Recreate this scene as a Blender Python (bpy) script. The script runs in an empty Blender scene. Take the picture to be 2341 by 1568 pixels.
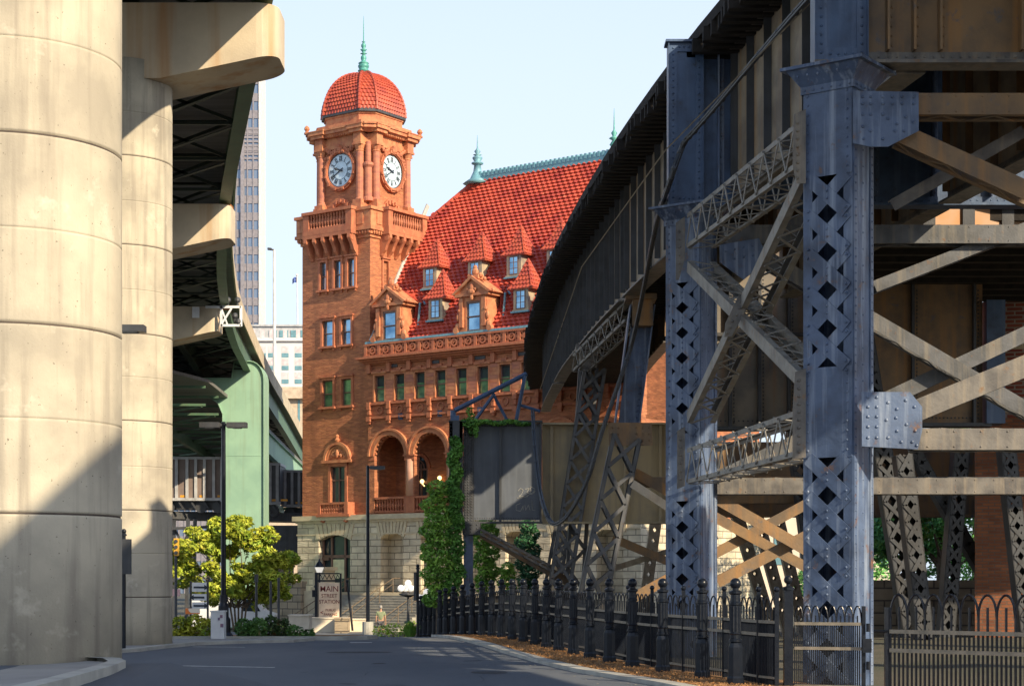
import bpy, math, random
from math import sin, cos, pi, radians, sqrt
from mathutils import Vector, Matrix
random.seed(7)
S = bpy.context.scene
C = S.collection
F = 4032.0; CX = 1170.5; HY = 1325.0; EYE = 1.6     # focal length in picture units, horizon row, eye height
# ---------------------------------------------------------------- camera
cd = bpy.data.cameras.new('camera'); cam = bpy.data.objects.new('camera', cd); C.objects.link(cam)
cam.location = (0, 0, EYE); cam.rotation_euler = (radians(90), 0, 0)
cd.sensor_width = 36; cd.lens = 36 * F / 2341.0; cd.shift_y = (HY - 784) / 2341.0
cd.clip_start = 0.1; cd.clip_end = 5000
S.camera = cam
S.render.resolution_x = 1024; S.render.resolution_y = 685
# ---------------------------------------------------------------- sky and sun
SUN_AZ = radians(44)       # measured from straight behind the camera towards the right
SUN_EL = radians(27.5)
sdir = Vector((sin(SUN_AZ) * cos(SUN_EL), -cos(SUN_AZ) * cos(SUN_EL), sin(SUN_EL)))
W = bpy.data.worlds.new('World'); S.world = W; W.use_nodes = True
nt = W.node_tree; bg = nt.nodes['Background']
sky = nt.nodes.new('ShaderNodeTexSky'); sky.sky_type = 'NISHITA'; sky.sun_disc = False
sky.sun_elevation = SUN_EL; sky.sun_rotation = math.atan2(sdir.x, sdir.y)
sky.air_density = 1.0; sky.dust_density = 1.2; sky.ozone_density = 2.0; sky.altitude = 50
# summer haze: the sky pales towards the horizon
geo = nt.nodes.new('ShaderNodeTexCoord'); sxyz = nt.nodes.new('ShaderNodeSeparateXYZ'); nt.links.new(geo.outputs['Generated'], sxyz.inputs[0])
mr_ = nt.nodes.new('ShaderNodeMapRange'); mr_.interpolation_type = 'SMOOTHSTEP'; nt.links.new(sxyz.outputs[2], mr_.inputs['Value'])
mr_.inputs['From Min'].default_value = 0.2; mr_.inputs['From Max'].default_value = .7; mr_.inputs['To Min'].default_value = .88; mr_.inputs['To Max'].default_value = 0.
mxs = nt.nodes.new('ShaderNodeMix'); mxs.data_type = 'RGBA'; nt.links.new(mr_.outputs[0], mxs.inputs[0]); nt.links.new(sky.outputs[0], mxs.inputs[6]); mxs.inputs[7].default_value = (3.55, 4.05, 4.75, 1)
nt.links.new(mxs.outputs[2], bg.inputs[0]); bg.inputs[1].default_value = 0.135
sl = bpy.data.lights.new('sun', 'SUN'); so = bpy.data.objects.new('sun', sl); C.objects.link(so)
sl.energy = 3.9; sl.angle = radians(0.5); sl.color = (1.0, 0.83, 0.59)
so.rotation_euler = (-sdir).to_track_quat('-Z', 'Y').to_euler()
S.view_settings.view_transform = 'Standard'; S.view_settings.look = 'None'
S.view_settings.exposure = 0.85; S.view_settings.gamma = 1
# ---------------------------------------------------------------- helpers
def P(px, py, Y):                       # a picture point at depth Y, as a point of the place
    return Vector(((px - CX) * Y / F, Y, EYE + (HY - py) * Y / F))
def PXX(px, Y): return (px - CX) * Y / F
def PZ(py, Y): return EYE + (HY - py) * Y / F

YSC = 1.0
class MB:
    def __init__(s): s.v = []; s.f = []; s.T = Matrix.Identity(4)
    def add(s, vs, fs):
        b = len(s.v); T = s.T
        s.v.extend([T @ Vector(p) for p in vs]); s.f.extend([tuple(i + b for i in f) for f in fs])
        return s
    def boxr(s, x0, x1, y0, y1, z0, z1):
        return s.add([(x0,y0,z0),(x1,y0,z0),(x1,y1,z0),(x0,y1,z0),(x0,y0,z1),(x1,y0,z1),(x1,y1,z1),(x0,y1,z1)],
              [(0,3,2,1),(4,5,6,7),(0,1,5,4),(1,2,6,5),(2,3,7,6),(3,0,4,7)])
    def box(s, c, sz):
        return s.boxr(c[0]-sz[0]/2, c[0]+sz[0]/2, c[1]-sz[1]/2, c[1]+sz[1]/2, c[2]-sz[2]/2, c[2]+sz[2]/2)
    def beam(s, p0, p1, w, h, up=(0,0,1)):   # w across, h along 'up'
        p0 = Vector(p0); p1 = Vector(p1); d = (p1-p0).normalized(); up = Vector(up)
        a = d.cross(up)
        if a.length < 1e-4: a = d.cross(Vector((0,1,0)))
        a.normalize(); b = a.cross(d).normalized()
        a *= w/2; b *= h/2
        vs = [p0-a-b, p0+a-b, p0+a+b, p0-a+b, p1-a-b, p1+a-b, p1+a+b, p1-a+b]
        return s.add(vs, [(0,1,2,3),(7,6,5,4),(0,4,5,1),(1,5,6,2),(2,6,7,3),(3,7,4,0)])
    def cyl(s, p0, p1, r0, r1=None, n=12, cap=True):
        p0 = Vector(p0); p1 = Vector(p1); r1 = r0 if r1 is None else r1
        d = (p1-p0).normalized(); a = d.cross(Vector((0,0,1)))
        if a.length < 1e-4: a = Vector((1,0,0))
        a.normalize(); b = d.cross(a)
        vs = []
        for p, r in ((p0,r0),(p1,r1)):
            for i in range(n):
                t = 2*pi*i/n; vs.append(p + a*(cos(t)*r) + b*(sin(t)*r))
        fs = [(i,(i+1)%n,n+(i+1)%n,n+i) for i in range(n)]
        if cap: fs += [tuple(range(n))[::-1], tuple(range(n,2*n))]
        return s.add(vs, fs)
    def path(s, pts, r, n=6):
        for a, b in zip(pts[:-1], pts[1:]): s.cyl(a, b, r, n=n)
        return s
    def lathe(s, c, prof, n=16, ph=0, cap=True):
        vs = []; fs = []
        for r, z in prof:
            for i in range(n):
                t = 2*pi*i/n + ph; vs.append((c[0]+r*cos(t), c[1]+r*sin(t), c[2]+z))
        for k in range(len(prof)-1):
            for i in range(n): fs.append((k*n+i, k*n+(i+1)%n, (k+1)*n+(i+1)%n, (k+1)*n+i))
        if cap:
            fs.append(tuple(range(n))[::-1]); m = (len(prof)-1)*n; fs.append(tuple(range(m, m+n)))
        return s.add(vs, fs)
    def sph(s, c, r, n=10, sc=(1,1,1)):
        m = max(4, n//2+1)
        vs = [(c[0], c[1], c[2]-r*sc[2])]; fs = []
        for k in range(1, m):
            a = -pi/2 + pi*k/m
            for i in range(n):
                t = 2*pi*i/n; vs.append((c[0]+r*cos(a)*cos(t)*sc[0], c[1]+r*cos(a)*sin(t)*sc[1], c[2]+r*sin(a)*sc[2]))
        vs.append((c[0], c[1], c[2]+r*sc[2])); L = len(vs)-1
        for i in range(n):
            fs.append((0, 1+(i+1)%n, 1+i)); fs.append((L, 1+(m-2)*n+i, 1+(m-2)*n+(i+1)%n))
        for k in range(m-2):
            for i in range(n): fs.append((1+k*n+i, 1+k*n+(i+1)%n, 1+(k+1)*n+(i+1)%n, 1+(k+1)*n+i))
        return s.add(vs, fs)
    def prism(s, pts, y0, y1, plane='xz'):     # a polygon given in xz (or xy) given thickness along the third axis
        n = len(pts)
        A = sum(pts[i][0]*pts[(i+1)%n][1]-pts[(i+1)%n][0]*pts[i][1] for i in range(n))
        if A < 0: pts = pts[::-1]
        if plane == 'xz': vs = [(p[0],y0,p[1]) for p in pts] + [(p[0],y1,p[1]) for p in pts]
        elif plane == 'yz': vs = [(y0,p[0],p[1]) for p in pts] + [(y1,p[0],p[1]) for p in pts]
        else: vs = [(p[0],p[1],y0) for p in pts] + [(p[0],p[1],y1) for p in pts]
        fs = [tuple(range(n)), tuple(range(n,2*n))[::-1]] + [(i,n+i,n+(i+1)%n,(i+1)%n) for i in range(n)]
        if plane != 'xz': fs = [f[::-1] for f in fs]
        return s.add(vs, fs)
    def rivet(s, p, nrm, r=0.02):
        p = Vector(p); nrm = Vector(nrm).normalized(); a = nrm.cross(Vector((0,0,1)))
        if a.length < 1e-3: a = Vector((1,0,0))
        a.normalize(); b = nrm.cross(a); n = 6
        vs = [p + a*(cos(2*pi*i/n)*r) + b*(sin(2*pi*i/n)*r) for i in range(n)]
        vs += [p + nrm*r*.55 + a*(cos(2*pi*i/n)*r*.7) + b*(sin(2*pi*i/n)*r*.7) for i in range(n)]
        vs.append(p + nrm*(r*.8))
        return s.add(vs, [(i,(i+1)%n,n+(i+1)%n,n+i) for i in range(n)] + [(n+i,n+(i+1)%n,2*n) for i in range(n)])
    def rivs(s, p0, p1, n, nrm, r=0.02):
        p0 = Vector(p0); p1 = Vector(p1)
        for i in range(n): s.rivet(p0.lerp(p1, (i+.5)/n), nrm, r)
        return s
    def build(s, name, mat, parent=None, smooth=False, local=False):
        me = bpy.data.meshes.new(name)
        vs = s.v
        if parent is not None and not local:
            M = root_matrix(parent).inverted(); vs = [M @ p for p in vs]
        if local and YSC != 1.0: vs = [(p[0], p[1]*YSC, p[2]) for p in vs]
        me.from_pydata([tuple(p) for p in vs], [], s.f); me.update()
        me.materials.append(mat)
        if smooth: me.polygons.foreach_set('use_smooth', [True]*len(me.polygons))
        o = bpy.data.objects.new(name, me); C.objects.link(o)
        if parent is not None: o.parent = parent
        return o
def root_matrix(o):
    while o.parent is not None: o = o.parent
    return Matrix.Translation(o.location) @ Matrix.Rotation(o.rotation_euler.z, 4, 'Z')
def tag(o, label=None, cat=None, group=None, kind=None):
    if label: o['label'] = label
    if cat: o['category'] = cat
    if group: o['group'] = group
    if kind: o['kind'] = kind
    return o
def thing(name, label, cat, loc=(0,0,0), rz=0, group=None):
    o = bpy.data.objects.new(name, None); C.objects.link(o); o.location = loc; o.rotation_euler = (0,0,rz)
    o.empty_display_size = .3
    return tag(o, label, cat, group)
def dup(o, loc, rz=None, label=None):
    def cp(q, par):
        c = q.copy(); C.objects.link(c); c.parent = par
        for ch in list(q.children): cp(ch, c)
        return c
    c = cp(o, None); c.location = loc
    if rz is not None: c.rotation_euler = (0,0,rz)
    if label: c['label'] = label
    return c
def GP(px, py):      # where a picture point meets the ground
    Y = F*EYE/(py-HY)
    for _ in range(60): Y = .5*Y+.5*F*(EYE-G(PXX(px,Y), Y))/(py-HY)
    return PXX(px,Y), Y
def sstep(x): x = max(0., min(1., x)); return x*x*(3-2*x)
def lerpt(tab, x):
    if x <= tab[0][0]:
        a, b = tab[0], tab[1]
    elif x >= tab[-1][0]:
        a, b = tab[-2], tab[-1]
    else:
        for a, b in zip(tab[:-1], tab[1:]):
            if a[0] <= x <= b[0]: break
    return a[1] + (b[1]-a[1])*(x-a[0])/(b[0]-a[0])
def G(x, y):            # height of the ground
    z = -0.75*sstep((y-46)/29.) - 0.85*sstep((y-80)/14.)
    z += 0.69*sstep((-x-2.0)/1.9)*sstep((27-y)/8.)
    return z
# ---------------------------------------------------------------- materials
MATS = {}
def mat(name, col, rough=.7, metal=0., col2=None, scale=2., detail=6., mixlo=.4, mixhi=.65, stretch=(1,1,1), bump=0., bscale=20.,
        streak=None, sscale=6., samt=.5, spots=None, spscale=9., island=0., spec=.5, emit=None, estr=0., bstretch=(1,1,1), wave=None, pits=0):
    m = bpy.data.materials.new(name); m.use_nodes = True; N = m.node_tree.nodes; L = m.node_tree.links
    b = N['Principled BSDF']; b.inputs['Roughness'].default_value = rough; b.inputs['Metallic'].default_value = metal
    b.inputs['Specular IOR Level'].default_value = spec
    tc = N.new('ShaderNodeTexCoord')
    def mapping(sc):
        mp = N.new('ShaderNodeMapping'); mp.inputs['Scale'].default_value = sc; L.new(tc.outputs['Object'], mp.inputs['Vector']); return mp.outputs[0]
    def noise(sc, st, det=detail, r=.55):
        n = N.new('ShaderNodeTexNoise'); n.inputs['Scale'].default_value = sc; n.inputs['Detail'].default_value = det
        n.inputs['Roughness'].default_value = r; L.new(mapping(st), n.inputs['Vector']); return n.outputs['Fac']
    def ramp(fac, lo, hi):
        r = N.new('ShaderNodeMapRange'); r.inputs['From Min'].default_value = lo; r.inputs['From Max'].default_value = hi; L.new(fac, r.inputs['Value']); return r.outputs[0]
    def mix(fac, a, bb):
        x = N.new('ShaderNodeMix'); x.data_type = 'RGBA'
        if isinstance(fac, float): x.inputs[0].default_value = fac
        else: L.new(fac, x.inputs[0])
        for k, q in ((6, a), (7, bb)):
            if isinstance(q, (tuple, list)): x.inputs[k].default_value = (*q[:3], 1)
            else: L.new(q, x.inputs[k])
        return x.outputs[2]
    cur = tuple(col)
    c2 = col2 if col2 else tuple(c*.75 for c in col)
    cur = mix(ramp(noise(scale, stretch), mixlo, mixhi), cur, c2)
    if streak:
        f = ramp(noise(sscale, (1,1,.06), 4.), .5, .72)
        mm = N.new('ShaderNodeMath'); mm.operation = 'MULTIPLY'; L.new(f, mm.inputs[0]); mm.inputs[1].default_value = samt
        cur = mix(mm.outputs[0], cur, streak)
    if spots:
        f = ramp(noise(spscale, (1,1,1), 5., .7), .60, .72); cur = mix(f, cur, spots)
    if pits:
        f = ramp(noise(pits, (1,1,1), 2.), .70, .74); cur = mix(f, cur, tuple(c*.35 for c in col))
    if island:
        g = N.new('ShaderNodeNewGeometry'); hs = N.new('ShaderNodeHueSaturation')
        r = N.new('ShaderNodeMapRange'); r.inputs['To Min'].default_value = 1-island; r.inputs['To Max'].default_value = 1+island
        L.new(g.outputs['Random Per Island'], r.inputs['Value']); L.new(r.outputs[0], hs.inputs['Value']); L.new(cur, hs.inputs['Color']); cur = hs.outputs[0]
    L.new(cur, b.inputs['Base Color'])
    if bump:
        bp = N.new('ShaderNodeBump'); bp.inputs['Strength'].default_value = bump; bp.inputs['Distance'].default_value = .03
        L.new(noise(bscale, bstretch), bp.inputs['Height']); L.new(bp.outputs[0], b.inputs['Normal'])
    if emit:
        b.inputs['Emission Color'].default_value = (*emit, 1); b.inputs['Emission Strength'].default_value = estr
    MATS[name] = m; return m
def brickmat(name, c1, c2, mortar, bw=.24, bh=.08, ms=.012, bump=.4, noise2=None, streaky=.0, rough=.85, boost=1.):
    m = bpy.data.materials.new(name); m.use_nodes = True; N = m.node_tree.nodes; L = m.node_tree.links
    b = N['Principled BSDF']; b.inputs['Roughness'].default_value = rough
    tc = N.new('ShaderNodeTexCoord'); sp = N.new('ShaderNodeSeparateXYZ'); L.new(tc.outputs['Object'], sp.inputs[0])
    ad = N.new('ShaderNodeMath'); ad.operation = 'ADD'; L.new(sp.outputs[0], ad.inputs[0]); L.new(sp.outputs[1], ad.inputs[1])
    cb = N.new('ShaderNodeCombineXYZ'); L.new(ad.outputs[0], cb.inputs[0]); L.new(sp.outputs[2], cb.inputs[1])
    br = N.new('ShaderNodeTexBrick'); L.new(cb.outputs[0], br.inputs['Vector'])
    br.inputs['Color1'].default_value = (*c1,1); br.inputs['Color2'].default_value = (*c2,1); br.inputs['Mortar'].default_value = (*mortar,1)
    br.inputs['Scale'].default_value = 1; br.inputs['Mortar Size'].default_value = ms; br.inputs['Brick Width'].default_value = bw; br.inputs['Row Height'].default_value = bh
    n = N.new('ShaderNodeTexNoise'); n.inputs['Scale'].default_value = 1.2; n.inputs['Detail'].default_value = 8
    mp = N.new('ShaderNodeMapping'); mp.inputs['Scale'].default_value = (1,1,4 if streaky else 1); L.new(tc.outputs['Object'], mp.inputs[0]); L.new(mp.outputs[0], n.inputs['Vector'])
    r = N.new('ShaderNodeMapRange'); r.inputs['From Min'].default_value = .35; r.inputs['From Max'].default_value = .7
    r.inputs['To Min'].default_value = .78; r.inputs['To Max'].default_value = 1.2; L.new(n.outputs['Fac'], r.inputs['Value'])
    hs = N.new('ShaderNodeHueSaturation'); L.new(br.outputs['Color'], hs.inputs['Color']); L.new(r.outputs[0], hs.inputs['Value'])
    if streaky:
        n3 = N.new('ShaderNodeTexNoise'); n3.inputs['Scale'].default_value = 1.1; n3.inputs['Detail'].default_value = 6; mp3 = N.new('ShaderNodeMapping'); mp3.inputs['Scale'].default_value = (1,1,.12)
        L.new(tc.outputs['Object'], mp3.inputs[0]); L.new(mp3.outputs[0], n3.inputs['Vector']); r3 = N.new('ShaderNodeMapRange'); r3.inputs['From Min'].default_value = .5; r3.inputs['From Max'].default_value = .75; r3.inputs['To Max'].default_value = .5; L.new(n3.outputs['Fac'], r3.inputs['Value'])
        mx = N.new('ShaderNodeMix'); mx.data_type = 'RGBA'; L.new(r3.outputs[0], mx.inputs[0]); L.new(hs.outputs[0], mx.inputs[6]); mx.inputs[7].default_value = (.20,.075,.04,1); L.new(mx.outputs[2], b.inputs['Base Color'])
    else: L.new(hs.outputs[0], b.inputs['Base Color'])
    n2 = N.new('ShaderNodeTexNoise'); n2.inputs['Scale'].default_value = 5; n2.inputs['Detail'].default_value = 5
    mp2 = N.new('ShaderNodeMapping'); mp2.inputs['Scale'].default_value = (.5,.5,2.4); L.new(tc.outputs['Object'], mp2.inputs[0]); L.new(mp2.outputs[0], n2.inputs['Vector'])
    mth = N.new('ShaderNodeMath'); mth.operation = 'MULTIPLY_ADD'; L.new(br.outputs['Fac'], mth.inputs[0]); mth.inputs[1].default_value = -.6; L.new(n2.outputs['Fac'], mth.inputs[2])
    bp = N.new('ShaderNodeBump'); bp.inputs['Strength'].default_value = bump; bp.inputs['Distance'].default_value = .05
    L.new(mth.outputs[0], bp.inputs['Height']); L.new(bp.outputs[0], b.inputs['Normal'])
    MATS[name] = m; return m
concrete = mat('concrete', (.54,.485,.375), .85, col2=(.36,.325,.26), scale=.9, streak=(.25,.22,.18), sscale=4.5, samt=.8, spots=(.62,.57,.46), spscale=1.1, bump=.12, bscale=40, pits=26)
capconc = mat('cap_concrete', (.58,.49,.35), .85, col2=(.45,.38,.28), scale=.8, streak=(.42,.20,.06), sscale=1.6, samt=.75, bump=.2, bscale=25)
joint = mat('joint_dark', (.10,.08,.07), .9)
kerbm = mat('kerb_concrete', (.46,.45,.40), .85, col2=(.33,.32,.29), scale=2, bump=.2)
asphalt = mat('asphalt', (.085,.103,.130), .85, col2=(.135,.15,.17), scale=.28, detail=10, stretch=(1,.35,1), spots=(.13,.13,.13), spscale=50, bump=.6, bscale=80, pits=.9)
paint = mat('road_paint', (.7,.7,.66), .7, col2=(.4,.4,.38), scale=6)
mulchm = mat('mulch', (.36,.20,.08), .95, col2=(.16,.08,.035), scale=14, bump=1., bscale=40)
steelb = mat('sky_tinted_grey_steel', (.090,.135,.235), .42, col2=(.036,.056,.105), scale=1.7, detail=10, streak=(.34,.40,.50), sscale=8, samt=.7, spots=(.17,.085,.045), spscale=3.4, bump=.2, bscale=14, spec=.6)  # grey paint with the blue of the sky put into its colour
steelg = mat('grey_steel', (.165,.152,.135), .5, col2=(.075,.07,.068), scale=2.5, detail=10, streak=(.32,.26,.18), sscale=7, samt=.5, spots=(.20,.11,.05), spscale=4, bump=.15)
steelr = mat('rusty_sunlit_steel', (.25,.155,.075), .6, col2=(.13,.095,.065), scale=1.3, streak=(.40,.19,.05), sscale=4, samt=.6, spots=(.10,.11,.13), spscale=2.4, bump=.2)  # rust, plus the tan of reflected sunlight put into the base colour
steelm = mat('mid_steel', (.10,.105,.115), .5, col2=(.055,.058,.062), scale=2, streak=(.26,.22,.16), samt=.5, spots=(.15,.08,.04), spscale=5, bump=.15)
steeld = mat('dark_steel', (.055,.060,.068), .5, col2=(.035,.036,.038), scale=2, streak=(.10,.09,.08), samt=.4, bump=.15)
steeln = mat('navy_steel', (.058,.105,.195), .45, col2=(.036,.062,.12), scale=2, streak=(.15,.20,.30), samt=.45, spots=(.03,.04,.06), spscale=4, bump=.12)  # on the viaduct posts the blue is sky light put into the colour
webm = mat('girder_web', (.36,.30,.22), .6, col2=(.20,.17,.14), detail=9, scale=1.5, streak=(.46,.24,.08), sscale=3, samt=.6, bump=.12)  # tan of reflected sunlight put into the web colour
timber = mat('old_timber', (.030,.024,.019), .95, col2=(.014,.012,.010), scale=3, bump=.6, bscale=12)
iron = mat('black_iron', (.006,.009,.016), .30, col2=(.012,.015,.022), scale=6, bump=.1, bscale=20, spec=.3)
ironrail = mat('sunlit_tan_iron', (.30,.26,.20), .45, metal=.2, col2=(.2,.18,.14), scale=8)  # black iron, its tan sun glint put into the colour
greenp = mat('green_paint', (.27,.44,.31), .6, col2=(.22,.37,.27), scale=.7, detail=9, streak=(.20,.26,.17), sscale=3, samt=.55, bump=.1)
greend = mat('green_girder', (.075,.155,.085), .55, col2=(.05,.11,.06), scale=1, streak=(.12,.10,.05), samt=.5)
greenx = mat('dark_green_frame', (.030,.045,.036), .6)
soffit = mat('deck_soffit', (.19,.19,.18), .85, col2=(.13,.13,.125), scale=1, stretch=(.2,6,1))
brick = brickmat('orange_brick', (.54,.195,.080), (.36,.115,.055), (.44,.20,.10), bw=.3, bh=.09, bump=.7, streaky=1)
redbrick = brickmat('red_brick', (.36,.095,.055), (.24,.055,.04), (.40,.34,.28), bw=.42, bh=.135, ms=.02, bump=.6)
oldbrick = brickmat('old_brick', (.33,.115,.045), (.20,.07,.035), (.16,.10,.07), bw=.30, bh=.10, ms=.015, bump=.6)
terra = mat('terracotta', (.48,.170,.080), .75, streak=(.20,.07,.045), sscale=3, samt=.5, col2=(.40,.125,.06), scale=2.2, detail=3, spots=(.60,.27,.12), spscale=1.8, bump=.25, bscale=12)
terral = mat('pale_terracotta', (.56,.235,.105), .75, streak=(.24,.09,.05), sscale=3, samt=.55, col2=(.44,.14,.065), scale=2.5, spots=(.40,.16,.09), spscale=2.2, bump=.25, bscale=10)
terrac = mat('column_terracotta', (.48,.18,.095), .7, col2=(.34,.12,.08), scale=1.6, stretch=(1,1,2.5), bump=.2)
tile = mat('roof_tile', (.50,.080,.042), .5, col2=(.30,.036,.026), scale=.9, detail=12, spots=(.62,.25,.12), spscale=3.2, spec=.6)
domet = mat('dome_tile', (.46,.085,.040), .55, col2=(.32,.05,.032), scale=1.6, detail=10, spots=(.60,.19,.08), spscale=3, spec=.5)
stone = brickmat('rusticated_stone', (.70,.61,.45), (.55,.48,.35), (.27,.23,.17), bw=1.1, bh=.42, ms=.03, bump=.8)
stonesm = mat('smooth_stone', (.62,.53,.36), .8, col2=(.50,.42,.29), scale=2, bump=.2)
stonedk = brickmat('weathered_stone', (.44,.35,.24), (.30,.25,.18), (.12,.10,.08), bw=.9, bh=.45, ms=.03, bump=.9)
copper = mat('green_copper', (.10,.36,.30), .5, metal=.1, col2=(.06,.25,.22), scale=5)
lead = mat('blue_flashing', (.16,.36,.42), .5, col2=(.12,.26,.32), scale=5)
glass = mat('blue_window_glass', (.30,.50,.66), .10, metal=.85, col2=(.10,.22,.36), scale=.9, bump=.12, bscale=3)  # blue of the reflected sky put into the tint
glassd = mat('dark_window_glass', (.05,.07,.08), .06, metal=.3, col2=(.02,.03,.04), scale=.8, bump=.1, bscale=3)
glassg = mat('green_reflection_glass', (.17,.33,.15), .14, metal=.25, col2=(.06,.14,.07), scale=1.3, stretch=(1,1,2), bump=.1, bscale=3)  # green reflection of trees and pier put into the pane colour
sash = mat('brown_sash', (.20,.11,.08), .6)
clockw = mat('clock_shaded_white', (.60,.76,.84), .35)  # white dial with the blue of shade put into its colour
clockb = mat('clock_black', (.02,.03,.05), .5)
white = mat('white_paint', (.75,.77,.78), .45, col2=(.66,.68,.7), scale=3)
globe = mat('white_globe', (.85,.82,.78), .25, emit=(1,.93,.82), estr=.35)
lampon = mat('lit_lamp', (.9,.7,.4), .3, emit=(1,.65,.25), estr=2)
woodbr = mat('brown_timber', (.13,.09,.06), .9)
# ================================================================= ground
def grid(xs, ys, zf, name, m, kind='structure'):
    mb = MB(); nx = len(xs)
    mb.add([(x, y, zf(x, y)) for y in ys for x in xs], [(j*nx+i, j*nx+i+1, (j+1)*nx+i+1, (j+1)*nx+i) for j in range(len(ys)-1) for i in range(nx-1)])
    o = mb.build(name, m, smooth=True); o['kind'] = kind; return o
def strip(cl, name, m, off=.0, kind='structure', thick=0, parent=None):   # cl: list of (x0, x1, y): a strip lying on the ground
    mb = MB(); vs = []; fs = []
    n = 20
    for (x0, x1, y) in cl:
        for i in range(n+1):
            x = x0+(x1-x0)*i/n; vs.append((x, y, G(x, y)+off))
    for j in range(len(cl)-1):
        for i in range(n): fs.append((j*(n+1)+i, j*(n+1)+i+1, (j+1)*(n+1)+i+1, (j+1)*(n+1)+i))
    if thick:
        b = len(vs)
        for j, (x0, x1, y) in enumerate(cl):
            vs.append((x0, y, G(x0,y)+off-thick)); vs.append((x1, y, G(x1,y)+off-thick))
        for j in range(len(cl)-1):
            fs.append((b+2*j, j*(n+1), (j+1)*(n+1), b+2*j+2)); fs.append((j*(n+1)+n, b+2*j+1, b+2*j+3, (j+1)*(n+1)+n))
        fs.append((0, b, b+1, n)); k = (len(cl)-1)*(n+1); q = b+2*(len(cl)-1); fs.append((k, k+n, q+1, q))
    mb.add(vs, fs); o = mb.build(name, m); o['kind'] = kind; return o
earth = mat('earth', (.10,.09,.065), .95, col2=(.06,.065,.04), scale=.5, bump=.4)
paving = mat('paving', (.33,.32,.30), .85, col2=(.26,.25,.24), scale=.8, bump=.2)
paleroad = mat('pale_asphalt', (.12,.13,.14), .9, col2=(.17,.18,.185), scale=.3, bump=.3, bscale=60)  # slightly lighter grey than the near road
xs = [-900,-300,-120,-60,-40]+[-30+i*1.0 for i in range(61)]+[40,60,120,300,900]
ys = [-60,-20,0]+[5+i*1.0 for i in range(110)]+[130,180,300,600,1500]
grid(xs, ys, lambda x, y: G(x, y)-(.10 if abs(x) < 9 and y < 47 else .02), 'ground', earth)
def lineX(pts): return lambda y: lerpt(pts, y)
# bollard stations measured along the kerb
BOL = [(1696,1568),(1606,1561),(1536,1549),(1472,1536),(1416,1524),(1367,1514),(1323,1504),(1283,1494),(1248,1485),(1216,1477),(1188,1471),(1162,1465),(1138,1459),(1118,1455),(1098,1451),(1078,1447)]
bolp = []
for px, py in BOL:
    Y = F*EYE/(py-HY); bolp.append((PXX(px, Y), Y))
# smooth spacing 1.82 m along a fair curve through the measured points
def bolx(y): return lerpt([(20,4.75),(26.5,3.45),(30.6,2.32),(34.1,1.70),(38.2,1.09),(42.7,.50),(46.,-.02),(49.6,-.60),(53,-1.2),(58,-2.15),(66,-3.3),(76,-4.6),(90,-6)], y)
edge = lambda y: bolx(y) - .95
ysr = [2+i*.75 for i in range(60)] + [47+i for i in range(46)]
def leftroad(y): return lerpt([(0,-9),(22,-7.2),(27,-6.9),(31,-7.2),(36,-8.6),(42,-8.9),(46,-9.2),(47.5,-9.2),(48.5,-13),(55,-30)], y)
strip([(min(leftroad(y), -9), edge(y)-.0, y) for y in ysr if y < 47] , 'road', asphalt, off=.0)
strip([(-30, edge(y), y) for y in [46.2,47,48,50,52,54,57,60,64,68,72,76,80,86,92,98]], 'crossing_road', paleroad, off=-.002)
strip([(edge(y)-.28, edge(y), y) for y in ysr if 14 < y < 54], 'kerb', kerbm, off=.07, thick=.1)
strip([(edge(y), bolx(y)+1.0, y) for y in ysr if 14 < y < 60], 'mulch_strip', mulchm, off=.05)
# painted bay line
mb = MB()
def decal(mb, x0, y0, x1, y1, w, off=.006):
    n = 12; vs = []; 
    for i in range(n+1):
        x = x0+(x1-x0)*i/n; y = y0+(y1-y0)*i/n
        vs += [(x, y-w/2, G(x, y-w/2)+off), (x, y+w/2, G(x, y+w/2)+off)]
    mb.add(vs, [(2*i, 2*i+2, 2*i+3, 2*i+1) for i in range(n)])
A_, B_ = GP(300,1519.5), GP(628,1525.5); decal(mb, *A_, *B_, .16)
A_, B_ = GP(440,1478), GP(560,1479); decal(mb, *A_, *B_, .14)
o = mb.build('parking_bay_line', paint); o['kind'] = 'structure'
mb = MB(); decal(mb, PXX(800,45), 45, PXX(850,45), 45, .35); o = mb.build('road_marking', paint); o['kind'] = 'structure'
# raised kerb island round the near pier and kerb by the second pier
def island(pts, name, m, h, kind='structure'):
    mb = MB(); n = len(pts); zs = [G(x, y) for x, y in pts]
    mb.add([(x, y, z+h) for (x, y), z in zip(pts, zs)] + [(x, y, z-.2) for (x, y), z in zip(pts, zs)],
           [tuple(range(n))] + [(i, n+i, n+(i+1)%n, (i+1)%n) for i in range(n)])
    o = mb.build(name, m); o['kind'] = kind; return o
def arc(cx, cy, rx, ry, a0, a1, n=14): return [(cx+rx*cos(radians(a0+(a1-a0)*i/n)), cy+ry*sin(radians(a0+(a1-a0)*i/n))) for i in range(n+1)]
k_o = [(-3.80,13),(-3.82,15),(-3.93,17.4),(-4.03,18.4),(-4.25,19.1),(-4.7,19.6),(-5.4,20.2),(-6.5,21.3)]
k_i = [(x-.17, y-.06) for x, y in k_o]
sp1 = [(-12,13)] + k_i + [(-12, 22)]
island(sp1, 'pavement', paving, .03)
pts_o = k_o; pts_i = k_i
def ribbon(po, pi, name, m, h, base=.2):
    mb = MB(); n = len(po)
    vs = [(x, y, G(x, y)+h) for x, y in po] + [(x, y, G(x, y)+h) for x, y in pi] + [(x, y, G(x, y)-base) for x, y in po]
    mb.add(vs, [(i, i+1, n+i+1, n+i) for i in range(n-1)] + [(2*n+i, 2*n+i+1, i+1, i) for i in range(n-1)])
    o = mb.build(name, m); o['kind'] = 'structure'; return o
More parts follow.
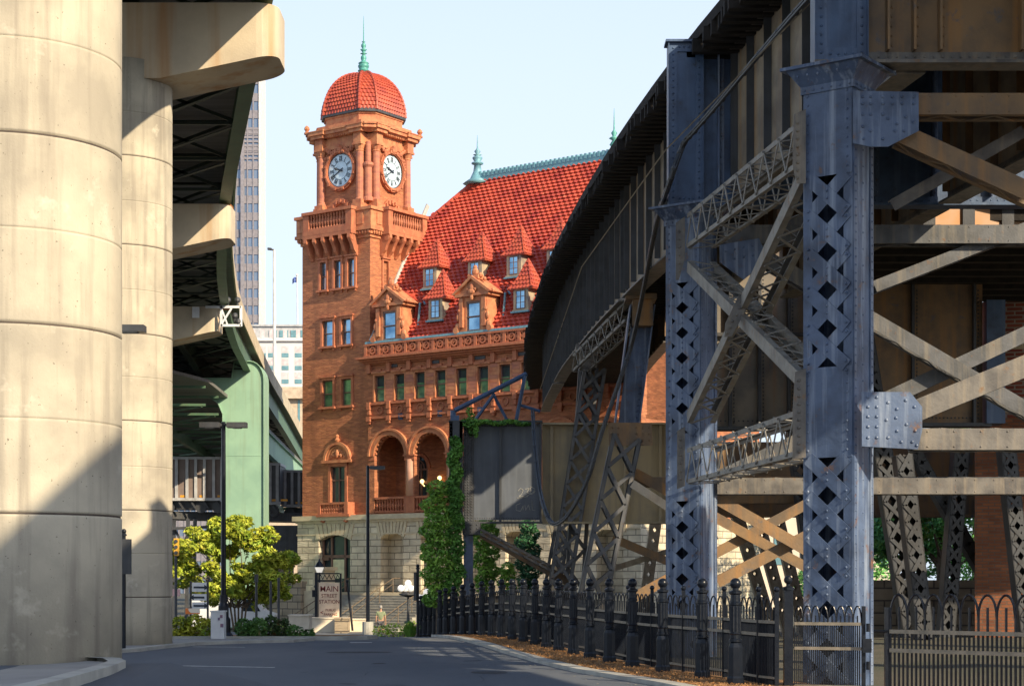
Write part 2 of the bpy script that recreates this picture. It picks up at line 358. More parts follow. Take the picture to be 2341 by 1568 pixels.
ribbon(pts_o, pts_i, 'kerb', kerbm, .07)
po = [(-9.6,37.5),(-8.75,38.1),(-8.3,39.3),(-8.1,41),(-7.7,43.2),(-6.6,44.5),(-5.6,45.2),(-5.2,46.4)]
pi_ = [(x-.22, y+.22) for x, y in po]
ribbon(po, pi_, 'kerb', kerbm, .08)
island([(-14,38)] + pi_ + [(-5.4,49.5),(-14,49.5)], 'pavement', paving, .05)
island([(-30,47.2),(-4.4,47.2),(-4.1,48),(-4.5,54),(-30,54)], 'planting_bed', mulchm, .06)
ribbon([(-10,46.95),(-4.5,46.95),(-3.9,47.6),(-3.7,48.6)], [(-10,47.2),(-4.6,47.2),(-4.1,47.8),(-3.95,48.6)], 'kerb', kerbm, .10)

# repair patches, cracks and a drain cover in the road
tar = mat('tar_patch', (.035,.04,.05), .9, col2=(.05,.055,.065), scale=3, bump=.4, bscale=60)
random.seed(4); mb = MB()
def sheet(mb, pts, off=.004):
    mb.add([(x, y, G(x,y)+off) for x, y in pts], [tuple(range(len(pts)))])
for cx_, cy_, w_, h_ in ((-1.9,24.6,.5,.35),(.9,36,.45,.9),(-3.4,39,.8,.5),(-.4,30.5,.35,.5)):
    sheet(mb, [(cx_+w_*cos(a)*random.uniform(.85,1.1), cy_+h_*sin(a)*random.uniform(.85,1.1)) for a in [i*pi/5 for i in range(10)]])
for k in range(7):
    x, y = random.uniform(-3.2,2.0), random.uniform(22,42); a = random.uniform(-.5,.5)
    for j in range(14):
        x2, y2 = x+cos(a)*.22, y+sin(a)*.5; sheet(mb, [(x,y),(x2,y2),(x2+.01,y2+.035),(x+.01,y+.035)], .005); x, y = x2, y2; a += random.uniform(-.6,.6)
o = mb.build('road_patch', tar); o['kind'] = 'structure'

mb = MB(); y = 20.
while y < 52:
    x = edge(y); mb.add([(x-.285,y,G(x,y)+.0755),(x-.001,y+.05,G(x,y)+.0755),(x-.001,y+.075,G(x,y)+.0755),(x-.285,y+.025,G(x,y)+.0755)], [(0,1,2,3)]); y += 2.4
o = mb.build('kerb_joint', joint); o['kind'] = 'structure'
# ================================================================= the station with its clock tower
OX, OY = -9.255, 115.0
RZ = -math.atan2(.593, .805)
st = thing('station_building', 'orange brick station with square clock tower, steep red tiled roof and pale stone ground floor', 'station', (OX, OY, 0), RZ)
def FS(px, py, t=0.):
    k = (px-CX)/F; s = (k*(115+.805*t)+9.255-.593*t)/(.805+.593*k)
    Y = 115-.593*s+.805*t; return s, EYE+(HY-py)*Y/F
def RS(px, py, s=0.):
    k = (px-CX)/F; t = (k*(115-.593*s)+9.255-.805*s)/(.593-.805*k)
    Y = 115-.593*s+.805*t; return t, EYE+(HY-py)*Y/F
def SW(s, t, z): return Vector((OX+.805*s+.593*t, OY-.593*s+.805*t, z))
def wall_holes(mb, a0, a1, z0, z1, holes, pos):
    xs = sorted({a0, a1, *[h[0] for h in holes], *[h[1] for h in holes]}); zs = sorted({z0, z1, *[h[2] for h in holes], *[h[3] for h in holes]})
    xs = [x for x in xs if a0 <= x <= a1]; zs = [z for z in zs if z0 <= z <= z1]
    for xa, xb in zip(xs[:-1], xs[1:]):
        for za, zb in zip(zs[:-1], zs[1:]):
            cx, cz = (xa+xb)/2, (za+zb)/2
            if any(h[0] < cx < h[1] and h[2] < cz < h[3] for h in holes): continue
            mb.add([pos(xa, za), pos(xb, za), pos(xb, zb), pos(xa, zb)], [(0,1,2,3)])
def reveals(mb, h, pos, dpos):          # sides of an opening
    a0, a1, z0, z1 = h; c = [(a0,z0),(a1,z0),(a1,z1),(a0,z1)]
    for i in range(4):
        p, q = c[i], c[(i+1)%4]; mb.add([pos(*p), dpos(*p), dpos(*q), pos(*q)], [(0,1,2,3)])
fpos = lambda t: (lambda a, z: (a, t, z))
rpos = lambda s: (lambda a, z: (s, a, z))
def slab(mb, a0, a1, z0, z1, d0, d1, face):  # a block on the front (face 'f': d is t) or the right side ('r': d measured outwards from s)
    if face == 'f': mb.boxr(a0, a1, -d1, -d0, z0, z1)
    else: mb.boxr(d0, d1, a0, a1, z0, z1)
def window(a0, a1, z0, z1, face, base, gl, parent, sur=.16, sill=True, sm=None, head=True, mid=True, proud=.10):
    mb = MB(); B = base
    if sur:
        slab(mb, a0-sur, a0, z0, z1+sur, B-.02, B+proud, face); slab(mb, a1, a1+sur, z0, z1+sur, B-.02, B+proud, face)
        slab(mb, a0, a1, z1, z1+sur, B-.02, B+proud, face)
        if head: slab(mb, a0-sur-.08, a1+sur+.08, z1+sur, z1+sur+.10, B-.02, B+proud+.1, face)
    if sill:
        slab(mb, a0-sur-.08, a1+sur+.08, z0-.14, z0, B-.02, B+proud+.14, face)
        slab(mb, a0-sur+.02, a0-sur+.16, z0-.3, z0-.14, B-.02, B+proud+.02, face); slab(mb, a1+sur-.16, a1+sur-.02, z0-.3, z0-.14, B-.02, B+proud+.02, face)
    w = mb.build('window', sm or terra, parent, local=True)
    mb = MB(); b = .06; D = B-.22
    slab(mb, a0, a0+b, z0, z1, D, D+.1, face); slab(mb, a1-b, a1, z0, z1, D, D+.1, face)
    slab(mb, a0+b, a1-b, z0, z0+b, D, D+.1, face); slab(mb, a0+b, a1-b, z1-b, z1, D, D+.1, face)
    if mid: slab(mb, a0+b, a1-b, (z0+z1)/2-.035, (z0+z1)/2+.035, D, D+.12, face)
    mb.build('frame', sash, w, local=True)
    mb = MB(); slab(mb, a0+b-.01, a1-b+.01, z0+b-.01, z1-b+.01, D+.0, D+.04, face); mb.build('pane', gl, w, local=True)
    return w
TW = 6.0; YSC = .93
# ---- tower walls
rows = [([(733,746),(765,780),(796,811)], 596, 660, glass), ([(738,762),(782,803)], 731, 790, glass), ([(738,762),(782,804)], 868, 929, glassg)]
tholes = []; tw = []
for prs, y0, y1, gl in rows:
    for a, b in prs:
        sa, _ = FS(a, y0); sb, _ = FS(b, y0); xm = (a+b)/2
        z1 = FS(xm, y0+ (xm-770)*-.10)[1]; z0 = FS(xm, y1+(xm-770)*-.08)[1]
        tw.append((sa, sb, z0, z1, gl))
# level the heads within each row
k = 0
for prs, y0, y1, gl in rows:
    grp = tw[k:k+len(prs)]; z0 = sum(g[2] for g in grp)/len(grp); z1 = sum(g[3] for g in grp)/len(grp)
    for i in range(k, k+len(prs)): tw[i] = (tw[i][0], tw[i][1], z0, z1, gl)
    k += len(prs)
for g in tw: tholes.append(g[:4])
dws, dwe = FS(757, 1068)[0], FS(790, 1068)[0]; dz1 = FS(773, 1066)[1]; dz0 = FS(773, 1150)[1]
tholes.append((dws, dwe, dz0, dz1))
rt0, rt1 = RS(877, 600)[0], RS(889, 600)[0]; rz1 = RS(883, 598)[1]; rz0 = RS(883, 660)[1]
mb = MB()
wall_holes(mb, -TW, 0, 5.6, 24.6, tholes, fpos(0)); 
for h in tholes: reveals(mb, h, fpos(0), fpos(.3))
wall_holes(mb, 0, TW, 5.6, 24.6, [(rt0, rt1, rz0, rz1)], rpos(0)); reveals(mb, (rt0, rt1, rz0, rz1), rpos(0), rpos(-.3))
mb.add([(-TW,0,-1.6),(-TW,TW,-1.6),(-TW,TW,24.6),(-TW,0,24.6)], [(0,1,2,3)][::-1]); mb.add([(-TW,TW,-1.6),(0,TW,-1.6),(0,TW,24.6),(-TW,TW,24.6)], [(0,1,2,3)][::-1])
mb.boxr(-5.9,-.1,.4,5.9,-1,24.4)
mb.build('tower_wall', brick, st, local=True)
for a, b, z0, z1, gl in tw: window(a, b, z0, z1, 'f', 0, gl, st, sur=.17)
window(rt0, rt1, rz0, rz1, 'r', 0, glassd, st, sur=.14)
# tall french window with arched crest and balcony
w = window(dws, dwe, dz0, dz1, 'f', 0, glassd, st, sur=.2, sill=False, sm=terra, mid=False)
mb = MB(); mb.boxr((dws+dwe)/2-.04,(dws+dwe)/2+.04,.08,.2,dz0,dz1); mb.boxr(dws,dwe,.08,.2,dz1-.95,dz1-.87); mb.build('frame', sash, w, local=True)
def arcpts(c, z, r, a0=0, a1=180, n=18): return [(c+r*cos(radians(a0+(a1-a0)*i/n)), z+r*sin(radians(a0+(a1-a0)*i/n))) for i in range(n+1)]
def archring(mb, c, z, r0, r1, t0, t1, n=20, a0=0, a1=180, plane='f'):
    A = arcpts(c, z, r0, a0, a1, n); B = arcpts(c, z, r1, a0, a1, n)
    for i in range(n):
        q = [A[i], B[i], B[i+1], A[i+1]]
        if plane == 'f': mb.prism(q, -t1, -t0, 'xz')
        else: mb.prism(q, t0, t1, 'yz')
c0 = (dws+dwe)/2; sz0 = FS(768, 1052)[1]; rr = (FS(800,1050)[0]-FS(738,1050)[0])/2
mb = MB(); archring(mb, c0, sz0, rr-.2, rr, 0, .22); archring(mb, c0, sz0, rr-.36, rr-.24, 0, .12); mb.boxr(c0-rr-.12, c0+rr+.12, -.28, 0, sz0-.18, sz0)
mb.prism([(c0-rr+.3, sz0)]+arcpts(c0, sz0, rr-.3)[::-1], -.04, 0)
for i in range(9): mb.sph((c0+(rr-.62)*cos(radians(10+i*20)), -.06, sz0+.1+(rr-.68)*sin(radians(10+i*20))), .12, 6, (1,.7,1))
mb.sph((c0, -.12, sz0+.42), .2, 8, (.8,.7,1.5)); mb.sph((c0-.3,-.08,sz0+.3),.14,6); mb.sph((c0+.3,-.08,sz0+.3),.14,6)
mb.lathe((c0, -.12, sz0+rr), [(.12,0),(.2,.12),(.1,.25),(.14,.4),(.05,.5)], 8)
mb.build('arched_crest', terral, st, local=True)
def baluster(mb, c, h, r=.07, n=6): mb.lathe(c, [(r,0),(r*.5,h*.12),(r*1.15,h*.38),(r*.5,h*.72),(r*.9,h*.88),(r,h)], n)
def balustrade(mb, p0, p1, z0, z1, pitch=.24, r=.075, piers=True):
    p0 = Vector(p0); p1 = Vector(p1); n = max(1, int((p1-p0).length/pitch))
    for i in range(n):
        q = p0.lerp(p1, (i+.5)/n); baluster(mb, (q.x, q.y, z0+.1), z1-z0-.22, r)
    mb.beam((p0.x,p0.y,z0+.05), (p1.x,p1.y,z0+.05), .22, .1); mb.beam((p0.x,p0.y,z1-.07), (p1.x,p1.y,z1-.07), .28, .14)
bz0 = FS(768, 1176)[1]; bz1 = FS(768, 1149)[1]; ba, bb = FS(729,1150,-.6)[0], FS(797,1150,-.6)[0]
mb = MB(); balustrade(mb, (ba+.2,-.6), (bb-.3,-.6), bz0, bz1, .2, .07); mb.boxr(ba-.05,ba+.2,-.75,-.45,bz0,bz1); mb.boxr(bb-.32,bb,-.75,0,bz0,bz1)
mb.boxr(ba-.15, bb+.15, -.8, 0, bz0-.16, bz0-.002)
for q in (ba+.25, bb-.35): mb.boxr(q-.14,q+.14,-.62,0,bz0-.5,bz0-.162); mb.sph((q,-.5,bz0-.4),.16,8,(.9,1,1))
mb.build('balcony', terra, st, local=True)
# ---- corbelled gallery under the clocks
mb = MB(); sq = lambda h, z0, z1: mb.boxr(-3-h, -3+h, 3-h, 3+h, z0, z1)
sq(3.10, 23.95, 24.15); sq(3.22, 24.15, 24.40); sq(3.38, 24.4, 24.62); sq(3.3, 24.62, 25.7); sq(3.42, 25.7, 25.9)
for i in range(26):     # dentils
    q = -6.2+i*.25
    if not -5.3 < q < -1.0: mb.boxr(q, q+.13, -.34, -.2, 24.2, 24.36)
    if not 1.0 < q+6.2 < 5.3: mb.boxr(.2, .34, q+6.2, q+6.33, 24.2, 24.36)
for s_ in (-5.95, -.62): mb.boxr(s_-.28, s_+.28, -.36, -.28, 24.8, 25.55)
for s_ in (5.4, .6): mb.boxr(.28, .36, s_-.28, s_+.28, 24.8, 25.55)
gal = mb.build('gallery', terral, st, local=True)
mb = MB()
for face in 'fr':
    lo = -5.25 if face == 'f' else .95; hi = lo+4.3
    slab(mb, lo, hi, 24.42, 24.74, .3, .86, face); slab(mb, lo, lo+.5, 24.74, 25.78, .32, .82, face); slab(mb, hi-.5, hi, 24.74, 25.78, .32, .82, face)
    slab(mb, lo-.06, hi+.06, 25.78, 25.98, .3, .92, face); slab(mb, lo+.5, hi-.5, 24.74, 24.86, .45, .8, face)
    slab(mb, lo, hi, 24.2, 24.42, .2, .85, face)
    n = 13
    for i in range(n):
        a = lo+.5+(hi-lo-1.0)*(i+.5)/n
        baluster(mb, (a, -.64, 24.86) if face == 'f' else (.64, a, 24.86), .92, .1)
    for i in range(6):
        a = lo+.22+(hi-lo-.44)*i/5
        prof = [(0,24.2),(.85,24.2),(.88,23.95),(.72,23.75),(.55,23.5),(.42,23.2),(.2,23.0),(.1,22.85),(0,22.85)]
        if face == 'f': mb.prism([(-d, z) for d, z in prof], a-.13, a+.13, 'yz')
        else: mb.prism([(d, z) for d, z in prof], a-.13, a+.13, 'xz')
        if face == 'f': mb.cyl((a-.17,-.62,23.98),(a+.17,-.62,23.98),.2,n=10)
        else: mb.cyl((.62,a-.17,23.98),(.62,a+.17,23.98),.2,n=10)
mb.build('bracketed_balcony', terra, st, local=True)
# ---- clock stage: chamfered square
def chsq(mb, h, c, z0, z1, h1=None, c1=None):
    h1 = h if h1 is None else h1; c1 = c if c1 is None else c1
    def ring(h, c, z): return [(-3+x, 3+y, z) for x, y in ((h-c,-h),(h,-h+c),(h,h-c),(h-c,h),(-h+c,h),(-h,h-c),(-h,-h+c),(-h+c,-h))]
    mb.add(ring(h,c,z0)+ring(h1,c1,z1), [tuple(range(8))[::-1], tuple(range(8,16))]+[(i,(i+1)%8,8+(i+1)%8,8+i) for i in range(8)])
H = 2.38
mb = MB(); chsq(mb, H, .75, 25.9, 30.6); mb.build('clock_stage_wall', brick, st, local=True)
mb = MB()
chsq(mb, H+.12, .8, 25.9, 26.3); chsq(mb, H+.10, .7, 30.25, 30.55)
chsq(mb, H+.06, .7, 30.55, 31.0); chsq(mb, H+.32, .6, 31.0, 31.2, H+.5, .5); chsq(mb, H+.62, .5, 31.2, 31.42); chsq(mb, H+.7, .5, 31.42, 31.55); chsq(mb, H+.3, .7, 31.55, 31.85)
ctr = []
for sx, sy in ((1,-1),(1,1),(-1,-1),(-1,1)):
    for dx, dy in ((.42,-.05),(-.05,.42)):
        x = -3+sx*(H-.38-dx+.12 if dx > 0 else H+.1); y = 3+sy*(H-.38-dy+.12 if dy > 0 else H+.1); ctr.append((x, y))
        mb.boxr(x-.42,x+.42,y-.42,y+.42,25.9,26.35); mb.boxr(x-.36,x+.36,y-.36,y+.36,26.35,26.6)
        mb.boxr(x-.38,x+.38,y-.38,y+.38,30.2,30.34); mb.boxr(x-.33,x+.33,y-.33,y+.33,30.34,31.0)
        mb.boxr(x-.55,x+.55,y-.55,y+.55,31.0,31.22); mb.boxr(x-.68,x+.68,y-.68,y+.68,31.22,31.45); mb.boxr(x-.72,x+.72,y-.72,y+.72,31.45,31.52)
        mb.lathe((x, y, 29.75), [(.24,0),(.3,.08),(.26,.14),(.38,.45)], 10)
for i in range(22): mb.boxr(-5.1+i*.2,-5.0+i*.2,3-H-.42,3-H-.3,31.02,31.16); mb.boxr(-3+H+.3,-3+H+.42,.9+i*.2,1.0+i*.2,31.02,31.16)
for sx, sy in ((1,1),(-1,-1)): mb.lathe((-3+sx*(H+.4), 3+sy*(H+.4), 31.5), [(.2,0),(.2,.1),(.1,.2),(.2,.35),(.15,.5),(.03,.6)], 8)
mb.build('cornice', terral, st, local=True)
for x, y in ctr:
    mb = MB(); mb.lathe((x, y, 26.6), [(.33,0),(.33,.08),(.27,.14),(.27,1.1),(.255,3.2)], 14); mb.build('corner_column', terrac, st, local=True)
x, y = -3+H-.2, 3-H+.2; mb = MB()
mb.lathe((x, y, 26.5), [(.36,0),(.36,.2),(.28,.3),(.27,2.2),(.38,2.35),(.38,2.5),(.2,2.6),(.2,3.9)], 14)
mb.build('corner_column', terrac, st, smooth=False, local=True)
# carved swags and arched lights below the clocks
mb = MB(); random.seed(3)
for face in 'fr':
    ac = -3 if face == 'f' else 3; B = -.62 if face == 'f' else -.62
    def pt(a, d, z): return (ac+a, .62-d, z) if face == 'f' else (-.62+d, ac+a, z)
    mb.sph(pt(0,.18,30.15), .26, 8, (.9,.8,1.2)); mb.sph(pt(0,.28,30.35), .14, 8)
    for k in (-1,1):
        for j in range(6): mb.sph(pt(k*(.4+j*.19), .12, 30.15-.16*sin(j*.9)), .15+.03*(j%2), 6)
        for j in range(5): mb.sph(pt(k*(1.35+.05*j), .08, 29.7-j*.2), .13, 6)
    for j in range(9):
        a = radians(j*22.5+2); 
    R0, R1 = .62, .98
    archring(mb, ac, 25.95, R0, R1, (-.62) if face == 'f' else -.62, (-.62+.12) if face == 'f' else -.62+.12, plane=face, n=12)
    for j in range(7):
        a = radians(15+25*j); mb.box(pt((R0+.16)*cos(a)*1.02, .15, 25.95+(R0+.16)*sin(a)), (.16,.16,.22))
mb.build('carved_swag', terra, st, local=True)
# ---- clocks
def roman(mb, txt, place, h=.30, w=.03):      # strokes drawn radially
    ws = {'I':.07,'V':.15,'X':.15}; tot = sum(ws[c] for c in txt); x = -tot/2
    for c in txt:
        cw = ws[c]; m = x+cw/2
        if c == 'I': segs = [((m,-h/2),(m,h/2))]
        elif c == 'V': segs = [((m-.05,h/2),(m,-h/2)),((m+.05,h/2),(m,-h/2))]
        else: segs = [((m-.05,h/2),(m+.05,-h/2)),((m+.05,h/2),(m-.05,-h/2))]
        for a, b in segs: mb.beam(place(*a), place(*b), w, .02, place.up)
        x += cw
def clock(face):
    R = 1.12; zc = 28.78; cs = -3.0 if face == 'f' else 3.0
    if face == 'f': ex, n0, o = Vector((1,0,0)), Vector((0,-1,0)), Vector((cs, .62, zc))
    else: ex, n0, o = Vector((0,1,0)), Vector((1,0,0)), Vector((-.62, cs, zc))
    ez = Vector((0,0,1))
    def disc(mb, r0, r1, d0, d1, n=40):
        for i in range(n):
            a, b = 2*pi*i/n, 2*pi*(i+1)/n; q = []
            for d in (d0, d1):
                for r, t in ((r0,a),(r1,a),(r1,b),(r0,b)): q.append(o+ex*(r*cos(t))+ez*(r*sin(t))+n0*d)
            mb.add(q, [(0,1,2,3),(7,6,5,4),(0,4,5,1),(1,5,6,2),(2,6,7,3),(3,7,4,0)])
    mb = MB(); disc(mb, 0.001, R, .02, .10); c = mb.build('clock_face', clockw, st, local=True)
    mb = MB(); disc(mb, R, R+.26, 0, .22); disc(mb, R+.05, R+.16, .22, .3)
    for i in range(12):
        a = radians(30*i+15); mb.box(o+ex*((R+.16)*cos(a))+ez*((R+.16)*sin(a))+n0*.26, (.16,.16,.16))
    mb.build('surround', terra, c, local=True)
    mb = MB(); disc(mb, R-.05, R-.005, .10, .115); disc(mb, .60, .625, .10, .115)
    for i in range(60):
        a = radians(6*i); p = o+n0*.108; dv = ex*cos(a)+ez*sin(a); mb.beam(p+dv*(R-.11), p+dv*(R-.04), .018, .012, n0)
    for i, tx in enumerate(['XII','I','II','III','IIII','V','VI','VII','VIII','IX','X','XI']):
        a = radians(90-30*i); dv = ex*cos(a)+ez*sin(a); tv = ex*sin(a)-ez*cos(a)
        cc = o+dv*.80+n0*.11
        class PL: pass
        def place(x, y, cc=cc, dv=dv, tv=tv): return cc+tv*x+dv*y
        place.up = n0
        roman(mb, tx, place, .30, .036)
    mb.build('numerals', clockb, c, local=True)
    mb = MB()
    for ang, ln, wd, tl in ((90-6*40, .92, .07, .25), (90-30*9.66, .62, .11, .2)):
        a = radians(ang); dv = ex*cos(a)+ez*sin(a); p = o+n0*.15
        mb.beam(p-dv*tl, p+dv*ln*.72, wd, .02, n0); mb.beam(p+dv*ln*.7, p+dv*ln, wd*.5, .02, n0)
        if ln < .7: mb.box(p+dv*ln*.68, (.14,.14,.14)) if False else mb.sph(p+dv*ln*.66, .09, 8, (1,1,1))
    mb.cyl(o+n0*.1, o+n0*.19, .07, n=10)
    mb.build('hands', clockb, c, local=True)
clock('f'); clock('r')
# ---- drum and dome
mb = MB(); chsq(mb, 2.28, .85, 31.85, 32.55); chsq(mb, 2.34, .85, 32.38, 32.5)
mb.build('drum', terral, st, local=True)
mb = MB(); chsq(mb, 2.46, .85, 32.5, 32.72); mb.build('gutter', steeld, st, local=True)
def tiles(mb, pos, nrm, left, right, nrow, pitch, amp=.05, lift=.07, sub=4, anchor=0.):
    for r in range(nrow):
        b0, b1 = r/nrow, (r+1)/nrow
        l = (left(b0)+left(b1))/2; rr_ = (right(b0)+right(b1))/2
        if rr_-l < pitch*.3: continue
        k0 = math.floor((l-anchor)/pitch*sub); k1 = math.ceil((rr_-anchor)/pitch*sub); vs = []; n = 0
        for k in range(k0, k1+1):
            a = min(max(anchor+k*pitch/sub, l), rr_); ph = 2*pi*(k/sub+.5*(r%2)); w = amp*cos(ph)
            vs += [pos(a,b0)-nrm(a,b0)*.05, pos(a,b0)+nrm(a,b0)*(lift+w), pos(a,b1)+nrm(a,b1)*(w*.6)]; n += 1
        mb.add(vs, [f for i in range(n-1) for f in ((3*i,3*i+3,3*i+4,3*i+1),(3*i+1,3*i+4,3*i+5,3*i+2))])
mb = MB(); mr = MB(); Hd = 2.42; cd_ = .85; zb = 32.66; hd = 3.0
base = [(Hd-cd_,-Hd),(Hd,-Hd+cd_),(Hd,Hd-cd_),(Hd-cd_,Hd),(-Hd+cd_,Hd),(-Hd,Hd-cd_),(-Hd,-Hd+cd_),(-Hd+cd_,-Hd)]
for i in range(8):
    p, q = Vector((*base[i],0)), Vector((*base[(i+1)%8],0)); m = (p+q)/2; e = (q-p); Lh = e.length/2; e.normalize(); out = Vector((e.y,-e.x,0))
    def pos(a, b, m=m, e=e):
        th = b*radians(84); k = cos(th)**.82; return Vector((-3,3,zb))+m*k+e*a+Vector((0,0,hd*sin(th)**1.05 if b > 0 else 0))
    def nrm(a, b, out=out): th = b*radians(84); return (out*cos(th)+Vector((0,0,sin(th)))).normalized()
    lf = lambda b, Lh=Lh: -Lh*cos(b*radians(84))**.82; rg = lambda b, Lh=Lh: Lh*cos(b*radians(84))**.82
    tiles(mb, pos, nrm, lf, rg, 15, .26, .035, .06)
    for j in range(15):
        b0, b1 = j/15, (j+1)/15; mr.cyl(pos(lf(b0),b0)+nrm(0,b0)*.03, pos(lf(b1),b1)+nrm(0,b1)*.03+Vector((0,0,.02)), .12, .085, n=6)
dm = mb.build('dome', domet, st, local=True); mr.build('rib', domet, dm, local=True)
fin = [(.75,0),(.42,.14),(.28,.32),(.40,.36),(.40,.42),(.28,.46),(.36,.60),(.40,.72),(.30,.86),(.38,.90),(.22,1.0),(.14,1.06),(.2,1.2),(.2,1.32),(.08,1.5),(.24,1.55),(.08,1.62),(.14,1.72),(.24,1.82),(.08,1.88),(.17,2.02),(.17,2.14),(.05,2.3),(.14,2.34),(.04,2.4),(.03,3.4),(.008,4.1)]
mb = MB(); mb.lathe((-3,3,35.52), fin, 12); mb.build('finial', copper, dm, smooth=True, local=True)
# ---- wing: upper facade
YSC = 1.0
WE = 21.0; T0 = -.25
wz0, wz1 = 13.12, 14.80
wpx = [(858,882),(905,928),(951,974),(998,1020),(1045,1068),(1092,1118),(1143,1168)]
wins = [(FS(a,880,T0)[0], FS(b,880,T0)[0]) for a, b in wpx]
pit = (wins[-1][0]-wins[0][0])/6; wd = sum(b-a for a, b in wins)/7
wins = [(wins[0][0]+i*pit, wins[0][0]+i*pit+wd) for i in range(12)]; WS = wins[0][0]-.62
ar0 = (FS(857,1040,T0)[0], FS(925,1040,T0)[0]); ar1 = (FS(946,1040,T0)[0], FS(1021,1040,T0)[0])
AR = ((ar0[1]-ar0[0])+(ar1[1]-ar1[0]))/4; a0c = sum(ar0)/2; apit = sum(ar1)/2-a0c; zsp = FS(890,1041,T0)[1]
arches = [a0c+i*apit for i in range(6)]
holes = [(a, b, wz0, wz1) for a, b in wins] + [(c-AR, c+AR, 5.9, zsp+AR) for c in arches]
mb = MB(); wall_holes(mb, WS, WE, 5.8, 16.0, holes, fpos(T0))
for h in holes[:12]: reveals(mb, h, fpos(T0), fpos(T0+.35))
for c in arches:
    A = arcpts(c, zsp, AR, 0, 180, 20)
    for p, q in zip(A[:-1], A[1:]): mb.add([(p[0],T0,p[1]),(p[0],T0,zsp+AR),(q[0],T0,zsp+AR),(q[0],T0,q[1])], [(0,1,2,3)]); mb.add([(p[0],T0,p[1]),(q[0],T0,q[1]),(q[0],T0+.5,q[1]),(p[0],T0+.5,p[1])], [(0,1,2,3)])
    for k in (-1,1): mb.add([(c+k*AR,T0,5.9),(c+k*AR,T0+.5,5.9),(c+k*AR,T0+.5,zsp),(c+k*AR,T0,zsp)], [(0,1,2,3)])
mb.add([(WS,T0,5.8),(WS,0,5.8),(WS,0,16),(WS,T0,16)], [(0,1,2,3)])
mb.boxr(.02, WE, .35, 9, 11.2, 16.9)      # upper floors behind the front skin
mb.add([(WE,T0,5.4),(WE,14,5.4),(WE,14,17),(WE,T0,17)], [(0,1,2,3)]); mb.add([(0,14,-1.6),(WE,14,-1.6),(WE,14,17),(0,14,17)], [(0,1,2,3)])
mb.add([(c0_, T0+.5, z_) for c0_, z_ in ((WS,11.2),(WE,11.2),(WE,16),(WS,16))], [(0,1,2,3)])
mb.build('wall', brick, st, local=True)
gls = [glassg]*15
for a, b in wins:
    w = window(a, b, wz0, wz1, 'f', -T0, glassd, st, sur=.13, sill=False, sm=terral, head=True)
    mb = MB(); mb.boxr(a+.07,b-.07,T0+.14,T0+.175,wz0+.06,(wz0+wz1)/2+random.uniform(.1,.35)); mb.build('green_reflection', glassg, w, local=True)  # thin pane carrying the painted green reflection
# pilaster blocks of mixed terracotta between the windows
random.seed(5)
for i in range(len(wins)-1):
    mb = MB(); mb2 = MB()
    a, b = wins[i][1]+.14, wins[i+1][0]-.14; z = wz0-.1; k = 0
    while z < wz1+.2:
        h = .24; (mb if random.random() < .5 else mb2).boxr(a-(.08 if k%2 else 0), b+(.08 if k%2 else 0), T0-.10, T0, z, min(z+h-.012, wz1+.2)); z += h; k += 1
    pl = mb.build('pilaster', terral, st, local=True); mb2.build('darker_blocks', terrac, pl, local=True)
mb = MB()
def band(z0, z1, d, a0=WS, a1=WE): mb.boxr(a0-.0, a1, T0-d, T0-.001, z0, z1)
band(12.02, 12.16, .16); band(12.92, 13.06, .18); band(14.98, 15.12, .14); band(15.5, 15.62, .15)
for i in range(len(wins)):
    a, b = wins[i]; m = (a+b)/2; p = a-(pit-wd)/2
    mb.boxr(p-.14,p+.14,T0-.26,T0,12.62,13.1); mb.boxr(p-.1,p+.1,T0-.22,T0,12.3,12.6); mb.boxr(p-.16,p+.16,T0-.25,T0,11.86,12.18); mb.boxr(p-.09,p+.09,T0-.18,T0,11.7,11.86)
    archring(mb, m, 12.54, .2, .27, -T0, -T0+.08, 16, 0, 360)
    mb.boxr(p-.15,p+.15,T0-.24,T0,14.98,15.7)
    mb.boxr(m-.2,m+.2,T0-.2,T0,14.98,15.2)
mb.build('string_course', terra, st, local=True)
mb = MB(); mb.boxr(WS-.5, WE, T0-.72, T0, 15.86, 16.0); mb.boxr(WS-.35, WE, T0-.52, T0, 15.72, 15.86); mb.boxr(WS-.2, WE, T0-.35, T0, 15.6, 15.72)
mb.boxr(WS-.1, WE, T0-.36, T0-.0, 16.0, 16.12); mb.build('cornice', terra, st, local=True)
# parapet of pierced panels
mb = MB(); pz0, pz1 = 16.12, 16.86; pw = 1.12; q = WS-.05; t0 = T0-.30; j = 0
mb.boxr(WS-.1, WE, t0-.05, t0+.22, pz1-.12, pz1)
while q < WE-1:
    mb.boxr(q, q+.22, t0-.03, t0+.2, pz0, pz1-.12); m = q+.22+(pw-.22)/2+.0
    archring(mb, m, (pz0+pz1-.12)/2, .15, .26, -t0-.14, -t0, 14, 0, 360); archring(mb, m, (pz0+pz1-.12)/2, .03, .09, -t0-.12, -t0, 8, 0, 250)
    for k in (-1,1):
        archring(mb, m+k*.42, (pz0+pz1-.12)/2+.14, .08, .15, -t0-.12, -t0, 8, 90 if k>0 else -90, 270 if k>0 else 90)
        archring(mb, m+k*.42, (pz0+pz1-.12)/2-.15, .08, .15, -t0-.12, -t0, 8, 90 if k>0 else -90, 270 if k>0 else 90)
        mb.boxr(m+k*.3-.04, m+k*.3+.04, t0, t0+.1, pz0, pz1-.12)
    q += pw
mb.build('parapet', terra, st, local=True)
mb = MB(); mb.boxr(WS-.1, WE, T0-.2, .2, 16.90, 17.04); mb.build('gutter', lead, st, local=True)
mb = MB(); mb.boxr(WS, WE, T0-.1, 13.9, 16.6, 16.89); mb.build('roof_deck', terrac, st, local=True)
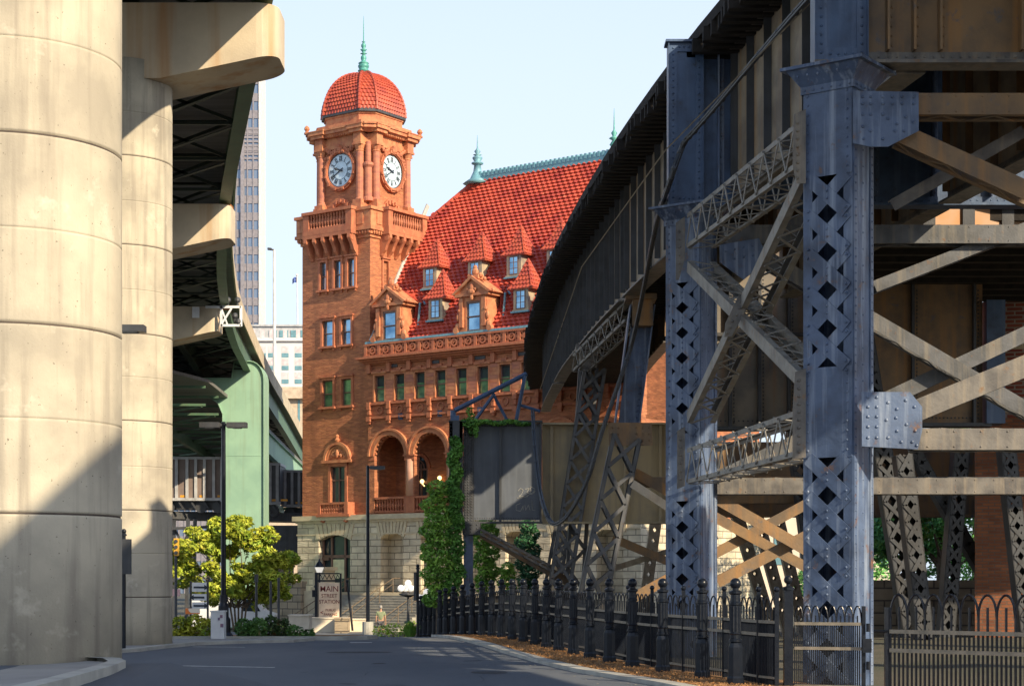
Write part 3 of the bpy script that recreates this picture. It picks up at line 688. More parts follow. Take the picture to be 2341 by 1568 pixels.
for i, (px, py) in enumerate([(916,952),(1006,945),(1097,938)]):
    s_, z_ = FS(px, py, T0); mb = MB(); mb.boxr(s_-.17,s_+.17,T0-.06,T0+.02,z_-.2,z_+.2); mb.cyl((s_,T0-.06,z_),(s_,T0-.12,z_),.11,n=12); mb.cyl((s_,T0-.12,z_),(s_,T0-.2,z_),.05,n=8); mb.build('wall_vent', steeln, st, local=True)
for px, py in [(898,840),(993,830),(1098,815),(1190,808)]:
    s_, z_ = FS(px, py, T0); mb = MB(); mb.boxr(s_-.4,s_+.4,T0-.05,T0+.02,15.25,15.45); mb.build('wall_vent', steeld, st, local=True)
# loggia
mb = MB()
for c in arches:
    archring(mb, c, zsp, AR, AR+.3, -T0-.0, -T0+.12, 24); archring(mb, c, zsp, AR+.3, AR+.44, -T0, -T0+.2, 24)
    for i in range(13):
        a = radians(8+i*13.7); mb.box((c+(AR-.02)*cos(a), T0+.12, zsp+(AR-.02)*sin(a)), (.13,.2,.13))
mb.build('arch_moulding', terral, st, local=True)
pinkst = mat('pink_column_stone', (.62,.34,.22), .6, col2=(.55,.28,.17))
for i in range(len(arches)+1):
    mb = MB(); mc = MB()
    c = a0c+(i-.5)*apit; hw = (apit/2-AR)
    if i == 0: mb.boxr(c-.1, c+hw+.02, T0-.05, T0+.52, zsp-.28, zsp); mb.build('capital', terra, st, local=True); continue
    mb.boxr(c-hw-.1, c+hw+.1, T0-.12, T0+.55, zsp-.1, zsp); mb.boxr(c-hw-.03, c+hw+.03, T0-.06, T0+.5, zsp-.35, zsp-.1)
    mb.boxr(c-hw-.04, c+hw+.04, T0-.06, T0+.5, 5.9, 6.95)
    mc.cyl((c,T0+.2,6.95),(c,T0+.2,zsp-.3),hw*.95,hw*.85,n=16)
    mb.build('capital', terra, st, local=True); mc.build('column', pinkst, st, smooth=True, local=True)
mb = MB()
for i, c in enumerate(arches): balustrade(mb, (c-AR+.05,T0+.1), (c+AR-.05,T0+.1), 5.95, 6.95, .22, .075)
mb.build('balustrade', terra, st, local=True)
# back wall of the loggia with arched lights
mb = MB(); BT = 2.6
bh = [(c-.85, c+.85, 5.95, 8.9+.85) for c in arches]
wall_holes(mb, .02, WE, 5.7, 11.6, bh, fpos(BT))
for c in arches:
    A = arcpts(c, 8.9, .85, 0, 180, 14)
    for p, q in zip(A[:-1], A[1:]): mb.add([(p[0],BT,p[1]),(p[0],BT,9.75),(q[0],BT,9.75),(q[0],BT,q[1])], [(0,1,2,3)])
mb.add([(.02,T0+.5,5.7),(.02,BT,5.7),(.02,BT,11.5),(.02,T0+.5,11.5)], [(0,1,2,3)]); mb.boxr(0, WE, T0+.5, BT, 5.5, 5.9); mb.boxr(0.02, WE, T0+.5, BT, 11.0, 11.2)
mb.build('loggia_wall', brick, st, local=True)
for c in arches[:6]:
    mb = MB(); archring(mb, c, 8.9, .85, 1.1, -BT-0, -BT+.1, 14); w = mb.build('arched_window', terra, st, local=True)
    mb = MB(); mb.boxr(c-.85,c+.85,BT+.1,BT+.16,5.95,9.74); mb.build('pane', glassd, w, local=True)
    mb = MB()
    for d in (-.8,-.28,.28,.8): mb.boxr(c+d-.05,c+d+.05,BT,BT+.1,5.95,9.2)
    mb.boxr(c-.85,c+.85,BT-.02,BT+.1,7.9,8.1); mb.boxr(c-.85,c+.85,BT-.02,BT+.1,8.8,8.9); archring(mb, c, 8.9, .5, .58, -BT-.1, -BT, 12); mb.build('frame', sash, w, local=True)
for px, py in [(889,1098),(965,1100),(934,1112),(1005,1092)]:
    s_, z_ = FS(px, py, 2.3); mb = MB(); mb.sph((s_,2.3,z_), .14, 10); mb.cyl((s_,2.3,z_-.14),(s_,2.55,z_-.3),.03,n=6); mb.build('wall_lamp', lampon, st, local=True)
# ---- stone ground floor
mb = MB(); BS = -.32
dn = (FS(736,1240)[0], FS(808,1240)[0]); ni = (FS(870,1250,BS)[0], FS(921,1250,BS)[0]); nc = (ni[0]+ni[1])/2; nh = (ni[1]-ni[0])/2
nichs = [nc+i*apit for i in range(6)]
zt = FS(772,1223)[1]; zn = FS(895,1218,BS)[1]
holes = [(dn[0], dn[1], .8, zt)] + [(c-nh, c+nh, .8, zn) for c in nichs]
wall_holes(mb, -TW-.15, WE, -1.6, 5.35, holes, fpos(BS))
def segtop(mb, a, b, z, rise, t, d):
    n = 12; m = (a+b)/2; pts = [(a+(b-a)*i/n, z-rise*((2*i/n-1)**2)) for i in range(n+1)]
    for p, q in zip(pts[:-1], pts[1:]):
        mb.add([(p[0],t,p[1]),(p[0],t,z),(q[0],t,z),(q[0],t,q[1])], [(0,3,2,1)]); mb.add([(p[0],t,p[1]),(q[0],t,q[1]),(q[0],t+d,q[1]),(p[0],t+d,p[1])], [(0,1,2,3)])
segtop(mb, dn[0], dn[1], zt, .35, BS, .5)
for c in nichs: segtop(mb, c-nh, c+nh, zn, .3, BS, 1.0)
for a, b, z0, z1 in holes:
    d = .5 if a == dn[0] else 1.0
    for k in (a, b): mb.add([(k,BS,z0),(k,BS+d,z0),(k,BS+d,z1),(k,BS,z1)], [(0,1,2,3)])
    if d == 1.0: mb.add([(a,BS+d,z0),(b,BS+d,z0),(b,BS+d,z1),(a,BS+d,z1)], [(0,1,2,3)])
mb.add([(-TW-.15,BS,-1.6),(-TW-.15,6.1,-1.6),(-TW-.15,6.1,5.35),(-TW-.15,BS,5.35)], [(0,1,2,3)])
mb.add([(WE,BS,-1.6),(WE,14,-1.6),(WE,14,5.4),(WE,BS,5.4)], [(0,1,2,3)])
mb.build('stone_ground_floor', stone, st, local=True)
mb = MB(); mb.boxr(-TW-.4, WE, BS-.28, BS+.6, 5.52, 5.84); mb.boxr(-TW-.25, WE, BS-.1, BS+.5, 5.35, 5.52); mb.boxr(-TW-.2, WE, BS-.06, BS+.02, 4.55, 4.65)
# voussoirs standing proud
for a, b, z0, z1 in holes:
    n = 9; w_ = (b-a)/2+.15; m = (a+b)/2
    for i in range(n):
        x0, x1 = m-w_+2*w_*i/n+.02, m-w_+2*w_*(i+1)/n-.02; f = .28*(2*(i+.5)/n-1)
        zl = z1-.33*((2*(i+.5)/n-1)**2)+.02; mb.prism([(x0,zl),(x1,zl),(x1+f,z1+.72),(x0+f,z1+.72)], BS-.07, BS+.01)
mb.build('stone_cornice', stonesm, st, local=True)
mb = MB(); a, b = dn; mb.boxr(a, b, .05, .15, 3.05, 3.25)
for q in (a, a+(b-a)*.27, a+(b-a)*.73-.1, b-.14): mb.boxr(q, q+.14, .05, .16, .8, zt)
mb.boxr(a,a+.6,.0,.1,2.9,3.1); dw = mb.build('entrance_door', sash, st, local=True)
mb = MB(); mb.boxr(a, b, .18, .22, .8, zt); mb.build('pane', glassd, dw, local=True)
mb = MB(); mb.boxr(a+(b-a)*.27+.16, a+(b-a)*.27+1.2, .10, .14, 1.7, 2.95); mb.build('notice', mat('cream_notice', (.75,.70,.45), .7), dw, local=True)
# ---- main roof
E0, ME = 17.0, 11.5/6.85
rt_ = lambda b: .0+7.0*b
def rpos_(a, b): return Vector((a, rt_(b), E0+11.5*b))
nr = Vector((0,-11.5,7.0)).normalized()
def rleft(b):
    t = rt_(b); return max(-5.0, -(9-(9-3.58-.0)*0) + 0) if False else max(-4.6, -9+ (12.58)*t/7.0)
RR = 24.0
def rright(b): return WE-.3-(WE-.3-15.5)*b
mb = MB(); tiles(mb, rpos_, lambda a, b: nr, lambda b: (.05 if rt_(b) < 5.6 else max(-4.6, -9+12.58*rt_(b)/7.0)) if rt_(b) < 6.1 else -9+12.58*rt_(b)/7.0, rright, 44, .40, .06, .10, 4)
mb.add([(-4.6,2.45,21.0),(3.58,7,28.45),(-4.6,11.6,21.0)], [(0,1,2)])
mb.add([(-4.6,11.6,21.0),(3.58,7,28.45),(15.5,7,28.45),(WE-.3,14,17),(0,14,17)], [(0,1,2,3,4)])
mb.add([(WE-.3,0,17),(WE-.3,14,17),(15.5,7,28.45)], [(0,1,2)])
# hip tiles
for i in range(26):
    b0, b1 = i/26, (i+1)/26; f = lambda b: Vector((-9+12.58*b, 7*b, E0+11.5*b))
    if f(b0).x > -1.2: mb.cyl(f(b0)+Vector((0,0,.06)), f(b1)+Vector((0,0,.14)), .17, .12, n=7)
rf = mb.build('roof', tile, st, local=True)
mb = MB(); mb.boxr(3.3, 15.7, 6.82, 7.18, 28.25, 28.82); 
for i in range(36): mb.boxr(3.4+i*.34, 3.56+i*.34, 6.78, 7.22, 28.6, 28.94)
mb.build('ridge_cresting', lead, rf, local=True)
for s_ in (3.45, 14.4):
    mb = MB(); mb.lathe((s_,7,28.2), [(r_, z_*.68) for r_, z_ in ([(1.0,0),(.5,.5),(.28,1.2),(.22,1.9),(.4,1.95),(.4,2.08),(.2,2.15),(.34,2.5),(.34,2.6),(.14,2.75),(.3,2.85),(.1,2.95),(.22,3.2),(.05,3.5),(.03,4.2),(.01,4.8)] if s_ < 5 else [(.5,0),(.3,.6),(.22,.9),(.4,1.0),(.15,1.2),(.3,1.5),(.12,1.9),(.34,2.1),(.1,2.3),(.2,2.6),(.05,2.9),(.03,4.0),(.01,4.9)])], 10)
    mb.build('finial', lead if s_ < 5 else copper, rf, smooth=True, local=True)
def roofhit(px, py):
    lo, hi = 0., 7.
    for _ in range(40):
        t = (lo+hi)/2; s_, z_ = FS(px, py, t)
        if E0+ME*t*.977 < z_: lo = t
        else: hi = t
    return s_, t, z_
# big pedimented dormers
def big_dormer(c, z0=17.05, zw=18.85):
    g = MB(); hw = .62
    g.boxr(c-1.05, c-hw+.08, -.35, .7, z0-.1, 19.2); g.boxr(c+hw-.08, c+1.05, -.35, .7, z0-.1, 19.2); g.boxr(c-hw+.08, c+hw-.08, -.35, .7, zw+.05, 19.2); g.boxr(c-.95,c+.95,.4,2.2,z0,19.2)
    g.boxr(c-1.32, c+1.32, -.55, .8, 19.2, 19.38)
    g.prism([(c-1.4,19.38),(c+1.4,19.38),(c,20.28)], -.42, .75); 
    for k in (-1,1): g.beam((c+k*1.5,-.5,19.42),(c,-.5,20.42),.35,.14,(0,-1,0)) if False else g.prism([(c+k*1.55,19.38),(c+k*1.35,19.34),(c,20.26),(c,20.46)], -.62, .8)
    for k in (-1,1):
        g.boxr(c+k*.88-.14, c+k*.88+.14, -.5, -.35, 17.3, 19.1)
        g.sph((c+k*1.2,-.35,17.35), .24, 8, (1,.6,1.2)); g.sph((c+k*1.15,-.4,17.95), .18, 8, (.8,.6,1.4)); g.cyl((c+k*1.3,-.5,17.15),(c+k*1.3,-.2,17.15),.2,n=10)
        g.sph((c+k*1.02,-.42,18.35), .14, 8); g.sph((c+k*1.5,-.3,19.45), .14, 6)
    g.sph((c,-.5,19.72), .2, 8, (1,.7,1.3)); g.sph((c,-.55,19.45), .24, 8, (1.2,.6,.8)); g.sph((c-.28,-.5,19.6),.12,6); g.sph((c+.28,-.5,19.6),.12,6); g.sph((c,-.5,19.15),.17,8,(.8,.7,1.4))
    g.boxr(c-.4,c+.4,-.4,.2,20.25,20.5); g.sph((c,-.15,20.72),.24,8,(1,.8,1.2)); g.sph((c,-.15,21.02),.14,8); g.sph((c-.42,-.15,20.5),.17,6); g.sph((c+.42,-.15,20.5),.17,6); g.sph((c+.7,-.1,20.25),.14,6); g.sph((c-.7,-.1,20.25),.14,6)
    d = g.build('dormer', terral, st, local=True)
    g = MB()
    for k in (-1,1):
        def pp(a, b, k=k): return Vector((c+k*1.45*(1-b), .8+a, 19.45+.85*b))
        n_ = Vector((k*.85,0,1.45)).normalized()
        tiles(g, (lambda a, b, k=k: pp(a,b,k)), lambda a, b: n_, lambda b: 0., lambda b: 1.6+.6*b, 4, .4, .04, .06)
        g.add([(c+k*1.3,.7,17.2),(c+k*1.3,2.6,19.4),(c+k*1.3,.7,19.4)], [(0,1,2)])
    g.build('roof', tile, d, local=True)
    g = MB(); g.beam((c+1.62,.8,19.42),(c+1.62,.5,17.1),.1,.1); g.beam((c+.1,2.6,20.5),(c+1.6,1.3,19.4),.12,.1); g.build('flashing', lead, d, local=True)
    g = MB(); g.boxr(c-hw+.08,c-hw+.16,-.32,-.2,z0,zw); g.boxr(c+hw-.16,c+hw-.08,-.32,-.2,z0,zw); g.boxr(c-hw+.1,c+hw-.1,-.32,-.2,zw-.08,zw+.05); g.boxr(c-hw+.1,c+hw-.1,-.34,-.2,z0,z0+.08); g.boxr(c-hw+.1,c+hw-.1,-.34,-.2,17.9,17.98); g.build('frame', sash, d, local=True)
    g = MB(); g.boxr(c-hw+.12,c+hw-.12,-.24,-.18,z0+.02,zw); g.build('pane', glass, d, local=True)
D1 = FS(891, 740, -.3)[0]; D2 = FS(1083, 720, -.3)[0]
for i in range(3): big_dormer(D1+i*(D2-D1))
def small_dormer(px, py, hf=1.25):
    s_, t_, z_ = roofhit(px, py); g = MB(); hw = .56
    g.boxr(s_-hw, s_+hw, t_-.25, t_+1.1, z_-.1, z_+hf); g.boxr(s_-hw-.06,s_+hw+.06,t_-.32,t_-.2,z_-.16,z_-.04)
    d = g.build('small_dormer', mat_dorm, st, local=True)
    g = MB(); B = .92; zt_ = z_+hf; ap = 1.95; cy = t_+.55
    for sx, sy in ((0,-1),(1,0),(-1,0),(0,1)):
        out = Vector((sx,sy,0)); e = Vector((-sy,sx,0))
        def pp(a, b, out=out, e=e):
            k = (1-b)*(1-.32*b*(1-b)*2.2); return Vector((s_,cy,zt_+ap*b))+out*(B*k)+e*a
        def kk(b): return B*(1-b)*(1-.32*b*(1-b)*2.2)
        n_ = (out*ap+Vector((0,0,B))).normalized()
        tiles(g, pp, lambda a, b, n_=n_: n_, lambda b: -kk(b), lambda b: kk(b), 7, .26, .025, .05, 4)
        for j in range(7):
            a_, b_ = j/7, (j+1)/7; g.cyl(pp(kk(a_),a_), pp(kk(b_),b_), .06, .045, n=5)
    g.boxr(s_-B,s_+B,cy-B,cy+B,zt_-.06,zt_); g.build('roof', domet, d, local=True)
    g = MB(); t2 = t_-.27; wv = .3
    g.boxr(s_-wv-.05,s_-wv,t2-.03,t2,z_,z_+hf-.12); g.boxr(s_+wv,s_+wv+.05,t2-.03,t2,z_,z_+hf-.12); g.boxr(s_-wv,s_+wv,t2-.03,t2,z_+hf-.17,z_+hf-.12); g.boxr(s_-wv,s_+wv,t2-.03,t2,z_,z_+.05); g.boxr(s_-.02,s_+.02,t2-.03,t2,z_+.05,z_+hf-.17)
    for q in (.38,.75): g.boxr(s_-wv,s_+wv,t2-.03,t2,z_+q,z_+q+.03)
    g.build('frame', sash, d, local=True)
    g = MB(); g.boxr(s_-wv,s_+wv,t2-.012,t2,z_+.04,z_+hf-.15); g.build('pane', glass, d, local=True)
    g = MB(); g.boxr(s_-hw-.12,s_+hw+.12,t_-.42,t_-.25,z_-.24,z_-.14); g.build('flashing', lead, d, local=True)
mat_dorm = mat('dormer_cheek', (.48,.38,.24), .7, col2=(.22,.18,.16), scale=1.)
for px, py in [(988,656),(1091,642),(1180,629),(1272,616),(1001,728),(1196,707)]: small_dormer(px, py)
g = MB(); g.beam((.06,-.0,17.1),(.06,5.9,27.0),.1,.3); g.build('flashing', mat('pale_flashing', (.5,.5,.46), .7), st, local=True)
# ---- terrace, steps and retaining wall in front of the station
SL = FS(782, 1355, -2.5)[0]; SRt = FS(1015, 1355, -2.5)[0]
stp = thing('stone_steps', 'broad grey stone steps with pedestals climbing to the station terrace', 'steps', SW(SL,-4,-1.6), RZ)
def sbuild(mb, name, m, par):     # geometry given in the station frame
    M = Matrix.Translation((OX,OY,0)) @ Matrix.Rotation(RZ,4,'Z'); mb.v = [M @ p for p in mb.v]; return mb.build(name, m, par)
mb = MB(); n = 15
for i in range(n): mb.boxr(SL, SRt, -2.5-.34*(i+1), -2.5-.34*i+.03, -1.75, .78-.16*(i+1)+.0)
for i in range(n): mb.boxr(SL, SRt, -2.5-.34*(i+1)-.03, -2.5-.34*i, .78-.16*(i+1)-.05+.052, .78-.16*(i+1)+.012)
sbuild(mb, 'treads', mat('step_stone', (.40,.38,.32), .85, col2=(.30,.28,.24), scale=3), stp)
mb = MB(); mb.boxr(SL-1.6, WE, -2.5, BS, -1.7, .79); mb.boxr(-9, SL-1.6, -3.6, BS, -1.7, .77); sbuild(mb, 'terrace', stonesm, stp)
mb = MB(); px0 = SL-.75; mb.boxr(px0-.9, px0+.55, -4.3, -2.6, -1.65, .9); mb.boxr(px0-.5, px0+.5, -3.9, -2.9, .9, 2.2); mb.boxr(px0-.62,px0+.62,-4.02,-2.78,2.2,2.42); mb.boxr(px0-.6,px0+.6,-4.0,-2.8,.9,1.15)
sbuild(mb, 'pedestal', stonesm, stp)
def stairrail(s_):
    r = MB()
    a, b = (s_, -2.3, .8+.9), (s_, -2.5-.34*14.5, -1.5+.9)
    r.path([(s_,-1.6,1.7), a, b, (s_,-2.5-.34*15.5,-1.5+.85),(s_,-2.5-.34*15.5,-1.5+.6)], .03); r.path([(s_,-2.3,1.35),(s_,-2.5-.34*14.5,-1.05)], .02)
    for q in (0,.25,.5,.75,1.): y_ = -2.3+(b[1]-a[1])*q; z_ = a[2]+(b[2]-a[2])*q; r.cyl((s_,y_,z_-.95),(s_,y_,z_),.028,n=6)
    sbuild(r, 'handrail', mat('rail_steel_%d' % int(s_*10), (.20,.15,.10), .5, metal=.3), stp)
stairrail(SL+.35); stairrail(SL+4.1); stairrail(SRt-.6)
rw = MB(); RWa = -11.2; rw.boxr(RWa, SL-1.66, -4.6, -4.1, -1.65, 1.35); 
rw.boxr(RWa, SL-1.66, -4.7, -4.0, 1.35, 1.52)
rwt = thing('retaining_wall', 'weathered block stone retaining wall left of the station steps', 'wall', SW(RWa,-4.5,-1.6), RZ)
sbuild(rw, 'blocks', stonedk, rwt)
# ================================================================= old steel railway viaduct on the right
rv = thing('railway_viaduct', 'riveted grey steel railway viaduct on laced columns curving away towards the station', 'viaduct', (5.4, 28, 0))
EDGE = [(-20,15.0),(0,11.2),(14,8.2),(20,7.1),(28,5.65),(37.9,4.13),(41.4,3.6),(49.4,2.69),(58.6,1.88),(68.9,1.19),(83.5,.71),(99,.73),(112,1.4),(125,3.2)]
def ex(y):        # smoothed edge of the deck
    return (lerpt(EDGE, y-3)+lerpt(EDGE, y)*2+lerpt(EDGE, y+3))/4
ZG0, ZG1, ZD = 9.85, 13.2, 13.45
def rib(mb, off0, off1, z0, z1, ya, yb, step=2.0):
    n = max(1, int(abs(yb-ya)/step))
    for i in range(n):
        a, b = ya+(yb-ya)*i/n, ya+(yb-ya)*(i+1)/n
        mb.add([(ex(a)+off0,a,z0),(ex(a)+off1,a,z0),(ex(b)+off1,b,z0),(ex(b)+off0,b,z0),(ex(a)+off0,a,z1),(ex(a)+off1,a,z1),(ex(b)+off1,b,z1),(ex(b)+off0,b,z1)],
               [(0,3,2,1),(4,5,6,7),(0,1,5,4),(2,3,7,6),(1,2,6,5),(3,0,4,7)])
# unseen timber screen added on the nearest spans to set the pier shadow
mb = MB(); rib(mb, .0, .06, ZD, ZD+.75, -20, 14, 1.5); mb.build('shadow_screen', timber, rv)
bents = [-16,-2,8,17.5,28.45,39.05,52,63,74,87]
WOFF, GOFF = .95, 5.6
for gi, off in enumerate((WOFF, GOFF)):
    for a, b in zip(bents[:-1], bents[1:]):
        if b < 10 and False: continue
        mb = MB(); y0, y1 = a+.3, b-.3; ZG0 = 9.85 if gi == 0 or a < 45 else 11.6
        
        if b == 28.45: y1 = 23.0
        rib(mb, off-.012, off+.012, ZG0+.04, ZG1, y0, y1, 1.0)
        w = mb.build('longitudinal_girder', webm, rv)
        mb = MB(); rib(mb, off-.24, off+.24, ZG0, ZG0+.05, y0, y1, 1.0); rib(mb, off-.24, off+.24, ZG1-.02, ZG1+.03, y0, y1, 1.)
        rib(mb, off-.035, off-.013, ZG0+.05, ZG0+.25, y0, y1, 1.0); rib(mb, off+.013, off+.035, ZG0+.05, ZG0+.25, y0, y1, 1.0)
        mb.build('flange', steelg, w)
        mb = MB(); n = int((y1-y0)/1.15)
        for i in range(n+1):
            y = y0+.06+(y1-y0-.12)*i/n; x = ex(y)+off
            for k in (-1,1):
                mb.boxr(min(x+k*.013,x+k*.17), max(x+k*.013,x+k*.17), y-.02, y+.02, ZG0+.26, ZG1-.03); mb.boxr(min(x+k*.014,x+k*.032), max(x+k*.014,x+k*.032), y+.02, y+.13, ZG0+.26, ZG1-.03)
            if y > 20: mb.rivs((x-.034,y+.075,ZG0+.3),(x-.034,y+.075,ZG1-.1), 22, (-1,0,0), .018)
            if y > 20 and gi == 0 :
                mb.rivs((x-.036,y+.1,ZG0+.16),(x-.036,min(y+1.1,y1),ZG0+.16), 7, (-1,0,0), .018)
        mb.build('stiffener', steeld if gi == 0 else steelr, w)
# deck of timbers
mb = MB(); rib(mb, .35, 6.3, ZD-.22, ZD-.02, -20, 45, 1.5); rib(mb, .35, 5.9, ZD-.22, ZD-.02, 45, 124, 1.5)
dk = mb.build('deck', timber, rv)
mb = MB(); y = -19.; random.seed(11)
while y < 123:
    x = ex(y); l = random.uniform(-.12,.06); mb.boxr(x+l, x+6.5, y, y+.22, ZD-.32, ZD-.02); y += .42
t_ = mb.build('sleepers', timber, rv); t_['kind'] = 'stuff'
mb = MB(); y = -19.
while y < 123: mb.add([(ex(y)+.02,y,ZD-.02),(ex(y)+.25,y,ZD-.02),(ex(y+2.4)+.25,y+2.38,ZD-.02),(ex(y+2.4)+.02,y+2.38,ZD-.02),(ex(y)+.02,y,ZD+.22),(ex(y)+.25,y,ZD+.22),(ex(y+2.4)+.25,y+2.38,ZD+.22),(ex(y+2.4)+.02,y+2.38,ZD+.22)],[(0,3,2,1),(4,5,6,7),(0,1,5,4),(2,3,7,6),(1,2,6,5),(3,0,4,7)]); y += 2.4
mb.build('guard_timber', timber, rv)
# extra deck and girder added on the right to shade the trestle
mb = MB(); rib(mb, 6.3, 8.6, ZD-.22, ZD-.02, -24, 40, 1.5); shade_deck = mb.build('deck', timber, rv)
mb = MB(); rib(mb, 8.3, 8.33, ZG0+1.6, ZG1, -24, 40, 1.); rib(mb, 8.1, 8.55, ZG0+1.55, ZG0+1.6, -24, 40, 1.); mb.build('longitudinal_girder', steelr, rv)
# ----- laced members
def laced(mb, p0, p1, side, up, w, h, c=.08, n=10, faces='LRBT', bar=.035, double=False, rv_=True, end=0.):
    """four corner chords joined by zigzag bars; side/up are the cross section directions."""
    p0 = Vector(p0); p1 = Vector(p1); side = Vector(side).normalized(); up = Vector(up).normalized()
    cr = [(-1,-1),(1,-1),(1,1),(-1,1)]
    for a, b in cr:
        o = side*(a*(w/2-.012))+up*(b*(h/2-c/2)); mb.beam(p0+o, p1+o, .022, c, up)
        o2 = side*(a*(w/2-c/2))+up*(b*(h/2-.010)); mb.beam(p0+o2, p1+o2, c, .018, up)
    d = p1-p0
    for fc in faces:
        if fc in 'LR': s0 = side*((w/2+.01)*(-1 if fc == 'L' else 1)); A, B = up*(-h/2+c/2), up*(h/2-c/2); nn = side*(-1 if fc == 'L' else 1)
        else: s0 = up*((h/2+.01)*(-1 if fc == 'B' else 1)); A, B = side*(-w/2+c/2), side*(w/2-c/2); nn = up*(-1 if fc == 'B' else 1)
        for i in range(n):
            t0, t1 = end+(1-2*end)*i/n, end+(1-2*end)*(i+1)/n
            q0, q1 = p0+d*t0+s0, p0+d*t1+s0
            X, Y = (A, B) if i % 2 == 0 else (B, A)
            mb.beam(q0+X, q1+Y, .016, bar, (q1+Y-q0-X).cross(nn).normalized())
            if double: mb.beam(q0+Y+nn*.012, q1+X+nn*.012, .016, bar, (q1-q0).cross(nn).normalized())
            if rv_ and i: mb.rivet(q0+X+nn*.01, nn, .028)
E1 = Vector((.805,-.593,0)); E2 = Vector((.593,.805,0))
def colmat(c): return Matrix(((E1.x,E2.x,0,c[0]),(E1.y,E2.y,0,c[1]),(0,0,1,0),(0,0,0,1)))
def column(corner, zb, zt, plates, Wd=.87, D=.75, name='column', m=None, detail=True):
    """box column whose near corner is 'corner'; front face runs to -E1, right face to +E2."""
    mb = MB(); mb.T = colmat(corner); pl = .16
    # side plates (right and left faces are solid channels)
    mb.boxr(-.02, 0, 0, D, zb, zt); mb.boxr(-Wd, -Wd+.02, 0, D, zb, zt)
    for y in (0, D-.02):
        mb.boxr(-pl, -.02, y, y+.02, zb, zt); mb.boxr(-Wd+.02, -Wd+pl, y, y+.02, zb, zt)
    # vertical angle ribs on the right face
    mb.boxr(0, .018, .02, .13, zb, zt-.3); mb.boxr(0, .018, D-.13, D-.02, zb, zt-.3)
    if detail:
        nz = int((zt-zb)/.135)
        for yy in (.075, D-.075): mb.rivs((.018,yy,zb),(.018,yy,zt-.35), nz, (1,0,0), .02)
        mb.rivs((0,D*.5,zb),(0,D*.5,zt-.35), nz//2, (1,0,0), .018)
    c = mb.build(name, m or steelb, rv)
    mb = MB(); mb.T = colmat(corner)
    for z0, z1 in plates:
        mb.boxr(-Wd+.01, -.01, -.016, 0, z0, z1)
        if detail:
            nz = int((z1-z0)/.15)
            for xx in (-.09, -Wd+.09): mb.rivs((xx,-.016,z0+.04),(xx,-.016,z1-.04), nz, (0,-1,0), .022)
    mb.boxr(-Wd+.01, -.01, D, D+.015, zt-2.4, zt)
    mb.boxr(-Wd+.02, -.02, D-.05, D-.03, zb, zt)
    mb.build('cover_plate', m or steelb, c)
    # diamond lacing between the plates
    mb = MB(); mb.T = colmat(corner)
    spans = []; z = zt
    pls = sorted(plates, key=lambda q: -q[1]); top = None
    for i, (z0, z1) in enumerate(pls):
        if i+1 < len(pls): spans.append((pls[i+1][1], z0))
        else: spans.append((zb, z0))
    for z0, z1 in spans:
        if z1-z0 < .3: continue
        n = max(2, round((z1-z0)/.585)); st_ = (z1-z0)/n; a = -Wd+.10; b = -.10
        for i in range(n):
            q0, q1 = z0+st_*i, z0+st_*(i+1)
            mb.beam((a,-.012,q0),(b,-.012,q1), .012, .22, Vector((-(q1-q0),0,b-a)).normalized())
            mb.beam((b,-.026,q0),(a,-.026,q1), .012, .22, Vector((q1-q0,0,b-a)).normalized())
            if detail:
                for xx in (a+.0, b-.0):
                    for dz in (-.07,.07): mb.rivet((xx,-.034,q0+dz),(0,-1,0),.024)
                for dz in (-.06,.06): mb.rivet(((a+b)/2,-.034,(q0+q1)/2+dz),(0,-1,0),.024)
    if len(mb.v): mb.build('lacing', m or steelb, c)
    return c
def capital(corner, Wd, D, z0, z1, c, m=None):
    mb = MB(); mb.T = colmat(corner); f = .20
    lo = [(-Wd-.03,-.04),(.03,-.04),(.03,D+.03),(-Wd-.03,D+.03)]; hi = [(-Wd-f,-f),(f,-f),(f,D+f),(-Wd-f,D+f)]
    zm = z0+.12
    mb.add([(x,y,z0) for x,y in lo]+[(x,y,zm) for x,y in lo]+[(x,y,z1-.05) for x,y in hi], [(0,1,5,4),(1,2,6,5),(2,3,7,6),(3,0,4,7),(4,5,9,8),(5,6,10,9),(6,7,11,10),(7,4,8,11),(8,9,10,11)])
    mb.boxr(-Wd-f-.08, f+.08, -f-.08, D+f+.08, z1-.05, z1)
    for k in range(6):
        x = -Wd+.04+k*(Wd-.08)/5; mb.rivet((x,-.042,z0+.06),(0,-1,0),.024); mb.rivet((x*1.1+.04,-.19,zm+.14),(0,-1,-.5),.024)
    for k in range(5): mb.rivet((.04,.08+k*(D-.16)/4,z0+.06),(1,0,0),.022)
    mb.build('capital', m or steelb, c)
c1 = (5.41, 28.0); c2 = (4.11, 38.6)
z_1 = lambda py: PZ(py, 28.2); z_2 = lambda py: PZ(py, 38.8)
k1 = column((*c1,0), -.1, 9.5, [(z_1(400), 9.5), (z_1(1045), z_1(838))])
capital((*c1,0), .87, .75, 9.42, 9.84, k1)
k2 = column((*c2,0), -.1, 9.5, [(z_2(645), 9.5), (z_2(1145), z_2(990))])
capital((*c2,0), .87, .75, 9.42, 9.84, k2)
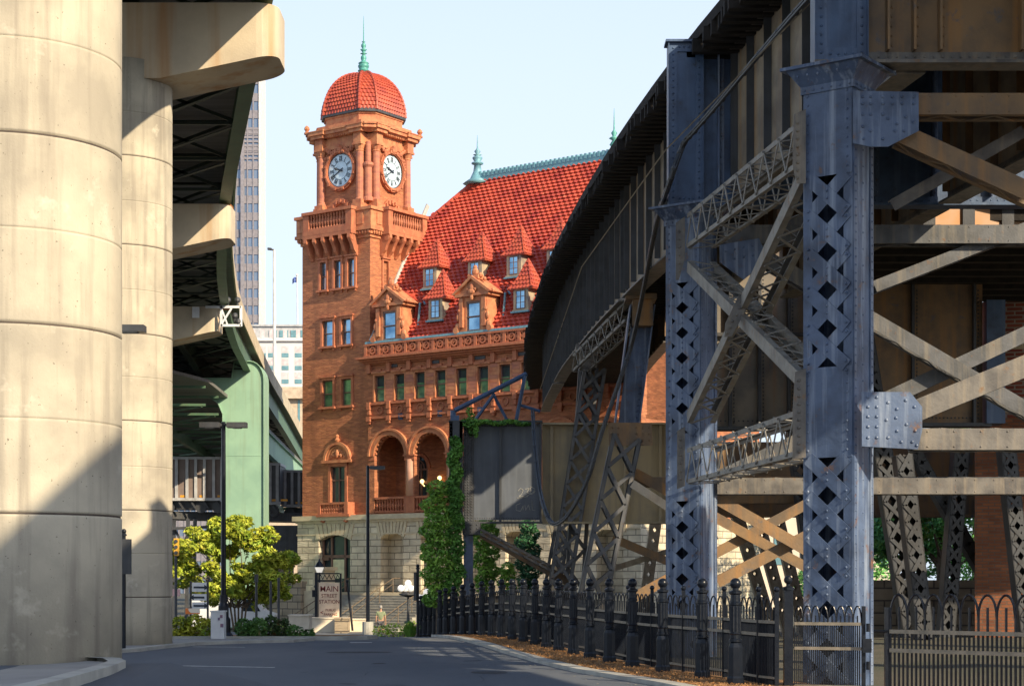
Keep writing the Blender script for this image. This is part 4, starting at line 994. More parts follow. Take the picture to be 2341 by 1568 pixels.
# lower front rivet collar and gusset plates
def gusset(par, pts, Y, th, rivs=(), m=None, name='gusset'):
    mb = MB(); poly = [(PXX(px,Y), PZ(py,Y)) for px, py in pts]; mb.prism(poly, Y-th/2, Y+th/2)
    for px, py in rivs: p = P(px,py,Y-th/2-.001); mb.rivet((PXX(px,Y), Y-th/2, PZ(py,Y)), (0,-1,0), .03)
    return mb.build(name, m or steelb, par)
Y1 = 27.85
gusset(rv, [(1950,208),(2100,211),(2100,300),(2030,336),(1990,336),(1950,328)], Y1, .02, [(x,y) for x in (1972,1990,2018,2040,2062,2088) for y in (222,238)]+[(1972,262),(1990,262),(2018,262),(1972,290),(1990,300),(2030,272),(2050,284),(2070,268),(2088,280),(2046,300),(2066,300),(2018,318),(1974,318)])
gusset(rv, [(1970,896),(2080,896),(2108,930),(2108,985),(2098,1027),(1970,1020)], Y1, .02, [(x,y) for x in (1984,2004) for y in (908,930,952,975,1000)]+[(2030,920),(2050,935),(2070,915),(2090,930),(2026,960),(2048,955),(2072,970),(2092,985),(2050,985),(2030,1000),(2060,1010),(2085,1010),(2095,1018)])
# transverse bracing frames (bent 1 and bent 2)
def hstrut(px0, px1, py0, py1, Y, m, dp=.45, lace=True, name='strut', par=None):
    x0, x1 = PXX(px0,Y), PXX(px1,Y); za, zb_ = PZ(py1,Y), PZ(py0,Y)
    mb = MB(); mb.boxr(x0,x1,Y,Y+.02,za,zb_); mb.boxr(x0,x1,Y+.02,Y+.12,zb_-.02,zb_); mb.boxr(x0,x1,Y+.02,Y+.12,za,za+.02)
    mb.boxr(x0,x1,Y+dp-.02,Y+dp,za,zb_); mb.boxr(x0,x1,Y+dp-.12,Y+dp-.02,zb_-.02,zb_); mb.boxr(x0,x1,Y+dp-.12,Y+dp-.02,za,za+.02)
    n = int((x1-x0)/.42)
    for i in range(n):
        a, b = x0+(x1-x0)*i/n, x0+(x1-x0)*(i+1)/n; s0, s1 = (Y+.06, Y+dp-.06) if i%2 else (Y+dp-.06, Y+.06)
        mb.beam((a,s0,za-.012),(b,s1,za-.012),.05,.012); mb.beam((a,s0,zb_+.008),(b,s1,zb_+.008),.05,.012)
    if lace:
        for i in range(n):
            a = x0+(x1-x0)*(i+.5)/n; mb.rivet((a,Y,za+.05),(0,-1,0),.018); mb.rivet((a,Y,zb_-.05),(0,-1,0),.018)
    return mb.build(name, m, par or rv)
def diag(p0, p1, Y, w, m, dp=.4, dbl=True, name='brace'):
    a = Vector((PXX(p0[0],Y),Y,PZ(p0[1],Y))); b = Vector((PXX(p1[0],Y),Y,PZ(p1[1],Y))); d = (b-a).normalized(); nn = Vector((-d.z,0,d.x))
    mb = MB(); mb.beam(a, b, .02, w, nn); mb.beam(a+nn*(w/2-.01)+Vector((0,.06,0)), b+nn*(w/2-.01)+Vector((0,.06,0)), .12, .02, nn)
    if dbl:
        o = Vector((0,dp,0)); mb.beam(a+o, b+o, .02, w, nn); mb.beam(a+o-nn*(w/2-.01)-Vector((0,.06,0)), b+o-nn*(w/2-.01)-Vector((0,.06,0)), .12, .02, nn)
        L_ = (b-a).length; n = int(L_/.4)
        for i in range(n):
            q0, q1 = a+d*(L_*i/n)-nn*(w/2), a+d*(L_*(i+1)/n)-nn*(w/2); q0 += o*(.9 if i%2 else .1); q1 += o*(.1 if i%2 else .9); mb.beam(q0,q1,.05,.012,nn)
    return mb.build(name, m, rv)
hstrut(2095, 2700, 213, 262, 28.0, steelr); diag((2060,305), (2620,560), 28.05, .30, steelr)
hstrut(2090, 2700, 979, 1028, 28.0, steelg); diag((2080,945), (2700,690), 28.05, .34, steelg)
diag((2040,470), (2341,300), 29.5, .2, steelg, dbl=False)
# bent 2 transverse
hstrut(1650, 2600, 514, 556, 39.0, steelm); diag((1660,590), (2010,420), 39.2, .3, steelm); diag((2000,655), (2400,500), 39.2, .26, steelm)
hstrut(1640, 2600, 1092, 1129, 39.0, steelg); diag((1700,560), (2560,1060), 39.2, .34, steelm); diag((1650,1090), (2500,690), 39.6, .34, steelm)
gusset(rv, [(1645,560),(1735,545),(1755,590),(1700,640),(1645,600)], 38.9, .02, [(1660,575),(1680,570),(1700,566),(1720,562),(1680,592),(1700,588),(1722,584)])
# cross girders carried by the bents, with end posts over the columns
def crossgirder(Y, x0, x1, zb, zt, pw, m):
    mb = MB(); mb.boxr(x0+pw, x1, Y+.2, Y+.225, zb+.05, zt); g = mb.build('cross_girder', m, rv)
    mb = MB(); mb.boxr(x0+.0, x1, Y-.02, Y+.44, zb, zb+.05); mb.boxr(x0+pw, x1, Y+.17, Y+.2, zb+.05, zb+.22)
    mb.rivs((x0+pw,Y+.17,zb+.14),(x1,Y+.17,zb+.14), int((x1-x0)/.16), (0,-1,0), .02); mb.build('flange', steelg if m is not steeln else m, g)
    mb = MB()   # end post: a shallow box with sunk front panel
    mb.boxr(x0, x0+.02, Y-.02, Y+.42, zb+.05, zt+.25); mb.boxr(x0+.02, x0+pw, Y+.06, Y+.08, zb+.05, zt+.25)
    mb.boxr(x0+.02, x0+.2, Y+.03, Y+.06, zb+.05, zt+.25); mb.boxr(x0+pw-.16, x0+pw, Y+.03, Y+.06, zb+.05, zt+.25); mb.boxr(x0+.2,x0+pw-.16,Y+.03,Y+.06,zb+.05,zb+.25); mb.boxr(x0+.2,x0+pw-.16,Y+.03,Y+.06,zt+.05,zt+.25)
    mb.boxr(x0+pw, x0+pw+.02, Y-.02, Y+.42, zb+.05, zt); mb.boxr(x0-.06,x0+pw+.05,Y-.06,Y+.46,zt+.25,zt+.3)
    for xx in (x0+.11, x0+pw-.08): mb.rivs((xx,Y+.03,zb+.1),(xx,Y+.03,zt+.2), 24, (0,-1,0), .026)
    mb.rivs((x0+.2,Y+.03,zb+.15),(x0+pw-.16,Y+.03,zb+.15), 4, (0,-1,0), .026); mb.rivs((x0+.2,Y+.03,zt+.15),(x0+pw-.16,Y+.03,zt+.15), 4, (0,-1,0), .026)
    mb.build('end_post', steeln, g)
    mb = MB(); x = x0+pw+.35
    while x < x1: mb.boxr(x-.02,x+.02,Y+.0,Y+.2,zb+.22,zt); mb.boxr(x+.02,x+.14,Y+.18,Y+.2,zb+.22,zt); mb.rivs((x+.08,Y+.18,zb+.25),(x+.08,Y+.18,zt),20,(0,-1,0),.024); x += 1.3 if x > x0+pw+.9 else .42
    mb.build('stiffener', steelr if m is steelr else steelb, g)
    return g
crossgirder(28.2, 4.84, 13.6, 9.86, 13.2, .84, steelr)
crossgirder(38.9, 3.45, 14.6, 9.86, 13.2, .76, steeln)
column((12.9,29.0,0), -.1, 9.5, [(7.2,9.5),(3,4.6)], detail=False); column((14.1,39.6,0), -.1, 9.5, [(7.2,9.5),(3,4.6)], detail=False)
# ----- longitudinal laced bracing between bents 1 and 2
a_up = lambda px, py, Y: P(px, py, Y)
Lc1, Lc2 = Vector((4.78, 28.75, 0)), Vector((3.83, 38.3, 0))
dirL = (Lc2-Lc1).normalized(); sideL = Vector((dirL.y,-dirL.x,0)); upL = Vector((0,0,1))
def at1(z): return Vector((Lc1.x, Lc1.y, z))
def at2(z): return Vector((Lc2.x, Lc2.y, z))
def lbrace(p0, p1, w, h, n, m, faces='LRBT', c=.09, bar=.05):
    mb = MB(); d = (p1-p0).normalized(); up = (upL-d*upL.dot(d)).normalized(); s_ = d.cross(up).normalized()
    off = s_*0.28
    laced(mb, p0+off, p1+off, s_, up, w, h, c, n, faces, bar); return mb.build('laced_strut', m, rv)
zt1, zt2 = PZ(318,28.75), PZ(535,38.3); steelp = mat('pale_grey_steel', (.27,.26,.235), .5, col2=(.16,.15,.135), scale=3, detail=9, streak=(.36,.27,.17), samt=.5, spots=(.2,.1,.05), spscale=5, bump=.12)
lbrace(at1(PZ(319,28.75)), at2(PZ(528,38.3)), .62, .74, 18, steelp)
lbrace(at1(PZ(985,28.75)), at2(PZ(1065,38.3)), .62, .76, 18, steelp)
lbrace(at1(PZ(880,28.75)), at2(PZ(610,38.3)), .62, .24, 20, steelp, faces='BT', c=.12)
lbrace(at1(PZ(385,28.75)), at2(PZ(955,38.3)), .62, .24, 20, steelp, faces='BT', c=.12)
# second, far side set between the right columns
off_far = Vector((7.3,.9,0))
#lbrace(at1(8.45)+off_far, at2(8.75)+off_far, .6, .6, 14, steelg); 
# node plates at the column ends of the struts
for (px, pts, Y) in ((0,[(1815,262),(1842,250),(1842,420),(1822,420),(1812,380)],28.75),(0,[(1818,850),(1842,842),(1842,1045),(1812,1050),(1812,940)],28.75),(0,[(1545,510),(1566,495),(1566,590),(1552,640),(1545,640)],38.35),(0,[(1548,985),(1566,975),(1566,1110),(1548,1118)],38.35)):
    gusset(rv, pts, Y-.35 if Y < 30 else Y+.2, .02, [(pts[0][0]+8, y) for y in range(int(pts[0][1])+20, int(pts[-2][1])-5, 18)], steelg)
gusset(rv, [(1690,672),(1706,676),(1704,712),(1672,770),(1656,770),(1658,740)], 33.2, .03, [(1694,690),(1690,705),(1684,720),(1674,735),(1668,750),(1662,762)], steelg)
# ----- bents 3 and 4: battered laced legs
def leg(pt_, pb_, Y, wpx, m=steelm, name='battered_leg', dp=.6, n=None, dbl=True, Yb=None):
    Yb = Yb or Y; a = Vector((PXX(pt_[0],Y),Y,PZ(pt_[1],Y))); b = Vector((PXX(pb_[0],Yb),Yb,PZ(pb_[1],Yb)))
    dd = b-a; b = a+dd*((a.z+.9)/(a.z-b.z))
    w = wpx*Y/F; d = (b-a).normalized(); s_ = Vector((-d.z,0,d.x)).normalized(); s_ = Vector((abs(s_.x),0,s_.z*(1 if s_.x > 0 else -1)))
    mb = MB(); n = n or max(4, int((b-a).length/(w*1.0)))
    u = Vector((0,1,0)); u = (u-d*u.dot(d)).normalized()
    # side plates
    for k in (-1,1): mb.beam(a+s_*(k*(w/2)), b+s_*(k*(w/2)), dp, .02, s_)
    laced(mb, a, b, s_, u, w, dp, .11, n, 'BT', .11, double=dbl, rv_=True)
    return mb.build(name, m, rv)
leg((1360,842), (1275,1368), 62.5, 52, dp=.7)
leg((1345,842), (1312,1368), 64.0, 44, dbl=False)
leg((1432,1000), (1352,1380), 51.5, 68, dp=.7)
leg((1290,1185), (1258,1362), 69, 38); 
g = gusset(rv, [(1390,966),(1490,966),(1492,1018),(1392,1020)], 51.2, .04, [(x,y) for x in (1400,1414,1455,1470,1484) for y in (978,992,1006)], steelr)
mb = MB(); a, b = P(1468,700,51.9), P(1432,975,51.9); s_ = Vector((1,0,0)); mb.beam(a+s_*.0,b+s_*.0,.5,.03,(0,1,0)); mb.beam(a-s_*.35,b-s_*.35,.04,.7,(0,1,0)); mb.beam(a+s_*.35,b+s_*.35,.04,.7,(0,1,0)); mb.beam(a+s_*.22+Vector((0,-.03,0)),b+s_*.22+Vector((0,-.03,0)),.22,.03,(0,1,0))
for k in range(20): q = a.lerp(b,(k+.5)/20); mb.rivet(q+s_*.26+Vector((0,-.05,0)),(0,-1,0),.03)
mb.build('leg_plate', steelb, rv)
mb = MB(); mb.boxr(PXX(1430,51.5), PXX(1500,51.5), 51.2, 52.2, PZ(686,51.5), PZ(674,51.5)); mb.boxr(PXX(1446,51.5), PXX(1492,51.5), 51.4, 52.1, PZ(745,51.5), PZ(686,51.5)); mb.build('bearing', steelr, rv)
mb = MB(); mb.boxr(PXX(1316,62.5), PXX(1372,62.5), 62.0, 63.3, PZ(803,62.5), PZ(790,62.5)); mb.boxr(PXX(1326,62.5), PXX(1364,62.5), 62.2, 63.1, PZ(842,62.5), PZ(803,62.5)); mb.build('bearing', steelg, rv)
mb = MB(); laced(mb, P(1328,830,62), P(1450,712,52.4), Vector((1,.2,0)), (0,0,1), .6, .62, .09, 15, 'LRBT', .05); mb.build('laced_strut', steelg, rv)
mb = MB(); hs = [(1338,860,1300,'x')]; mb.beam(P(1340,870,64),P(1362,870,64),.1,.5); mb.beam(P(1335,1110,64),P(1372,1110,64),.1,.6); mb.build('tie_plate', steelr, rv)
# far right legs of bents 3 and 4 and the low bracing seen under the deck
for Y, px0, px1 in ((52,1960,2075),(63,1800,1870)):
    leg((px0,690 if Y == 52 else 830), (px1,1400), Y, 40, m=steeld, dbl=True, name='battered_leg')
    hstrut(1440 if Y == 52 else 1340, px0+20, 1090 if Y == 52 else 1130, 1112 if Y == 52 else 1150, Y+.3, steelr)
def crossX(pa, pb, pc, pd, Y, m=steelr, w=.26):
    diag(pa, pb, Y, w, m, dbl=False); diag(pc, pd, Y+.25, w, m, dbl=False)
crossX((1640,1140),(1990,1340),(1640,1330),(1990,1150), 39.3)
crossX((1450,1080),(1960,1360),(1440,1370),(1940,1100), 52.2, steelr, .3)
crossX((1100,1220),(1300,1330),(1400,1230),(1640,1330), 62.8, steelr, .3)
diag((1445,1105),(1560,1180), 51.0, .24, steeld, dbl=False)
# two further battered legs in view under the right end
for (t, b, Y, w) in (((2062,1040),(2105,1400),48,36),((2195,1035),(2165,1400),58,34),((2300,1030),(2341,1400),54,34),((2090,1035),(2300,1400),58.5,26)):
    leg(t, b, Y, w, m=steeld)
hstrut(2000, 2600, 1090, 1128, 44, steeld, name='strut')
tanst = mat('sunlit_tan_steel', (.44,.36,.25), .6, col2=(.28,.22,.15), scale=2, streak=(.30,.15,.06), samt=.5)  # tan of the sunlight put into the steel colour
for (t, b, Y, w) in (((1676,1150),(1752,1400),69,26),((1722,1150),(1790,1400),71,24),((1770,1150),(1828,1400),73,24),((1500,1185),(1470,1400),72,24)): leg(t, b, Y, w, m=tanst)
diag((1420,1235),(1640,1330), 68, .25, tanst); diag((1400,1300),(1640,1225), 68.5, .22, tanst)
# slack cable bundle
cb = thing('cable_bundle', 'slack black cable bundle draped along the viaduct and hanging in a loop', 'cable', P(1232,935,60))
pts = [(1880,-40,30),(1800,50,32),(1700,168,34.5),(1640,240,36),(1588,300,37.3),(1560,335,37.8),(1528,425,38),(1500,510,42),(1475,640,48),(1448,770,51),(1420,860,51),(1375,990,51),(1345,1090,51),(1310,1160,51.5),(1285,1190,52),(1262,1195,53),(1245,1165,54),(1232,1110,56),(1222,1020,58),(1217,940,60)]
V = [P(*p) for p in pts]
def cr(pts, k=5):
    out = []
    for i in range(len(pts)-1):
        p0, p1, p2, p3 = pts[max(i-1,0)], pts[i], pts[i+1], pts[min(i+2,len(pts)-1)]
        for j in range(k): t = j/k; out.append(.5*((2*p1)+(p2-p0)*t+(2*p0-5*p1+4*p2-p3)*t*t+(3*p1-p0-3*p2+p3)*t**3))
    out.append(pts[-1]); return out
V = cr(V); mb = MB()
for k in range(3):
    o = Vector((.045*cos(k*2.1),.03*sin(k*2.1),.045*sin(k*2.1+.5))); mb.path([p+o for p in V], .032, 5)
for i in range(0, len(V), 2): mb.sph(V[i], .07, 6)
mb.build('cables', steeld, cb)
mb = MB(); W2 = [P(1860,0,31),P(1520,345,38),P(1330,610,60),P(1235,890,85)]; mb.path(W2, .018, 4)
for i in range(26): q = W2[0].lerp(W2[1], i/26); 
mb.build('stay_wire', ironrail, cb)
# ================================================================= lower plate girder bridge behind
lb = thing('plate_girder_bridge', 'low dark grey plate girder railway bridge with graffiti and ivy at its end post', 'bridge', (PXX(1045,62), 62, 0))
Yb = 62.
X = lambda px, Y=Yb: PXX(px, Y)
mb = MB(); mb.boxr(X(1060), X(1236), Yb, Yb+.04, PZ(1188,Yb), PZ(968,Yb)); gp = mb.build('web_plate', mat('slate_plate', (.10,.115,.14), .55, col2=(.075,.085,.10), scale=1, streak=(.18,.20,.22), samt=.4), lb)
mb = MB(); z0, z1 = PZ(1192,Yb), PZ(966,Yb)
mb.boxr(X(1026), X(1240), Yb-.25, Yb+.3, z1, z1+.06); mb.boxr(X(1056), X(1240), Yb-.2, Yb+.25, z0-.06, z0)
for px in (1144,1236): mb.boxr(X(px)-.04, X(px)+.04, Yb-.16, Yb, z0, z1)
mb.boxr(X(1060), X(1084), Yb-.03, Yb, z0, z1)
for px in (1064,1070,1078): mb.rivs((X(px),Yb-.03,z0),(X(px),Yb-.03,z1), 36, (0,-1,0), .03)
mb.rivs((X(1084),Yb,z0+.12),(X(1236),Yb,z0+.12), 28, (0,-1,0), .025)
mb.rivs((X(1084),Yb,z1-.12),(X(1236),Yb,z1-.12), 28, (0,-1,0), .025)
mb.build('flange', steeld, gp)
mb = MB(); x0, x1 = X(1028), X(1058); mb.boxr(x0,x1,Yb-.5,Yb-.46,z1-.75,z1); mb.boxr(x0,x0+.12,Yb-.5,Yb+.3,z0,z1); mb.boxr(x1-.1,x1,Yb-.5,Yb+.3,z0,z1); mb.boxr(x0+.12,x1-.1,Yb+.2,Yb+.24,z0,z1)
mb.rivs((x0+.06,Yb-.5,z0),(x0+.06,Yb-.5,z1), 30, (0,-1,0), .025); mb.build('end_post', steeld, lb)
mb = MB(); mb.boxr(X(1058), X(1098), Yb-.3, Yb+.5, PZ(1222,Yb), z0-.06); 
for k in range(9): mb.rivet((X(1063+ (k%3)*14), Yb-.3, PZ(1200+(k//3)*8,Yb)),(0,-1,0),.03)
mb.build('bearing_block', steeld, lb)
mb = MB(); mb.boxr(X(1060), X(1081), Yb-.1, Yb+.4, -.7, PZ(1222,Yb)); mb.rivs((X(1064),Yb-.1,-.5),(X(1064),Yb-.1,PZ(1222,Yb)), 26, (0,-1,0), .025); mb.build('column', steelb, lb)
# receding tan span
mb = MB(); 
mb.boxr(X(1240), PXX(1535,64), Yb+.5, Yb+.54, z0, z1-.05); mb.boxr(X(1240), PXX(1535,64), Yb+.1, Yb+.9, z0-.06, z0); mb.boxr(X(1240), PXX(1535,64), Yb+.2, Yb+.8, z1-.05, z1+.02)
for px in (1262,1430,1512): mb.boxr(X(px)-.05, X(px)+.05, Yb+.34, Yb+.5, z0, z1-.05)
mb.build('far_span', mat('ochre_plate', (.42,.33,.19), .7, col2=(.30,.25,.17), scale=1.2, streak=(.22,.19,.15), samt=.5), lb)
mb = MB(); mb.boxr(PXX(1535,66), PXX(2400,66), 66, 66.04, PZ(1176,66), PZ(1010,66)); mb.boxr(PXX(1535,66), PXX(2400,66), 65.7, 66.4, PZ(1182,66), PZ(1176,66)); mb.build('far_span', steelr, lb)
# plate girders filling the view behind the near bents
wb2 = mat('dull_tan_plate', (.25,.215,.165), .6, col2=(.13,.12,.11), scale=1., detail=9, streak=(.30,.14,.05), sscale=3, samt=.7)  # darker, greyer version of the girder web tan
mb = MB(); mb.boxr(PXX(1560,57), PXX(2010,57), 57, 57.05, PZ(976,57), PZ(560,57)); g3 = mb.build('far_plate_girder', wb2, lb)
mb = MB(); mb.boxr(PXX(1560,57), PXX(2010,57), 56.7, 57.4, PZ(984,57), PZ(976,57)); mb.boxr(PXX(1560,57), PXX(2010,57), 56.7, 57.4, PZ(560,57), PZ(552,57)); mb.boxr(PXX(1560,57), PXX(2010,57), 56.8, 57, PZ(770,57), PZ(762,57))
for px in (1600,1668,1735,1802,1870,1940): mb.boxr(PXX(px,57)-.05, PXX(px,57)+.05, 56.75, 57, PZ(976,57), PZ(560,57)); mb.rivs((PXX(px,57)+.14,57,PZ(970,57)),(PXX(px,57)+.14,57,PZ(565,57)),46,(0,-1,0),.03)
mb.rivs((PXX(1570,57),57,PZ(962,57)),(PXX(2005,57),57,PZ(962,57)),42,(0,-1,0),.03); mb.build('stiffener', steeld, g3)
# sloping end rails of the bridge
mb = MB(); A, B = P(1040,938,62.4), P(1203,855,63.4); mb.cyl(A, B, .085, n=8); mb.cyl(P(1036,975,62.4), P(1036,938,62.4), .1, n=8)
mb.beam(P(1040,950,62.4),P(1040,966,62.4),.3,.3); mb.cyl(P(1085,962,62.5),P(1130,900,63),.06,n=6); mb.cyl(P(1128,902,63),P(1160,962,63),.06,n=6); mb.cyl(P(1200,860,63.3),P(1180,962,63),.07,n=6)
mb.cyl(P(1185,925,63.3),P(1235,940,63.3),.06,n=6); mb.build('sloping_rail', steeln, lb)
mb = MB(); laced(mb, P(1098,1215,61.5), P(1262,1300,62.5), Vector((0,1,0)), (0,0,1), .3, .22, .07, 10, 'LBT', .04); mb.build('brace', steelg, lb)
# chalk scrawl on the plate
mb = MB()
def stroke(pts): mb.path([P(x, y, Yb-.012) for x, y in pts], .009, 4)
stroke([(1184,1122),(1190,1116),(1196,1120),(1192,1130),(1186,1134),(1198,1134)]); stroke([(1200,1118),(1210,1116),(1204,1126),(1212,1128),(1204,1136)]); stroke([(1212,1112),(1222,1116),(1222,1126),(1214,1130),(1212,1114)])
stroke([(1182,1138),(1200,1136),(1224,1122)])
stroke([(1190,1150),(1180,1154),(1180,1166),(1190,1168),(1196,1156),(1196,1166)]); stroke([(1200,1154),(1202,1166),(1208,1154),(1212,1166)]); stroke([(1216,1142),(1217,1166),(1224,1166)])
mb.build('chalk_graffiti', kerbm, gp)
# ================================================================= concrete road viaduct on the left
cv = thing('road_viaduct', 'tall tan concrete road viaduct with round piers, cantilever caps and green steel girders', 'viaduct', (-5.65, 20, .5))
FA = [(8,.6),(20,-1.35),(43,-6.1),(65.5,-10.7),(80.6,-13.3),(89.7,-14.6),(97,-15.6),(105,-16.5),(115,-17.2),(127,-17.85),(141,-18.3),(161,-19.1),(200,-21)]
def fx(y): return (lerpt(FA, y-3)+2*lerpt(FA, y)+lerpt(FA, y+3))/4
def dz(y): return lerpt([(0,0),(100,0),(108,-.12),(115,-.45),(127,-1.2),(141,-2.1),(161,-3.5),(200,-6.5)], y)
def ribL(mb, o0, o1, z0, z1, ya, yb, step=2.):
    n = max(1, int((yb-ya)/step))
    for i in range(n):
        a, b = ya+(yb-ya)*i/n, ya+(yb-ya)*(i+1)/n; da, db = dz(a), dz(b)
        mb.add([(fx(a)+o0,a,z0+da),(fx(a)+o1,a,z0+da),(fx(b)+o1,b,z0+db),(fx(b)+o0,b,z0+db),(fx(a)+o0,a,z1+da),(fx(a)+o1,a,z1+da),(fx(b)+o1,b,z1+db),(fx(b)+o0,b,z1+db)],
               [(0,3,2,1),(4,5,6,7),(0,1,5,4),(2,3,7,6),(1,2,6,5),(3,0,4,7)])
def pier(cx, cy, R, zb, zt, zj, m=concrete):
    mb = MB(); prof = []; z = zb
    js = sorted([j for j in zj if zb < j < zt])
    prof.append((R, zb))
    for j in js: prof += [(R, j-.04), (R, j-.018), (R-.025, j-.008), (R-.025, j+.008), (R+.0, j+.018), (R, j+.04)]
    prof.append((R, zt))
    for j in js: m_ = j+(js[1]-js[0])/2; prof += [(R, m_-.03), (R, m_-.008), (R-.008, m_-.003), (R-.008, m_+.003), (R, m_+.008), (R, m_+.03)]
    prof = sorted([q for q in prof if q[1] <= zt], key=lambda q: q[1]); mb.lathe((cx,cy,0), prof, 72); p = mb.build('pier', m, cv, smooth=False)
    p.data.polygons.foreach_set('use_smooth', [True]*len(p.data.polygons))
    mb = MB()
    for j in js: mb.lathe((cx,cy,0), [(R-.02,j-.014),(R-.012,j),(R-.02,j+.014)], 48, cap=False)
    mb.build('joint', joint, p)
    # vertical form seam
    mb = MB(); a = radians(-96); mb.box((cx+R*cos(a), cy+R*sin(a), (zb+zt)/2), (.018,.012,zt-zb)); mb.build('form_seam', mat('seam_'+str(int(cy)), (.20,.16,.12), .9), p)
    return p
j1 = [PZ(y, 18.8) for y in (298,735,1168)]
sp = j1[0]-j1[1]
pier(-5.65, 20, 1.2, .2, 14.9, [j1[1]+sp*k for k in range(-1,6)])
pier(-9.5, 43, 1.2, -.2, 14.0, [PZ(y, 41.8) for y in (353,557,760,960,1165,1365)])
pier(-14.3, 65.5, 1.2, -1.0, 14.0, [1.6+1.05*k*2.1 for k in range(6)]); pier(-18.5, 89.7, 1.2, -1.8, 14.0, [2,4.1,6.2,8.3,10.4])
def cap(cy, xend, xc, th=1.9):
    zt, zt0, zr = 15.35, 14.15, 13.55; xl = xc-4.5
    mb = MB(); n = 10; top = []; r = th/2
    # plan outline with rounded outer end; the soffit rises towards the tip
    out = [(xl,-r),(xc-1.1,-r),(xc+1.1,-r)] + [(xend-.5+.5*sin(radians(t)), -(r-.5)-.5*cos(radians(t))) for t in range(0,91,15)] + [(xend-.5+.5*sin(radians(t)), (r-.5)-.5*cos(radians(t))) for t in range(90,181,15)] + [(xc+1.1,r),(xc-1.1,r),(xl,r)]
    def zs(x): return zr if xc-1.1 <= x <= xc+1.1 else (zr+(zt0-zr)*(x-xc-1.1)/(xend-xc-1.1) if x > xc else zr+.1*(xc-1.1-x))
    k = len(out); mb.add([(x, cy+y, zs(x)) for x, y in out]+[(x, cy+y, zt) for x, y in out], [tuple(range(k))[::-1], tuple(range(k,2*k))]+[(i,(i+1)%k,k+(i+1)%k,k+i) for i in range(k)])
    c = mb.build('pier_cap', capconc, cv)
    mb = MB(); 
    for o in (0,-3.2,-6.4): mb.box((fx(cy)+o-.0, cy, 15.42), (.55,.7,.14))
    mb.build('bearing', mat('rusty_bearing_%d' % int(cy), (.38,.14,.04), .9), c)
cap(43, -5.6, -9.5); cap(65.5, -10.35, -14.3); cap(89.7, -14.8, -18.6); cap(20, -1.6, -5.65)
for k, o in enumerate((0,-3.2,-6.4,-9.6)):
    mb = MB(); ya = 5; 
    ribL(mb, o-.02, o+.02, 15.5, 17.0, 5, 190, 2.); ribL(mb, o-.22, o+.22, 15.46, 15.5, 5, 190, 2.)
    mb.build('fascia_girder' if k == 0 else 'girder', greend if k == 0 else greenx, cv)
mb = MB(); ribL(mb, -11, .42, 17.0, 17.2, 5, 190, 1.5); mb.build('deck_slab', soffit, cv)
mb = MB(); ribL(mb, .18, .45, 17.2, 18.05, 5, 190, 1.5); ribL(mb, .42, .5, 16.96, 17.24, 5, 190, 1.5); mb.build('parapet', mat('parapet_concrete', (.58,.50,.36), .85, col2=(.45,.38,.27), scale=1, streak=(.3,.24,.17)), cv)
mb = MB(); y = 22.
while y < 188:
    for o in (0,-3.2,-6.4):
        x0, x1 = fx(y)+o, fx(y)+o-3.2; a, b = 15.62+dz(y), 16.85+dz(y)
        mb.beam((x0,y,a),(x1,y,a),.12,.1); mb.beam((x0,y,b),(x1,y,b),.12,.1); mb.beam((x0,y,a),(x1,y,b),.1,.1); mb.beam((x0,y,b),(x1,y,a),.1,.1)
    if y > 100 or int(y*10) % 3 == 0 or True:
        for o in (0,-3.2,-6.4):
            y2 = y+4.6; mb.beam((fx(y)+o,y,15.56+dz(y)),(fx(y2)+o-3.2,y2,15.56+dz(y2)),.14,.03); 
    y += 4.6
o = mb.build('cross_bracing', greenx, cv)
# ---- green steel hammerhead pier
gp_ = thing('steel_pier', 'pale green steel hammerhead pier with a rounded shoulder under the road viaduct', 'pier', (PXX(557,115), 115, 0))
Yg = 114.; mb = MB(); x0, x1 = PXX(510,Yg), PXX(604,Yg); zt = PZ(826,Yg); zb_ = 14.95
prof = [(x1, -1.5), (x1, zt-1.2)] + [(x1-.9+.9*cos(radians(a)), zt-1.2+1.2*sin(radians(a))) for a in range(15,91,15)] + [(x1-1.9, zt), (x1-2.1, 14.6), (PXX(380,Yg)-6, 14.6), (PXX(380,Yg)-6, 13.35), (PXX(480,Yg), 13.35), (x0-.3, 13.0), (x0, 12.3), (x0, -1.5)]
mb.prism(prof, Yg, Yg+2.2); mb.build('box_section', greenp, gp_)
mb = MB(); n = len(prof)
for (a, b) in zip(prof[:-1], prof[1:]):
    if abs(a[0]-b[0])+abs(a[1]-b[1]) > .05: mb.beam((a[0],Yg-.09,a[1]),(b[0],Yg-.09,b[1]),.18,.05,(0,0,1) if abs(a[0]-b[0]) > abs(a[1]-b[1]) else (1,0,0))
for z in (9.6,4.6): mb.boxr(x0+.03,x1-.03,Yg-.02,Yg-.001,z,z+.05)
mb.build('edge_flange', greenp, gp_)
